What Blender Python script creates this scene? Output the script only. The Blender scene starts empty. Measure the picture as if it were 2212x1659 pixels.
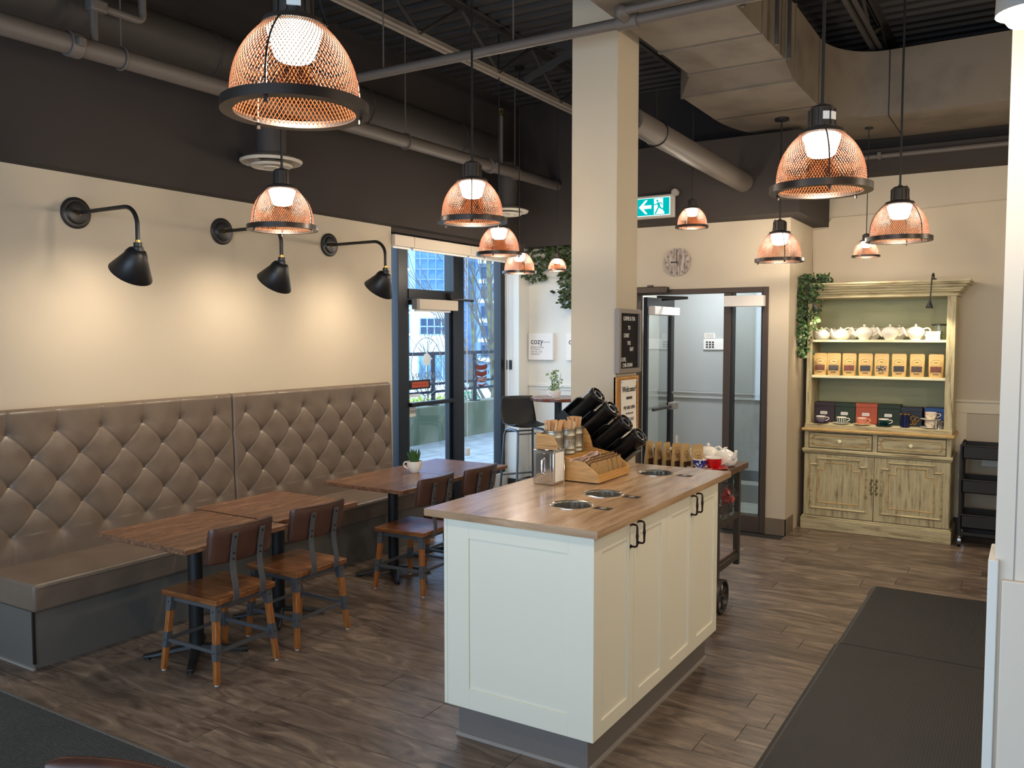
import bpy, math, random
from mathutils import Vector, Matrix, Euler
PI = math.pi
S = bpy.context.scene
COL = S.collection

# ------------------------------------------------------------------ camera, sky, light, exposure
cam_data = bpy.data.cameras.new('camera')
cam_data.sensor_width = 36.0
cam_data.lens = 36.0 * 1833.5 / 2212.0
cam_data.clip_start = 0.05
cam_data.clip_end = 600
cam = bpy.data.objects.new('camera', cam_data)
COL.objects.link(cam)
cam.location = (0, 0, 1.75)
cam.rotation_euler = (math.radians(90 - 3.364), 0, math.radians(31.62))
S.camera = cam
S.view_settings.view_transform = 'Standard'
S.view_settings.look = 'None'
S.view_settings.gamma = 1.0
S.view_settings.use_curve_mapping = False
S.view_settings.exposure = 0.95
S.cycles.use_denoising = True
S.cycles.max_bounces = 8
S.cycles.diffuse_bounces = 4
S.cycles.glossy_bounces = 4
S.cycles.transparent_max_bounces = 12
S.cycles.sample_clamp_indirect = 4.0
S.cycles.sample_clamp_direct = 40.0

SKY = (0.56, 0.76, 1.0)
SKY_STRENGTH = 3.0
WARM = (1.0, 0.85, 0.67)
PENDANT_W = 15.0
SCONCE_W = 13.5
world = bpy.data.worlds.new('sky')
S.world = world
world.use_nodes = True
_bg = world.node_tree.nodes['Background']
_bg.inputs[0].default_value = (*SKY, 1)
_bg.inputs[1].default_value = SKY_STRENGTH


def add_light(name, kind, loc, power, color=WARM, parent=None, rot=None, **kw):
    d = bpy.data.lights.new(name, kind)
    d.energy = power
    d.color = color
    for k, v in kw.items():
        setattr(d, k, v)
    o = bpy.data.objects.new(name, d)
    COL.objects.link(o)
    o.location = loc
    if rot is not None:
        o.rotation_euler = rot
    if parent is not None:
        o.parent = parent
    return o


def portal(loc, rot, sx, sy):
    o = add_light('sky_portal', 'AREA', loc, 1.0, (1, 1, 1), rot=rot, shape='RECTANGLE', size=sx, size_y=sy)
    o.data.cycles.is_portal = True
    return o


# daylight openings: the shop front behind the camera, and the glazed bay beside the banquette
portal((-1.9, -1.62, 1.55), (math.radians(90), 0, 0), 5.6, 2.3)
portal((-5.16, 7.05, 1.40), (0, math.radians(-90), 0), 2.5, 2.0)

# ------------------------------------------------------------------ helpers


def lin(r, g, b):
    def f(c):
        c = c / 255.0
        return c / 12.92 if c <= 0.04045 else ((c + 0.055) / 1.055) ** 2.4
    return (f(r), f(g), f(b), 1.0)


def set_in(b, name, v):
    if name in b.inputs:
        b.inputs[name].default_value = v


def new_mat(name):
    m = bpy.data.materials.new(name)
    m.use_nodes = True
    nt = m.node_tree
    return m, nt, nt.nodes['Principled BSDF']


def link(nt, a, b):
    nt.links.new(a, b)


def mat(name, col, rough=0.5, metal=0.0, col2=None, scale=8.0, stretch=(1, 1, 1), detail=4.0, bump=0.0,
        bscale=None, coat=0.0, lo=0.35, hi=0.65, spec=0.5, rvar=0.0, sheen=0.0, trans=0.0):
    """plain surface with an optional second tone mixed in by noise, and fine relief"""
    m, nt, b = new_mat(name)
    b.inputs['Base Color'].default_value = col
    b.inputs['Roughness'].default_value = rough
    b.inputs['Metallic'].default_value = metal
    set_in(b, 'Coat Weight', coat)
    set_in(b, 'Specular IOR Level', spec)
    set_in(b, 'Sheen Weight', sheen)
    set_in(b, 'Transmission Weight', trans)
    if col2 is not None or bump > 0:
        tc = nt.nodes.new('ShaderNodeTexCoord')
        mp = nt.nodes.new('ShaderNodeMapping')
        mp.inputs['Scale'].default_value = stretch
        link(nt, tc.outputs['Object'], mp.inputs['Vector'])
    if col2 is not None:
        n = nt.nodes.new('ShaderNodeTexNoise')
        n.inputs['Scale'].default_value = scale
        n.inputs['Detail'].default_value = detail
        link(nt, mp.outputs[0], n.inputs['Vector'])
        r = nt.nodes.new('ShaderNodeValToRGB')
        r.color_ramp.elements[0].position = lo
        r.color_ramp.elements[0].color = col
        r.color_ramp.elements[1].position = hi
        r.color_ramp.elements[1].color = col2
        link(nt, n.outputs['Fac'], r.inputs['Fac'])
        link(nt, r.outputs[0], b.inputs['Base Color'])
        if rvar:
            mr = nt.nodes.new('ShaderNodeMapRange')
            mr.inputs['To Min'].default_value = rough - rvar
            mr.inputs['To Max'].default_value = rough + rvar
            link(nt, n.outputs['Fac'], mr.inputs['Value'])
            link(nt, mr.outputs[0], b.inputs['Roughness'])
    if bump > 0:
        n2 = nt.nodes.new('ShaderNodeTexNoise')
        n2.inputs['Scale'].default_value = bscale or scale * 4
        n2.inputs['Detail'].default_value = 3.0
        link(nt, mp.outputs[0], n2.inputs['Vector'])
        bp = nt.nodes.new('ShaderNodeBump')
        bp.inputs['Strength'].default_value = bump
        bp.inputs['Distance'].default_value = 0.004
        link(nt, n2.outputs['Fac'], bp.inputs['Height'])
        link(nt, bp.outputs[0], b.inputs['Normal'])
    return m


def wood(name, stops, scale=3.0, stretch=(1, 12, 12), rough=0.4, coat=0.0, per_piece=0.0, bump=0.05, distort=0.6, spec=0.5):
    """grain stretched along the axis whose stretch is smallest; per_piece shifts tone and grain from object to object"""
    m, nt, b = new_mat(name)
    b.inputs['Roughness'].default_value = rough
    set_in(b, 'Coat Weight', coat)
    set_in(b, 'Coat Roughness', 0.15)
    set_in(b, 'Specular IOR Level', spec)
    tc = nt.nodes.new('ShaderNodeTexCoord')
    mp = nt.nodes.new('ShaderNodeMapping')
    mp.inputs['Scale'].default_value = stretch
    src = tc.outputs['Object']
    if per_piece:
        oi = nt.nodes.new('ShaderNodeObjectInfo')
        mul = nt.nodes.new('ShaderNodeVectorMath')
        mul.operation = 'MULTIPLY_ADD'
        mul.inputs[1].default_value = (37.0, 53.0, 11.0)
        cmb = nt.nodes.new('ShaderNodeCombineXYZ')
        for i in range(3):
            link(nt, oi.outputs['Random'], cmb.inputs[i])
        link(nt, cmb.outputs[0], mul.inputs[0])
        link(nt, src, mul.inputs[2])
        src = mul.outputs[0]
    link(nt, src, mp.inputs['Vector'])
    n = nt.nodes.new('ShaderNodeTexNoise')
    n.inputs['Scale'].default_value = scale
    n.inputs['Detail'].default_value = 7.0
    n.inputs['Roughness'].default_value = 0.62
    n.inputs['Distortion'].default_value = distort
    link(nt, mp.outputs[0], n.inputs['Vector'])
    r = nt.nodes.new('ShaderNodeValToRGB')
    els = r.color_ramp.elements
    els[0].position, els[0].color = stops[0][0], stops[0][1]
    els[1].position, els[1].color = stops[-1][0], stops[-1][1]
    for p, c in stops[1:-1]:
        e = els.new(p)
        e.color = c
    fac = n.outputs['Fac']
    if per_piece:
        ma = nt.nodes.new('ShaderNodeMath')
        ma.operation = 'MULTIPLY_ADD'
        ma.inputs[1].default_value = per_piece
        link(nt, oi.outputs['Random'], ma.inputs[0])
        sub = nt.nodes.new('ShaderNodeMath')
        sub.operation = 'SUBTRACT'
        sub.inputs[1].default_value = per_piece / 2
        link(nt, n.outputs['Fac'], sub.inputs[0])
        link(nt, sub.outputs[0], ma.inputs[2])
        fac = ma.outputs[0]
    link(nt, fac, r.inputs['Fac'])
    link(nt, r.outputs[0], b.inputs['Base Color'])
    if bump:
        bp = nt.nodes.new('ShaderNodeBump')
        bp.inputs['Strength'].default_value = bump
        bp.inputs['Distance'].default_value = 0.003
        link(nt, n.outputs['Fac'], bp.inputs['Height'])
        link(nt, bp.outputs[0], b.inputs['Normal'])
    return m


def emit(name, col, strength):
    m = bpy.data.materials.new(name)
    m.use_nodes = True
    nt = m.node_tree
    nt.nodes.clear()
    e = nt.nodes.new('ShaderNodeEmission')
    e.inputs[0].default_value = col
    e.inputs[1].default_value = strength
    o = nt.nodes.new('ShaderNodeOutputMaterial')
    link(nt, e.outputs[0], o.inputs[0])
    return m


def glass(name, tint=(0.95, 0.98, 1.0, 1), refl=1.0, ior=1.45):
    """thin pane: clear, with fresnel reflection"""
    m = bpy.data.materials.new(name)
    m.use_nodes = True
    nt = m.node_tree
    nt.nodes.clear()
    t = nt.nodes.new('ShaderNodeBsdfTransparent')
    t.inputs[0].default_value = tint
    g = nt.nodes.new('ShaderNodeBsdfGlossy')
    g.inputs['Roughness'].default_value = 0.02
    f = nt.nodes.new('ShaderNodeFresnel')
    # the same reflectance on both faces of the pane
    ge = nt.nodes.new('ShaderNodeNewGeometry')
    ex_ = nt.nodes.new('ShaderNodeMath')
    ex_.operation = 'MULTIPLY_ADD'
    ex_.inputs[1].default_value = -2.0
    ex_.inputs[2].default_value = 1.0
    link(nt, ge.outputs['Backfacing'], ex_.inputs[0])
    pw = nt.nodes.new('ShaderNodeMath')
    pw.operation = 'POWER'
    pw.inputs[0].default_value = ior
    link(nt, ex_.outputs[0], pw.inputs[1])
    link(nt, pw.outputs[0], f.inputs[0])
    mu = nt.nodes.new('ShaderNodeMath')
    mu.operation = 'MULTIPLY'
    mu.inputs[1].default_value = refl
    mx = nt.nodes.new('ShaderNodeMixShader')
    o = nt.nodes.new('ShaderNodeOutputMaterial')
    link(nt, f.outputs[0], mu.inputs[0])
    link(nt, mu.outputs[0], mx.inputs[0])
    link(nt, t.outputs[0], mx.inputs[1])
    link(nt, g.outputs[0], mx.inputs[2])
    link(nt, mx.outputs[0], o.inputs[0])
    return m


def smooth_path(pts, r, k):
    """Catmull-Rom through the points, k steps per span; radii follow along"""
    rs = r if isinstance(r, (list, tuple)) else [r] * len(pts)
    P_, R_ = [], []
    n = len(pts)
    for i in range(n - 1):
        p0, p1, p2, p3 = pts[max(i - 1, 0)], pts[i], pts[i + 1], pts[min(i + 2, n - 1)]
        for q in range(k):
            t = q / k
            P_.append(0.5 * ((2 * p1) + (p2 - p0) * t + (2 * p0 - 5 * p1 + 4 * p2 - p3) * t * t + (3 * p1 - p0 - 3 * p2 + p3) * t ** 3))
            R_.append(rs[i] + (rs[i + 1] - rs[i]) * t)
    P_.append(pts[-1])
    R_.append(rs[-1])
    return P_, R_


class G:
    """collects shapes; out() links them as ONE mesh object"""

    def __init__(self):
        self.v = []
        self.f = []

    def add(self, vs, fs):
        n = len(self.v)
        self.v += [Vector(p) for p in vs]
        self.f += [tuple(i + n for i in f) for f in fs]
        return self

    def box(self, x0, x1, y0, y1, z0, z1, M=None):
        vs = [(x, y, z) for x in (x0, x1) for y in (y0, y1) for z in (z0, z1)]
        if M is not None:
            vs = [M @ Vector(p) for p in vs]
        return self.add(vs, [(0, 1, 3, 2), (4, 6, 7, 5), (0, 4, 5, 1), (2, 3, 7, 6), (0, 2, 6, 4), (1, 5, 7, 3)])

    def hexa(self, lo, hi):
        """lo, hi: four corners each, same winding (counter-clockwise from above)"""
        return self.add(list(lo) + list(hi), [(3, 2, 1, 0), (4, 5, 6, 7), (0, 1, 5, 4), (1, 2, 6, 5), (2, 3, 7, 6), (3, 0, 4, 7)])

    def cyl(self, p0, p1, r0, r1=None, n=12, caps=True):
        r1 = r0 if r1 is None else r1
        p0, p1 = Vector(p0), Vector(p1)
        q = (p1 - p0).to_track_quat('Z', 'Y')
        vs = []
        for p, r in ((p0, r0), (p1, r1)):
            for i in range(n):
                a = 2 * PI * i / n
                vs.append(p + q @ Vector((r * math.cos(a), r * math.sin(a), 0)))
        fs = [(i, (i + 1) % n, n + (i + 1) % n, n + i) for i in range(n)]
        if caps:
            fs += [tuple(range(n - 1, -1, -1)), tuple(range(n, 2 * n))]
        return self.add(vs, fs)

    def lathe(self, prof, n=24, M=None, closed=False):
        """prof: (radius, z) pairs; radius 0 closes to a point"""
        vs, rows = [], []
        for r, z in prof:
            if r < 1e-6:
                rows.append([len(vs)])
                vs.append(Vector((0, 0, z)))
            else:
                rows.append(list(range(len(vs), len(vs) + n)))
                for i in range(n):
                    a = 2 * PI * i / n
                    vs.append(Vector((r * math.cos(a), r * math.sin(a), z)))
        fs = []
        pairs = list(zip(rows[:-1], rows[1:]))
        if closed:
            pairs.append((rows[-1], rows[0]))
        for a, b in pairs:
            if len(a) == 1 and len(b) == 1:
                continue
            for i in range(n):
                j = (i + 1) % n
                if len(a) == 1:
                    fs.append((a[0], b[j], b[i]))
                elif len(b) == 1:
                    fs.append((a[i], a[j], b[0]))
                else:
                    fs.append((a[i], a[j], b[j], b[i]))
        if M is not None:
            vs = [M @ p for p in vs]
        return self.add(vs, fs)

    def tube(self, pts, r, n=8, closed=False, caps=True, flat=None, sm=0):
        """sweep a circle (or a flat strip: flat=(w,h,up)) along pts; r may be a list"""
        pts = [Vector(p) for p in pts]
        if sm:
            pts, r = smooth_path(pts, r, sm)
        m = len(pts)
        rs = r if isinstance(r, (list, tuple)) else [r] * m
        vs = []
        up = None
        for k in range(m):
            if closed:
                t = pts[(k + 1) % m] - pts[k - 1]
            else:
                t = pts[min(k + 1, m - 1)] - pts[max(k - 1, 0)]
            t.normalize()
            if flat is not None:
                u = Vector(flat[2])
                u = (u - t * u.dot(t)).normalized()
                s = t.cross(u)
                w, h = flat[0] / 2, flat[1] / 2
                for a, b in ((-w, -h), (w, -h), (w, h), (-w, h)):
                    vs.append(pts[k] + u * a + s * b)
                continue
            if up is None:
                up = t.orthogonal().normalized()
            else:
                up = (up - t * up.dot(t))
                up = up.normalized() if up.length > 1e-6 else t.orthogonal().normalized()
            s = t.cross(up)
            for i in range(n):
                a = 2 * PI * i / n
                vs.append(pts[k] + (up * math.cos(a) + s * math.sin(a)) * rs[k])
        n = 4 if flat is not None else n
        fs = []
        for k in range(m if closed else m - 1):
            a, b = k * n, ((k + 1) % m) * n
            for i in range(n):
                j = (i + 1) % n
                fs.append((a + i, a + j, b + j, b + i))
        if caps and not closed:
            fs += [tuple(range(n - 1, -1, -1)), tuple(range((m - 1) * n, m * n))]
        return self.add(vs, fs)

    def prism(self, poly, a, b, axis='y', M=None):
        """extrude a 2D polygon; axis 'y': poly is (x,z); 'x': (y,z); 'z': (x,y)"""
        def P(p, d):
            return {'y': (p[0], d, p[1]), 'x': (d, p[0], p[1]), 'z': (p[0], p[1], d)}[axis]
        n = len(poly)
        vs = [P(p, a) for p in poly] + [P(p, b) for p in poly]
        if M is not None:
            vs = [M @ Vector(p) for p in vs]
        fs = [(i, (i + 1) % n, n + (i + 1) % n, n + i) for i in range(n)]
        fs += [tuple(range(n - 1, -1, -1)), tuple(range(n, 2 * n))]
        return self.add(vs, fs)

    def grid(self, fn, nu, nv):
        vs = [fn(i / nu, j / nv) for i in range(nu + 1) for j in range(nv + 1)]
        w = nv + 1
        fs = [(i * w + j, (i + 1) * w + j, (i + 1) * w + j + 1, i * w + j + 1) for i in range(nu) for j in range(nv)]
        return self.add(vs, fs)

    def ball(self, c, r, n=12, m=8, sc=(1, 1, 1)):
        prof = [(r * math.sin(PI * k / m), -r * math.cos(PI * k / m)) for k in range(m + 1)]
        prof[0] = (0, -r)
        prof[-1] = (0, r)
        return self.lathe(prof, n, Matrix.Translation(c) @ Matrix.Diagonal((*sc, 1)))

    def xf(self, M):
        self.v = [M @ p for p in self.v]
        return self

    def mesh(self, name, material, smooth=35, fix=True):
        me = bpy.data.meshes.new(name)
        me.from_pydata([tuple(p) for p in self.v], [], self.f)
        me.materials.append(material)
        if fix:
            import bmesh
            bm = bmesh.new()
            bm.from_mesh(me)
            bmesh.ops.recalc_face_normals(bm, faces=bm.faces)
            bm.to_mesh(me)
            bm.free()
        if smooth:
            me.shade_smooth()
            me.set_sharp_from_angle(angle=math.radians(smooth))
        me.update()
        return me

    def out(self, name, material, parent=None, loc=None, bevel=0.0, smooth=35, world=True, fix=True, seg=2):
        """parent given: vertices are world coordinates (world=True) or already local to the parent"""
        if parent is not None:
            if world:
                inv = parent.matrix_basis.inverted() if parent.parent is None else (parent.parent.matrix_basis @ parent.matrix_basis).inverted()
                self.xf(inv)
        elif loc is None:
            lo = Vector((min(p.x for p in self.v), min(p.y for p in self.v), min(p.z for p in self.v)))
            hi = Vector((max(p.x for p in self.v), max(p.y for p in self.v), max(p.z for p in self.v)))
            loc = Vector(((lo.x + hi.x) / 2, (lo.y + hi.y) / 2, lo.z))
            self.xf(Matrix.Translation(-loc))
        me = self.mesh(name, material, smooth, fix)
        o = bpy.data.objects.new(name, me)
        COL.objects.link(o)
        if parent is not None:
            o.parent = parent
        else:
            o.location = loc
        if bevel:
            md = o.modifiers.new('bevel', 'BEVEL')
            md.width = bevel
            md.segments = seg
            md.limit_method = 'ANGLE'
            md.angle_limit = math.radians(40)
        return o


def thing(name, label, cat, loc=(0, 0, 0), rotz=0.0, group=None):
    o = bpy.data.objects.new(name, None)
    o.empty_display_size = 0.05
    COL.objects.link(o)
    o.location = loc
    o.rotation_euler = (0, 0, rotz)
    return tag(o, label, cat, group)


def tag(o, label, cat, group=None):
    o['label'] = label
    o['category'] = cat
    if group:
        o['group'] = group
    return o


def struct(o):
    o['kind'] = 'structure'
    return o


def stuff(o):
    o['kind'] = 'stuff'
    return o


def copy_tree(o, parent=None):
    c = o.copy()
    COL.objects.link(c)
    if parent is not None:
        c.parent = parent
    for ch in list(o.children):
        copy_tree(ch, c)
    return c


def place(proto, loc, rotz=0.0, label=None, group=None, first=False, scale=None):
    o = proto if first else copy_tree(proto)
    o.location = loc
    o.rotation_euler = (0, 0, rotz)
    if scale is not None:
        o.scale = (scale,) * 3
    if label:
        o['label'] = label
    if group:
        o['group'] = group
    return o


def words(name, body, size, material, parent, M, sx=1.0, align='CENTER', extrude=0.0006, spacing=1.0, line=1.0):
    """raised lettering as a mesh; M places text space (x right, y up, z towards the reader) in the world"""
    cu = bpy.data.curves.new(name, 'FONT')
    cu.body = body
    cu.size = size
    cu.align_x = align
    cu.align_y = 'CENTER'
    cu.extrude = extrude
    cu.resolution_u = 3
    cu.space_character = spacing
    cu.space_line = line
    tmp = bpy.data.objects.new(name, cu)
    COL.objects.link(tmp)
    dg = bpy.context.evaluated_depsgraph_get()
    me = bpy.data.meshes.new_from_object(tmp.evaluated_get(dg))
    bpy.data.objects.remove(tmp)
    bpy.data.curves.remove(cu)
    MM = M @ Matrix.Diagonal((sx, 1, 1, 1))
    if parent is not None:
        pm = parent.matrix_basis if parent.parent is None else parent.parent.matrix_basis @ parent.matrix_basis
        MM = pm.inverted() @ MM
    me.transform(MM)
    me.materials.clear()
    me.materials.append(material)
    o = bpy.data.objects.new(name, me)
    COL.objects.link(o)
    o.parent = parent
    return o


def facing(origin, normal, flip=False):
    """matrix: text lying on a vertical plane whose outward normal is (nx, ny)"""
    nx, ny = normal
    z = Vector((nx, ny, 0)).normalized()
    y = Vector((0, 0, 1))
    x = y.cross(z)
    if flip:
        x = -x
    return Matrix(((x.x, y.x, z.x, origin[0]), (x.y, y.y, z.y, origin[1]), (x.z, y.z, z.z, origin[2]), (0, 0, 0, 1)))


def arc(c, r, a0, a1, n, plane='xz'):
    out = []
    for i in range(n + 1):
        a = a0 + (a1 - a0) * i / n
        u, w = r * math.cos(a), r * math.sin(a)
        out.append({'xz': (c[0] + u, c[1], c[2] + w), 'yz': (c[0], c[1] + u, c[2] + w), 'xy': (c[0] + u, c[1] + w, c[2])}[plane])
    return out
# ------------------------------------------------------------------ materials
M_wall = mat('cream_paint', lin(192, 179, 158), 0.75, bump=0.12, bscale=160, spec=0.3)
M_white = mat('white_paint', lin(226, 222, 212), 0.6, bump=0.05, bscale=120)
M_dark = mat('charcoal_paint', lin(58, 52, 49), 0.85, bump=0.15, bscale=140, spec=0.3)
M_deck = mat('charcoal_deck_paint', lin(50, 46, 44), 0.7)
M_steel_dark = mat('dark_painted_steel', lin(58, 54, 52), 0.6)
M_pipe = mat('grey_painted_pipe', lin(94, 86, 80), 0.55)
M_joistlight = mat('pale_painted_steel', lin(150, 138, 126), 0.6)
M_duct = mat('painted_duct_metal', lin(114, 103, 90), 0.65, col2=lin(86, 77, 67), scale=3.0, stretch=(1, 1, 1), lo=0.45, hi=0.75, bump=0.1, bscale=20)
M_duct_side = mat('dark_duct_metal', lin(62, 56, 52), 0.65)
M_seam = mat('black_seam', lin(24, 21, 20), 0.7)
M_black = mat('black_metal', lin(22, 21, 21), 0.45)
M_blackm = mat('matte_black_metal', lin(26, 25, 25), 0.6)
M_alu = mat('black_anodised_frame', lin(15, 19, 28), 0.4, 0.1)
M_bronze = mat('bronze_door_frame', lin(74, 60, 50), 0.45, 0.3)
M_base = mat('taupe_vinyl_base', lin(112, 98, 82), 0.45)
M_basedark = mat('dark_vinyl_base', lin(48, 43, 40), 0.5)
M_chrome = mat('chrome', lin(225, 225, 228), 0.08, 1.0)
M_steel = mat('brushed_steel', lin(190, 188, 182), 0.25, 1.0)
M_glass = glass('window_glass', (0.93, 0.97, 1.0, 1), 0.9)
M_wire = glass('wired_glass', (0.90, 0.93, 0.92, 1), 1.6)
M_greyplastic = mat('grey_plastic', lin(150, 143, 134), 0.5)
M_whiteplastic = mat('white_plastic', lin(232, 230, 226), 0.4)
M_blind = mat('ivory_blind_case', lin(214, 200, 182), 0.5)
M_ink = mat('dark_ink', lin(40, 38, 40), 0.7)
M_paper = mat('white_paper', lin(236, 232, 226), 0.8)
M_brass = mat('brass', lin(200, 160, 80), 0.3, 1.0)

_f = [(0.28, lin(58, 48, 42)), (0.41, lin(88, 74, 64)), (0.55, lin(112, 96, 83)), (0.72, lin(144, 126, 109))]
M_floor = wood('vinyl_plank', _f, scale=2.6, stretch=(1.0, 4.2, 4.2), rough=0.34, per_piece=0.11, bump=0.04, distort=1.8)

# ------------------------------------------------------------------ floor
fl = struct(G().box(-5.15, 2.6, -1.7, 8.45, -0.08, -0.003).out('floor', M_seam, smooth=0))
random.seed(4)
PL, PW = 1.22, 0.178
plank_cache = {}


def plank(x0, x1, y0, y1):
    L, W = round(x1 - x0, 3), round(y1 - y0, 3)
    if (L, W) not in plank_cache:
        g = G()
        a, b = L / 2 - 0.0008, W / 2 - 0.0008
        g.hexa([(-a, -b, -0.004), (a, -b, -0.004), (a, b, -0.004), (-a, b, -0.004)],
               [(-a + .001, -b + .001, 0), (a - .001, -b + .001, 0), (a - .001, b - .001, 0), (-a + .001, b - .001, 0)])
        plank_cache[(L, W)] = g.mesh('plank', M_floor, smooth=0)
    o = bpy.data.objects.new('plank', plank_cache[(L, W)])
    COL.objects.link(o)
    o.parent = fl
    o.location = Vector(((x0 + x1) / 2, (y0 + y1) / 2, 0)) - fl.location
    return o


def floor_x0(y):
    return -4.45 if y < 5.9 else -5.1


rows = []
y = 1.40
k = 0
while y < 8.29:
    y1 = min(y + PW, 8.295)
    xl = -5.0 if y1 < 2.56 else (-4.5 if y1 < 5.9 else -5.05)
    if y1 > 7.44:
        segs = [(-4.87, -3.6), (-1.8, 0.9)]
    else:
        segs = [(xl, 0.9)]
    for s0, s1 in segs:
        x = s0 - random.random() * PL
        while x < s1 - 1e-3:
            xa, xb = max(x, s0), min(x + PL, s1)
            if xb - xa > 0.02:
                plank(xa, xb, y, y1)
            x += PL
    y = y1
    k += 1
# the part of the floor the photograph hardly shows is laid in one sheet
rest = G()
rest.box(-5.0, 2.6, -1.6, 1.40, -0.004, 0).box(0.9, 2.6, 1.40, 8.29, -0.004, 0)
stuff(rest.out('plank_field', M_floor, fl, smooth=0))

# ------------------------------------------------------------------ walls
wl = G().box(-5.15, -5.0, -1.7, 6.03, 0, 4.4)
struct(wl.out('wall_left', M_wall, smooth=0))
struct(G().box(-5.2, -5.0, 6.03, 8.07, 2.68, 4.4).out('wall_left_header', M_dark, smooth=0))
struct(G().box(-5.2, -4.88, 8.07, 8.3, 0, 2.72).out('wall_pier', M_white, smooth=0))
struct(G().box(-5.2, -3.6, 8.3, 8.45, 0, 2.72).out('wall_back_nook', M_white, smooth=0))
struct(G().box(-1.8, 2.75, 8.3, 8.45, 0, 3.16).out('wall_back', M_wall, smooth=0))
struct(G().box(-5.2, 2.75, 8.3, 8.45, 3.16, 4.4).box(-5.2, -1.8, 8.3, 8.45, 2.72, 3.16).out('wall_back_upper', M_dark, smooth=0))
struct(G().box(2.6, 2.75, -1.7, 8.3, 0, 4.4).out('wall_right', M_wall, smooth=0))
wf = G()
wf.box(-5.15, 2.75, -1.75, -1.6, 0, 0.4).box(-5.15, 2.75, -1.75, -1.6, 2.7, 4.4)
wf.box(-5.15, -4.7, -1.75, -1.6, 0.4, 2.7).box(0.9, 2.75, -1.75, -1.6, 0.4, 2.7)
struct(wf.out('wall_front', M_wall, smooth=0))
fw = G()
for x in (-4.7, -3.3, -1.9, -0.5, 0.86):
    fw.box(x - 0.02, x + 0.04, -1.72, -1.64, 0.4, 2.7)
fw.box(-4.7, 0.9, -1.72, -1.64, 0.4, 0.46).box(-4.7, 0.9, -1.72, -1.64, 2.64, 2.7)
struct(fw.out('window_2', M_alu, smooth=0))

# wall around the vestibule door, return wall and vestibule
wd = G().box(-3.6, -3.25, 7.44, 7.54, 0, 2.74).box(-3.25, -1.972, 7.44, 7.54, 2.16, 2.74).box(-1.972, -1.80, 7.44, 7.54, 0, 2.74)
struct(wd.out('wall_door', M_wall, smooth=0))
struct(G().box(-1.92, -1.80, 7.54, 8.45, 0, 2.74).out('wall_return', M_wall, smooth=0))
struct(G().box(-3.62, -3.5, 7.54, 8.9, 0, 2.74).out('wall_vestibule_left', M_white, smooth=0))
struct(G().box(-3.5, -1.8, 8.75, 8.9, 0, 2.74).out('wall_vestibule_back', mat('cool_grey_paint', lin(176, 180, 180), 0.7), smooth=0))
struct(G().box(-1.92, -1.80, 8.45, 8.75, 0, 2.74).out('wall_vestibule_right', bpy.data.materials['cool_grey_paint'], smooth=0))
struct(G().box(-3.5, -1.92, 7.54, 8.75, 2.6, 2.70).out('ceiling_vestibule', M_white, smooth=0))
vf = struct(G().box(-3.5, -1.92, 7.54, 8.75, -0.05, -0.004).out('floor_vestibule', mat('grey_grout', lin(120, 120, 116), 0.8), smooth=0))
M_tile = mat('pale_floor_tile', lin(190, 194, 188), 0.35, col2=lin(176, 180, 175), scale=6)
tile_mesh = None
for i in range(5):
    for j in range(4):
        x0, y0 = -3.49 + i * 0.31, 7.55 + j * 0.30
        g = G().box(x0, x0 + 0.302, y0, y0 + 0.292, -0.004, 0.0)
        if tile_mesh is None:
            o = g.out('tile', M_tile, vf, smooth=0)
            tile_mesh = o
        else:
            o = tile_mesh.copy()
            COL.objects.link(o)
            o.location = Vector((i * 0.31, j * 0.30, 0))
M_vest_trim = mat('vestibule_trim', lin(196, 198, 196), 0.5)
struct(G().box(-3.5, -1.92, 8.728, 8.75, 0.0, 0.185).out('baseboard_vestibule', mat('grey_vinyl_base', lin(120, 120, 112), 0.5), smooth=0))
struct(G().box(-3.5, -1.92, 8.73, 8.75, 1.07, 1.14).box(-3.5, -1.92, 8.715, 8.75, 1.125, 1.14).out('trim_1', M_vest_trim, smooth=0))
struct(G().box(-3.5, -1.92, 8.735, 8.75, 0.185, 0.226).out('trim_2', M_vest_trim, smooth=0))
struct(G().box(-3.5, -1.92, 8.738, 8.75, 0.226, 0.335).out('trim_3', mat('dark_wall_strip', lin(70, 74, 74), 0.6), smooth=0))  # dark band above the pale strip

# soffits in charcoal paint
struct(G().box(-5.0, -4.87, -1.6, 8.3, 2.72, 4.4).out('trim_4', M_dark, smooth=0))
struct(G().box(-4.87, -3.6, 8.08, 8.3, 2.70, 4.4).out('trim_5', M_dark, smooth=0))
struct(G().box(-3.6, -1.66, 7.14, 8.3, 2.74, 3.40).out('trim_6', M_dark, smooth=0))
struct(G().box(-1.66, 2.6, 8.06, 8.3, 3.16, 3.36).out('trim_7', M_dark, smooth=0))

# column
colm = struct(G().box(-2.49, -2.18, 4.75, 5.07, 0, 4.4).out('column', M_wall, bevel=0.006))
struct(G().box(-2.498, -2.172, 4.742, 5.078, 0, 0.11).out('baseboard_column', M_base, smooth=0))

# partition at the right edge
struct(G().box(-0.072, 0.75, 2.5, 2.66, 0, 4.4).out('wall_partition', mat('grey_white_paint', lin(222, 208, 190), 0.6), smooth=0))
struct(G().box(-0.054, 0.75, 2.482, 2.5, 0, 1.12).out('trim_8', bpy.data.materials['grey_white_paint'], bevel=0.003))
struct(G().box(-0.086, -0.062, 2.478, 2.68, 0, 1.17).out('trim_9', M_white, bevel=0.003))
struct(G().box(-0.03, -0.027, 2.4985, 2.502, 1.12, 4.4).out('trim_10', M_greyplastic, smooth=0))

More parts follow.
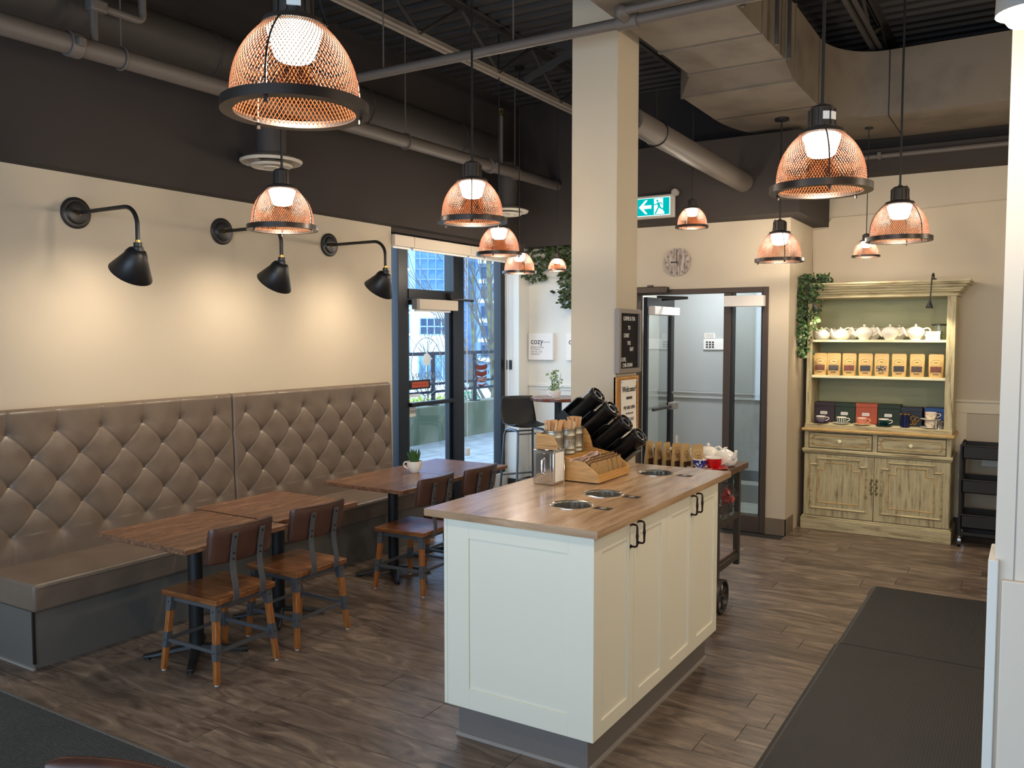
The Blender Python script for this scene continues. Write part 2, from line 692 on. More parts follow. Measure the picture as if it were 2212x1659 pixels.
# baseboards, chair rails, panelling
struct(G().box(-1.98, -1.792, 7.43, 7.44, 0, 0.145).box(-1.80, -1.79, 7.43, 7.69, 0, 0.145).out('baseboard_door', M_base, smooth=0))
struct(G().box(-5.1, -4.872, 8.06, 8.07, 0, 0.13).box(-4.88, -4.87, 8.06, 8.3, 0, 0.13).box(-4.87, -3.6, 8.29, 8.3, 0, 0.13).out('baseboard_nook', M_basedark, smooth=0))
struct(G().box(-1.8, 2.6, 8.288, 8.3, 0, 0.15).out('baseboard_back', M_basedark, smooth=0))
g = G().box(-4.87, -3.6, 8.286, 8.3, 1.13, 1.17).box(-4.87, -3.6, 8.27, 8.3, 1.165, 1.185)
g.box(-4.87, -3.6, 8.294, 8.3, 0.13, 1.13)
for x in (-4.865, -4.05):
    g.box(x, x + 0.09, 8.289, 8.294, 0.13, 1.13)
struct(g.out('trim_11', M_white, smooth=0))
g = G().box(-0.62, 2.6, 8.286, 8.3, 1.07, 1.17).box(-0.62, 2.6, 8.268, 8.3, 1.165, 1.187)
for x in (-0.62, 0.45, 1.5):
    g.box(x, x + 0.135, 8.29, 8.3, 0.15, 1.07)
struct(g.out('trim_12', mat('cream_trim', lin(216, 203, 176), 0.5), smooth=0))
# grille in the panelling behind the trolley
gr = thing('wall_grille', 'white louvred heating grille low in the panelled wall behind the black trolley', 'grille', (-0.2, 8.29, 0.62))
G().box(-0.36, 0.05, 8.282, 8.29, 0.62, 0.77).out('frame', M_white, gr, smooth=0)
for i in range(14):
    G().box(-0.345 + i * 0.028, -0.333 + i * 0.028, 8.272, 8.282, 0.632, 0.758).out('louvre', M_white, gr, smooth=0)

# cable clipped along the back wall
cb = G().tube([(-1.66, 8.293, 2.78), (-1.63, 8.293, 2.82), (-1.2, 8.293, 2.83), (-0.6, 8.293, 2.86), (0.6, 8.293, 2.9)], 0.006, 6)
cb.tube([(-1.80, 8.293, 2.72), (-1.79, 8.29, 2.4), (-1.785, 8.29, 2.3), (-1.795, 8.29, 2.24), (-1.79, 8.29, 2.1)], 0.005, 6)
cb.tube([(-1.80, 8.293, 2.72), (-1.66, 8.293, 2.73), (-1.66, 8.293, 2.78)], 0.005, 6)
tag(cb.out('wall_cable', M_wall), 'cream cable clipped along the back wall above the green dresser', 'cable')

# ------------------------------------------------------------------ ceiling deck, joists
g = G()
prof = []
P = 0.152
yy = -1.6
while yy < 8.3:
    prof += [(yy, 4.22), (yy + 0.062, 4.22), (yy + 0.082, 4.26), (yy + 0.132, 4.26)]
    yy += P
prof.append((8.3, 4.22))
vs = [(x, p[0], p[1]) for p in prof for x in (-5.0, 2.6)]
fs = [(2 * i, 2 * i + 1, 2 * i + 3, 2 * i + 2) for i in range(len(prof) - 1)]
g.add(vs, fs)
struct(g.out('ceiling', M_deck, smooth=0))
struct(G().box(-5.2, 2.75, -1.75, 8.45, 4.45, 4.5).out('roof', M_dark, smooth=0))

JX = [-3.75, -2.62, -1.12, 0.35, 1.7]
for i, x in enumerate(JX):
    lab = {-3.75: 'open web steel roof joist with a pale bottom chord, left of the column',
           -2.62: 'dark open web steel roof joist running just left of the white column',
           -1.12: 'dark open web steel roof joist above the big air duct bend',
           0.35: 'dark open web steel roof joist right of the air duct, over the mats',
           1.7: 'dark open web steel roof joist over the far right of the shop'}[x]
    j = thing('roof_joist', lab, 'joist', (x, 3.3, 3.82), group='steel roof joists')
    zb = 3.82 if i == 0 else 3.96
    chord = M_joistlight if i == 0 else M_steel_dark
    for s in (-1, 1):
        a = 0.010 * s
        b = 0.044 * s
        gg = G().box(min(a, b) + x, max(a, b) + x, -1.6, 8.28, zb, zb + 0.006)
        gg.box(x + a - 0.003, x + a + 0.003, -1.6, 8.28, zb, zb + 0.05)
        gg.out('bottom_chord', chord, j, smooth=0)
        gg = G().box(min(a, b) + x, max(a, b) + x, -1.6, 8.28, 4.212, 4.219)
        gg.box(x + a - 0.003, x + a + 0.003, -1.6, 8.28, 4.17, 4.215)
        gg.out('top_chord', M_steel_dark, j, smooth=0)
    yk = -1.4
    up = True
    while yk < 7.8:
        za, zc = (zb + 0.03, 4.19) if up else (4.19, zb + 0.03)
        G().cyl((x, yk, za), (x, yk + 0.52, zc), 0.016, n=8).out('web_bar', M_steel_dark, j)
        yk += 0.52
        up = not up

# bridging between joists
for (xa, xb, yb, lab) in ((-3.75, -2.62, 3.6, 'diagonal steel bridging strut between the roof joists left of the column, nearer one'),
                          (-3.75, -2.62, 6.2, 'diagonal steel bridging strut between the roof joists left of the column, farther one')):
    br = thing('bridging', lab, 'bridging', (xa, yb, 3.86), group='joist bridging')
    G().box(-0.03, 0.03, -0.003, 0.003, 0, 1.02, Matrix.Translation((xa + 0.05, yb, 3.86)) @ Matrix.Rotation(math.atan2(0.96, 0.34), 4, 'Y')).out('strut', M_steel_dark, br, smooth=0)
    G().box(-0.03, 0.03, 0.004, 0.010, 0, 1.02, Matrix.Translation((xb - 0.05, yb, 3.86)) @ Matrix.Rotation(-math.atan2(0.96, 0.34), 4, 'Y')).out('strut', M_steel_dark, br, smooth=0)

# ------------------------------------------------------------------ pipes and ducts
pl = thing('sprinkler_main', 'thick grey painted pipe running along the dark soffit above the banquette', 'pipe', (-4.4, 3.2, 3.24))
G().cyl((-4.4, -1.59, 3.24), (-4.4, 2.70, 3.285), 0.056, n=20).out('pipe', M_pipe, pl)
G().cyl((-4.4, 2.72, 3.285), (-4.4, 8.07, 3.335), 0.054, n=20).out('pipe', M_pipe, pl)
for yk, lab in ((2.70, 0), (6.75, 1)):
    z = 3.285 + (yk - 2.7) * 0.0093
    cpl = G().cyl((-4.4, yk - 0.035, z), (-4.4, yk + 0.035, z), 0.068, n=20)
    cpl.box(-4.4 + 0.05, -4.4 + 0.095, yk - 0.02, yk + 0.02, z - 0.02, z + 0.02)
    cpl.box(-4.4 - 0.095, -4.4 - 0.05, yk - 0.02, yk + 0.02, z - 0.02, z + 0.02)
    cp = cpl.out('coupling', M_pipe, pl, bevel=0.004)
    G().cyl((-4.4 + 0.075, yk - 0.035, z), (-4.4 + 0.075, yk + 0.035, z), 0.009, n=8).out('bolt', M_steel, cp, world=False) if False else None
for yk in (2.98, 5.5, 7.2):
    z = 3.285 + (yk - 2.7) * 0.0093
    G().tube(arc((-4.4, yk, z), 0.062, PI * 0.5, PI * 2.5, 24), 0.006, 6, closed=True).cyl((-4.4, yk, z + 0.06), (-4.4, yk, 4.4), 0.005, n=6).out('hanger', M_pipe, pl)
g = G().tube([(-4.4, 2.82, 3.33), (-4.4, 2.82, 3.50), (-4.4, 2.84, 3.53), (-4.4, 3.08, 3.53)] + arc((-4.4, 3.08, 3.57), 0.04, -PI / 2, 0, 5, 'yz') + [(-4.4, 3.12, 4.38)], 0.022, 10)
g.out('branch', M_pipe, pl)
G().box(-4.435, -4.365, 2.79, 2.89, 3.495, 3.56).out('fitting', M_pipe, pl, bevel=0.012)

cp = thing('cross_pipe', 'grey painted pipe crossing under the joists in front of the column', 'pipe', (-2.6, 4.4, 3.46))
G().cyl((-4.3, 4.4, 3.465), (-0.2, 4.4, 3.465), 0.0305, n=16).out('pipe', M_pipe, cp)
G().cyl((-2.02, 4.4, 3.465), (-1.90, 4.4, 3.465), 0.042, n=16).cyl((-1.96, 4.4, 3.47), (-1.96, 4.31, 3.490), 0.034, n=12).ball((-1.96, 4.31, 3.49), 0.038).out('fitting', M_pipe, cp)
G().cyl((-1.96, 4.31, 3.492), (-0.3, 4.31, 3.500), 0.022, n=12).out('pipe', M_pipe, cp)
tg = G().cyl((-4.3, 4.4, 3.465), (-4.34, 4.4, 3.42), 0.034, n=12)
tg.out('elbow', M_pipe, cp)
for x in (-3.7, -2.7):
    G().cyl((x, 4.4, 3.49), (x, 4.4, 4.4), 0.005, n=6).out('hanger', M_pipe, cp)

dp = thing('drain_pipe', 'fat brown-grey painted drain pipe sloping down behind the column to the soffit', 'pipe', (-2.2, 5.3, 3.1))
G().cyl((-2.235, 5.09, 3.115), (-2.115, 7.13, 3.015), 0.08, n=20).out('pipe', M_pipe, dp)
G().tube(arc((-2.215, 5.45, 3.10), 0.083, 0, 2 * PI, 24)[:-1], 0.006, 6, closed=True).cyl((-2.215, 5.45, 3.18), (-2.215, 5.45, 3.40), 0.004, n=6).out('hanger', M_black, dp)

rd = thing('round_duct', 'round brown-grey air duct above the sprinkler main on the left wall', 'duct', (-4.70, 3.0, 3.58))
G().cyl((-4.70, -1.59, 3.58), (-4.70, 7.15, 3.58), 0.155, n=28).out('body', M_duct_side, rd)
G().ball((-4.70, 7.15, 3.58), 0.155, 24, 12).out('end_cap', M_duct_side, rd)
for yk in (0.8, 2.3, 3.8, 5.3, 6.6):
    G().tube(arc((-4.70, yk, 3.58), 0.157, 0, 2 * PI, 28)[:-1], 0.006, 6, closed=True).out('seam_ring', M_duct_side, rd)

for (x, yv, z, lab) in ((-4.62, 4.27, 2.96, 'round white ceiling air diffuser hanging behind the second pendant from the left'),
                        (-4.58, 7.35, 2.985, 'round white ceiling air diffuser near the window, partly behind a pendant')):
    d = thing('air_diffuser', lab, 'diffuser', (x, yv, z), group='round air diffusers')
    G().cyl((x, yv, z + 0.03), (x, yv, 3.46), 0.105, n=24, caps=False).out('neck', M_duct_side, d)
    Mz = Matrix.Translation((x, yv, z))
    G().lathe([(0.215, 0.0), (0.205, -0.012), (0.13, 0.03), (0.105, 0.05), (0.115, 0.05), (0.215, 0.008)], 32, Mz, closed=True).out('outer_ring', mat('diffuser_white', lin(196, 186, 170), 0.5) if lab.startswith('round white ceiling air diffuser h') else bpy.data.materials['diffuser_white'], d)
    G().lathe([(0.145, -0.03), (0.135, -0.038), (0.07, 0.0), (0.07, 0.008), (0.145, -0.022)], 32, Mz, closed=True).out('inner_ring', bpy.data.materials['diffuser_white'], d)
    G().lathe([(0, -0.04), (0.055, -0.045), (0.06, -0.036), (0, -0.02)], 24, Mz).out('centre_cone', bpy.data.materials['diffuser_white'], d)

# big rectangular duct: straight run, drop, bend to the right
ad = thing('air_duct', 'large rectangular painted air duct bending right below the ceiling', 'duct', (-1.8, 5.0, 3.45))
zt = 3.93


def duct_sec(y0, y1, x0, x1, zb, name='section'):
    a = G().box(x0, x1, y0, y1, zb, zt).out(name, M_duct, ad, smooth=0)
    return a


for (ya, yb) in ((2.1, 3.35), (3.355, 5.17), (5.175, 5.70)):
    duct_sec(ya, yb, -2.08, -1.44, 3.53)
for yk in (3.35, 5.17, 5.70):
    G().box(-2.09, -1.43, yk - 0.012, yk + 0.012, 3.522, zt + 0.006).out('flange', M_duct, ad, smooth=0)
    G().box(-2.083, -1.437, yk + 0.012, yk + 0.018, 3.526, zt + 0.002).out('seam', M_seam, ad, smooth=0)
XL, XR, ZB = -2.20, -1.42, 3.435
G().hexa([(-2.08, 5.71, 3.53), (-1.44, 5.71, 3.53), (XR, 5.88, ZB), (XL, 5.88, ZB)],
         [(-2.08, 5.71, zt), (-1.44, 5.71, zt), (XR, 5.88, zt), (XL, 5.88, zt)]).out('transition', M_duct, ad, smooth=0)
G().box(XL - 0.008, XR + 0.008, 5.88, 5.90, ZB - 0.008, zt + 0.005).out('flange', M_duct, ad, smooth=0)
duct_sec(5.905, 6.62, XL, XR, ZB)
G().box(XL - 0.002, XR + 0.002, 6.62, 6.626, ZB - 0.002, zt).out('seam', M_seam, ad, smooth=0)
# bend
N = 14
cx, cy = -1.02, 6.63
ro, ri = (cx - XL), (cx - XR)
YO, YI = 8.0, 7.19


def bend_pt(t, inner):
    a = PI - t * PI / 2
    if inner:
        return (cx + (cx - XR) * math.cos(a), cy + (YI - cy) * math.sin(a))
    return (cx + (cx - XL) * math.cos(a), cy + (YO - cy) * math.sin(a))


g = G()
vs = []
for i in range(N + 1):
    o_, i_ = bend_pt(i / N, False), bend_pt(i / N, True)
    vs += [(*o_, ZB), (*i_, ZB), (*i_, zt), (*o_, zt)]
fs = []
for i in range(N):
    a, b = 4 * i, 4 * i + 4
    for k in range(4):
        fs.append((a + k, a + (k + 1) % 4, b + (k + 1) % 4, b + k))
fs += [(3, 2, 1, 0), tuple(4 * N + k for k in range(4))]
g.add(vs, fs)
g.out('bend', M_duct, ad, smooth=50)
G().box(cx, cx + 0.006, YI - 0.003, YO + 0.003, ZB - 0.003, zt + 0.003).out('seam', M_seam, ad, smooth=0)
G().box(cx + 0.007, 2.59, YI, YO, ZB, zt).out('section', M_duct, ad, smooth=0)
for x, yv in ((-1.40, 5.60), (-1.40, 5.3), (-1.40, 4.6)):
    G().box(x, x + 0.02, yv, yv + 0.03, 3.50, 4.4).out('hanger_strap', M_steel_dark, ad, smooth=0)

cd = thing('conduit', 'thin grey conduit running along the dark beam on the back wall', 'pipe', (0.3, 8.03, 3.3))
G().cyl((-1.64, 8.03, 3.29), (2.59, 8.03, 3.29), 0.022, n=10).out('pipe', M_pipe, cd)
for x in (-1.2, 0.2, 1.6):
    G().box(x - 0.015, x + 0.015, 8.0, 8.06, 3.26, 3.32).out('clip', M_pipe, cd, smooth=0)

uf = thing('sprinkler_riser', 'thin upright sprinkler pipe with a brass head near the window soffit', 'sprinkler', (-4.40, 6.95, 3.35))
G().cyl((-4.40, 6.95, 3.36), (-4.40, 6.95, 3.82), 0.018, n=10).out('pipe', M_pipe, uf)
G().cyl((-4.40, 6.95, 3.82), (-4.40, 6.95, 3.85), 0.012, n=8).cyl((-4.40, 6.95, 3.885), (-4.40, 6.95, 3.89), 0.022, n=12).tube([(-4.415, 6.95, 3.85), (-4.415, 6.95, 3.885)], 0.003, 5).tube([(-4.385, 6.95, 3.85), (-4.385, 6.95, 3.885)], 0.003, 5).out('head', M_brass, uf)
# ------------------------------------------------------------------ glazed bay: frame, door, blinds
wn = struct(G().box(-5.16, -5.06, 6.20, 6.345, 0.0, 2.68).out('window_1', M_alu, bevel=0.004))
G().box(-5.17, -5.05, 7.075, 7.165, 0.0, 2.68).box(-5.16, -5.06, 7.165, 7.27, 0.0, 2.68).out('mullion', M_alu, wn, bevel=0.004)
G().box(-5.16, -5.06, 7.985, 8.07, 0.0, 2.68).out('jamb', M_alu, wn, bevel=0.004)
G().box(-5.16, -5.06, 6.03, 6.06, 0.0, 2.68).out('jamb', M_alu, wn, bevel=0.004)
G().box(-5.17, -5.05, 6.345, 7.075, 2.085, 2.18).out('transom_bar', M_alu, wn, bevel=0.004)
G().box(-5.16, -5.06, 6.06, 8.0, 2.60, 2.68).out('head', M_alu, wn, smooth=0)
G().box(-5.17, -5.02, 7.27, 8.07, 0.0, 0.20).out('curb', M_white, wn, bevel=0.006)
G().box(-5.17, -5.05, 7.27, 8.0, 0.20, 0.25).box(-5.17, -5.05, 6.06, 6.2, 0, 0.25).out('sill', M_alu, wn, smooth=0)
for (ya, yb, za, zb, n) in ((6.06, 6.20, 0.25, 2.62, 0), (6.345, 7.075, 2.18, 2.62, 0), (7.27, 7.99, 0.25, 2.62, 0)):
    G().box(-5.108, -5.102, ya, yb, za, zb).out('pane', M_glass, wn, smooth=0)
dr = struct(G().box(-5.13, -5.08, 6.35, 7.07, 0.01, 0.12).box(-5.13, -5.08, 6.35, 7.07, 2.03, 2.08).box(-5.13, -5.08, 6.35, 6.38, 0.12, 2.03).box(-5.13, -5.08, 7.03, 7.07, 0.12, 2.03).out('door_1', M_alu, smooth=0))
G().box(-5.108, -5.102, 6.38, 7.03, 0.12, 2.03).out('pane', M_glass, dr, smooth=0)
G().box(-5.07, -5.00, 6.95, 7.12, 2.105, 2.16).tube([(-5.03, 7.0, 2.10), (-4.9, 7.2, 2.09), (-5.02, 7.33, 2.085)], 0.012, 6).out('door_closer', M_black, dr, smooth=0)
G().box(-5.085, -5.03, 6.36, 7.06, 1.055, 1.095).out('push_bar', M_alu, dr, bevel=0.006)
# logo ring and mirrored lettering on the door glass, notices
M_frost = mat('frosted_decal', lin(210, 222, 232), 0.7)
M_decal_line = mat('grey_decal_line', lin(120, 140, 150), 0.7)
M_decal_brown = mat('brown_decal', lin(120, 52, 48), 0.7)
yc, zc = 6.68, 1.43
g = G()
ring = []
for i in range(48):
    a = 2 * PI * i / 48
    ring.append((-5.099, yc + 0.245 * math.cos(a), zc + 0.285 * math.sin(a)))
g.tube(ring, 0.004, 5, closed=True)
g.out('logo_ring', M_decal_line, dr)
g = G().lathe([(0, 0), (0.062, 0), (0.062, 0.002), (0, 0.002)], 24, Matrix.Translation((-5.1, yc, zc + 0.07)) @ Matrix.Rotation(PI / 2, 4, 'Y'))
g.box(-5.1, -5.098, yc - 0.01, yc + 0.01, zc + 0.13, zc + 0.16)
g.box(-5.1, -5.098, yc + 0.055, yc + 0.085, zc + 0.07, zc + 0.085)
g.out('logo_teapot', M_frost, dr, smooth=0)
words('logo_lettering', 'CHA DUAN', 0.085, M_decal_line, dr, facing((-5.099, yc, zc - 0.09), (-1, 0)))
words('logo_lettering', 'COFFEE HOUSE', 0.032, M_decal_line, dr, facing((-5.099, yc, zc - 0.16), (-1, 0)))
nt_ = G().box(-5.1, -5.09, 6.40, 6.73, 1.215, 1.305)
nb = nt_.out('notice', M_black, dr, smooth=0)
G().box(-5.089, -5.087, 6.43, 6.69, 1.232, 1.288).out('notice_face', mat('orange_notice', lin(170, 76, 52), 0.6), dr, smooth=0)
words('notice_lettering', 'EMERGENCY EXIT', 0.028, mat('red_print', lin(168, 48, 40), 0.6), dr, facing((-5.086, 6.552, 1.26), (1, 0)))
G().box(-5.1, -5.098, 6.37, 6.50, 0.955, 1.06).out('door_sticker', M_whiteplastic, dr, smooth=0)
words('sticker_lettering', 'DOOR', 0.045, M_ink, dr, facing((-5.0975, 6.435, 1.0), (-1, 0)))
G().box(-5.1, -5.098, 6.36, 6.56, 1.14, 1.17).out('door_sticker', M_frost, dr, smooth=0)
# coffee cup decal on the tall pane
yd, zd = 7.655, 1.36
g = G()
for (z, w) in ((1.405, 0.105), (1.335, 0.10), (1.27, 0.095)):
    for k in range(8):
        t0, t1 = -1 + k / 4, -1 + (k + 1) / 4
        def sag(t): return -0.018 * (1 - t * t)
        g.hexa([(-5.099, yd + w * t0, z - 0.026 + sag(t0)), (-5.099, yd + w * t1, z - 0.026 + sag(t1)), (-5.0975, yd + w * t1, z - 0.026 + sag(t1)), (-5.0975, yd + w * t0, z - 0.026 + sag(t0))],
               [(-5.099, yd + w * t0, z + 0.026 + sag(t0)), (-5.099, yd + w * t1, z + 0.026 + sag(t1)), (-5.0975, yd + w * t1, z + 0.026 + sag(t1)), (-5.0975, yd + w * t0, z + 0.026 + sag(t0))])
g.tube([(-5.098, yd - 0.06, 1.205), (-5.098, yd, 1.19), (-5.098, yd + 0.06, 1.205)], 0.012, 5)
g.out('cup_decal', M_decal_brown, wn, smooth=0)
words('decal_lettering', 'COFFEE', 0.05, M_frost, wn, facing((-5.0965, yd, 1.256), (-1, 0)))
g = G().tube([(-5.098, yd + 0.10 * math.cos(2 * PI * i / 24), 1.49 + 0.035 * math.sin(2 * PI * i / 24)) for i in range(24)], 0.005, 5, closed=True)
g.tube([(-5.098, yd - 0.1, 1.485), (-5.098, yd - 0.07, 1.44), (-5.098, yd + 0.07, 1.44), (-5.098, yd + 0.1, 1.485)], 0.004, 5)
g.tube([(-5.098, yd + 0.04, 1.5), (-5.098, yd - 0.03, 1.72)], 0.004, 5)
random.seed(8)
for k in range(34):
    s = random.choice((-1, 1))
    yy, z0 = yd + s * random.uniform(0.10, 0.24), random.uniform(1.15, 1.6)
    a = random.uniform(0, PI)
    g.hexa([(-5.099, yy, z0), (-5.099, yy + 0.02 * math.cos(a), z0 + 0.012), (-5.0975, yy + 0.02 * math.cos(a), z0 + 0.012), (-5.0975, yy, z0)],
           [(-5.099, yy, z0 + 0.03), (-5.099, yy + 0.01 * math.cos(a), z0 + 0.03), (-5.0975, yy + 0.01 * math.cos(a), z0 + 0.03), (-5.0975, yy, z0 + 0.03)])
g.out('cup_decal_outline', M_decal_line, wn, smooth=0)

for (ya, yb, lab) in ((6.04, 6.325, 'short ivory roller blind case above the narrow pane next to the banquette wall'),
                      (6.33, 7.255, 'ivory roller blind case above the transom of the glass door'),
                      (7.262, 8.06, 'ivory roller blind case above the tall pane with the cup decal')):
    b = thing('roller_blind', lab, 'blind', (-5.0, (ya + yb) / 2, 2.55), group='roller blinds in the bay window')
    G().box(-5.05, -4.962, ya, yb, 2.553, 2.655).out('case', M_blind, b, bevel=0.004)
    G().box(-5.02, -5.0, ya + 0.02, yb - 0.02, 2.535, 2.553).out('hem_bar', M_whiteplastic, b, smooth=0)
    yk = yb - 0.06
    zlo = 0.56 if yk < 7.3 else 0.86
    if yk > 7.0:
        G().tube([(-4.99, yk, 2.56), (-4.99, yk + 0.012, 1.6), (-4.985, yk + 0.02, zlo), (-4.99, yk + 0.035, 1.6), (-4.99, yk + 0.04, 2.56)], 0.0028, 5).out('bead_chain', M_whiteplastic, b)
        G().box(-5.0, -4.97, yk - 0.005, yk + 0.045, zlo - 0.07, zlo + 0.01).out('chain_holder', M_whiteplastic, b, bevel=0.005)
b = thing('door_blind', 'ivory roller blind case fixed to the head of the glass exit door', 'blind', (-5.02, 6.72, 1.98))
G().box(-5.05, -4.985, 6.43, 7.06, 1.985, 2.085).out('case', M_blind, b, bevel=0.004)
G().box(-5.05, -4.985, 6.385, 6.428, 1.985, 2.085).out('end_cap', M_greyplastic, b, bevel=0.004)
G().box(-5.03, -5.01, 6.40, 6.96, 1.965, 1.985).out('hem_bar', M_whiteplastic, b, smooth=0)

sw = thing('light_switch', 'black light switch plate on the white pier beside the window', 'switch', (-5.0, 8.062, 1.36))
G().box(-5.037, -4.967, 8.061, 8.069, 1.355, 1.46).out('plate', M_black, sw, bevel=0.003)
G().box(-5.02, -4.985, 8.056, 8.061, 1.38, 1.435).out('rocker', M_blackm, sw, smooth=0)

# ------------------------------------------------------------------ outside
DF = Vector((-0.584, 0.812, 0))   # the way one looks out of the bay
DR = Vector((0.812, 0.584, 0))


def far(D, s, z):
    return DF * D + DR * s + Vector((0, 0, z))


ANG = math.atan2(DR.y, DR.x)


def farM(D, s, z):
    """frame at a far spot: x to the right, y away, z up"""
    return Matrix.Translation(far(D, s, z)) @ Matrix.Rotation(ANG, 4, 'Z')


M_conc = mat('mossy_concrete', lin(92, 92, 78), 0.95, col2=lin(54, 62, 40), scale=2.0, stretch=(1, 1.4, 0.7), bump=0.2, bscale=30)
M_pave = mat('wet_paving', lin(124, 126, 126), 0.5, col2=lin(92, 95, 96), scale=5, bump=0.3, bscale=60)
pt = struct(G().box(-8.7, -5.2, 2.0, 22.0, -0.3, -0.02).out('ground_patio', M_pave, smooth=0))
random.seed(3)
gm = None
for i in range(6):
    for j in range(14):
        if gm is None:
            gm = G().box(-5.76, -5.22, 3.02, 3.92, -0.02, -0.012).out('paving_slab', M_pave, pt, smooth=0)
        else:
            o = gm.copy()
            COL.objects.link(o)
            o.location = Vector((-0.55 * i, 0.91 * j, random.uniform(-0.002, 0.002)))
ow = struct(G().box(-8.6, -8.30, 2.0, 22.0, -0.02, 0.575).out('wall_terrace', M_conc, bevel=0.01))
rl = thing('railing', 'dark metal railing on the mossy terrace wall outside the window', 'railing', (-8.42, 12, 0.575))
M_rail = mat('dark_railing_metal', lin(22, 28, 40), 0.8, spec=0.1)
for z, r in ((1.43, 0.028), (0.93, 0.02), (0.80, 0.02)):
    G().box(-8.44, -8.40, 4, 21.9, z - r, z + r).out('rail', M_rail, rl, smooth=0)
for yk in (6.5, 8.05, 9.6, 11.2, 12.42, 14.0, 16, 18, 20):
    G().box(-8.445, -8.395, yk - 0.025, yk + 0.025, 0.58, 1.41).box(-8.49, -8.35, yk - 0.07, yk + 0.07, 0.575, 0.59).out('post', M_rail, rl, smooth=0)
for yk in (10.3, 10.9, 11.7, 13.0, 13.4):
    G().box(-8.435, -8.405, yk - 0.015, yk + 0.015, 0.95, 1.0).out('clip', M_rail, rl, smooth=0)

struct(G().box(-160, -8.7, -20, 200, -4.9, -4.6).out('ground_street', mat('street_ground', lin(186, 188, 180), 0.9), smooth=0))

M_bwhite = mat('white_stucco', lin(236, 238, 238), 0.8)
M_bblue = mat('blue_curtain_glass', lin(60, 104, 150), 0.2, 0.0, spec=0.2, col2=lin(112, 156, 196), scale=0.35, lo=0.4, hi=0.6)
M_bframe = mat('pale_curtain_frame', lin(140, 164, 190), 0.5)
M_bbalc = mat('blue_grey_balcony', lin(80, 106, 134), 0.5)
M_bdark = mat('dark_window_glass', lin(34, 62, 96), 0.2, spec=0.2)


def window_grid(M, x0, x1, nx, z0, z1, nz, pane, parent, framew, yd=0.0):
    """panes as single parts behind a raised frame grid, in the frame M"""
    dx, dz = (x1 - x0) / nx, (z1 - z0) / nz
    base = None
    for i in range(nx):
        for k in range(nz):
            if base is None:
                base = G().box(x0 + framew, x0 + dx - framew, yd + 0.02, yd + 0.06, z0 + framew, z0 + dz - framew, M).out('window_pane', pane, parent, smooth=0)
            else:
                o = base.copy()
                COL.objects.link(o)
                rot = M.to_3x3()
                o.location = base.location + rot @ Vector((i * dx, 0, k * dz))
    g = G()
    for i in range(nx + 1):
        g.box(x0 + i * dx - framew, x0 + i * dx + framew, yd - 0.03, yd + 0.05, z0, z1, M)
    for k in range(nz + 1):
        g.box(x0, x1, yd - 0.03, yd + 0.05, z0 + k * dz - framew, z0 + k * dz + framew, M)
    g.out('window_frame', M_bframe, parent, smooth=0)


def sx(px, D):
    return (px - 975) / 1833.5 * D


def sz(py, D):
    return 1.75 - (py - 721) / 1833.5 * D


# glass tower behind
D = 115
tw = thing('glass_tower', 'blue glass apartment tower seen through the pane over the exit door', 'building', far(D, 0, -4.6))
Mt = Matrix.Translation(far(D, 0, 0)) @ Matrix.Rotation(ANG, 4, 'Z')
G().box(sx(893, D), sx(1110, D), 0.06, 18, -4.6, 40, Mt).out('body', M_bblue, tw, smooth=0)
window_grid(Mt, sx(893, D), sx(1010, D), 7, sz(735, D), sz(495, D), 11, M_bblue, tw, 0.06)
for k in range(7):
    z = sz(745 - 40 * k, D)
    G().box(sx(872, D), sx(893, D), -1.2, 12, z, z + 0.25, Mt).out('balcony_slab', M_bwhite, tw, smooth=0)
    G().box(sx(872, D), sx(891, D), -1.2, -1.1, z + 0.25, z + 1.25, Mt).out('balcony_rail', M_bbalc, tw, smooth=0)
    G().box(sx(880, D), sx(893, D), 1.2, 1.3, z + 0.3, z + 2.3, Mt).out('window_pane', M_bdark, tw, smooth=0)
# second tower to the right, with white floor bands
D2 = 100
t2 = thing('banded_tower', 'blue apartment tower with white floor bands behind the bare tree', 'building', far(D2, 0, -4.6))
Mt2 = Matrix.Translation(far(D2, 0, 0)) @ Matrix.Rotation(ANG, 4, 'Z')
G().box(sx(1036, D2), sx(1130, D2), 0.1, 15, -4.6, 40, Mt2).out('body', mat('pale_blue_facade', lin(104, 136, 170), 0.7), t2, smooth=0)
for k in range(8):
    z = sz(780 - 42 * k, D2)
    G().box(sx(1034, D2), sx(1132, D2), -0.8, 0.1, z, z + 0.4, Mt2).out('floor_band', M_bwhite, t2, smooth=0)
    for j in range(3):
        x0 = sx(1040 + j * 28, D2)
        G().box(x0, x0 + 0.85, 0.0, 0.1, z + 0.6, z + 1.9, Mt2).out('window_pane', M_bdark, t2, smooth=0)
# white low building
D3 = 78
wb = thing('white_building', 'low white building with a ribbon of blue windows beyond the terrace', 'building', far(D3, 0, -4.6))
Mt3 = Matrix.Translation(far(D3, 0, 0)) @ Matrix.Rotation(ANG, 4, 'Z')
G().box(sx(888, D3), sx(1000, D3), 0.1, 12, -4.6, sz(668, D3), Mt3).out('body', M_bwhite, wb, smooth=0)
window_grid(Mt3, sx(909, D3), sx(1000, D3), 6, sz(722, D3), sz(687, D3), 2, M_bdark, wb, 0.05)
G().box(sx(885, D3), sx(1002, D3), -0.3, 12, sz(668, D3), sz(664, D3), Mt3).out('parapet', M_bwhite, wb, smooth=0)
window_grid(Mt3, sx(905, D3), sx(990, D3), 5, sz(820, D3), sz(766, D3), 1, M_bblue, wb, 0.06)
G().box(sx(850, D3), sx(888, D3), 0.1, 12, -4.6, 30, Mt3).out('side_wing', mat('pale_facade', lin(140, 160, 180), 0.7), wb, smooth=0)
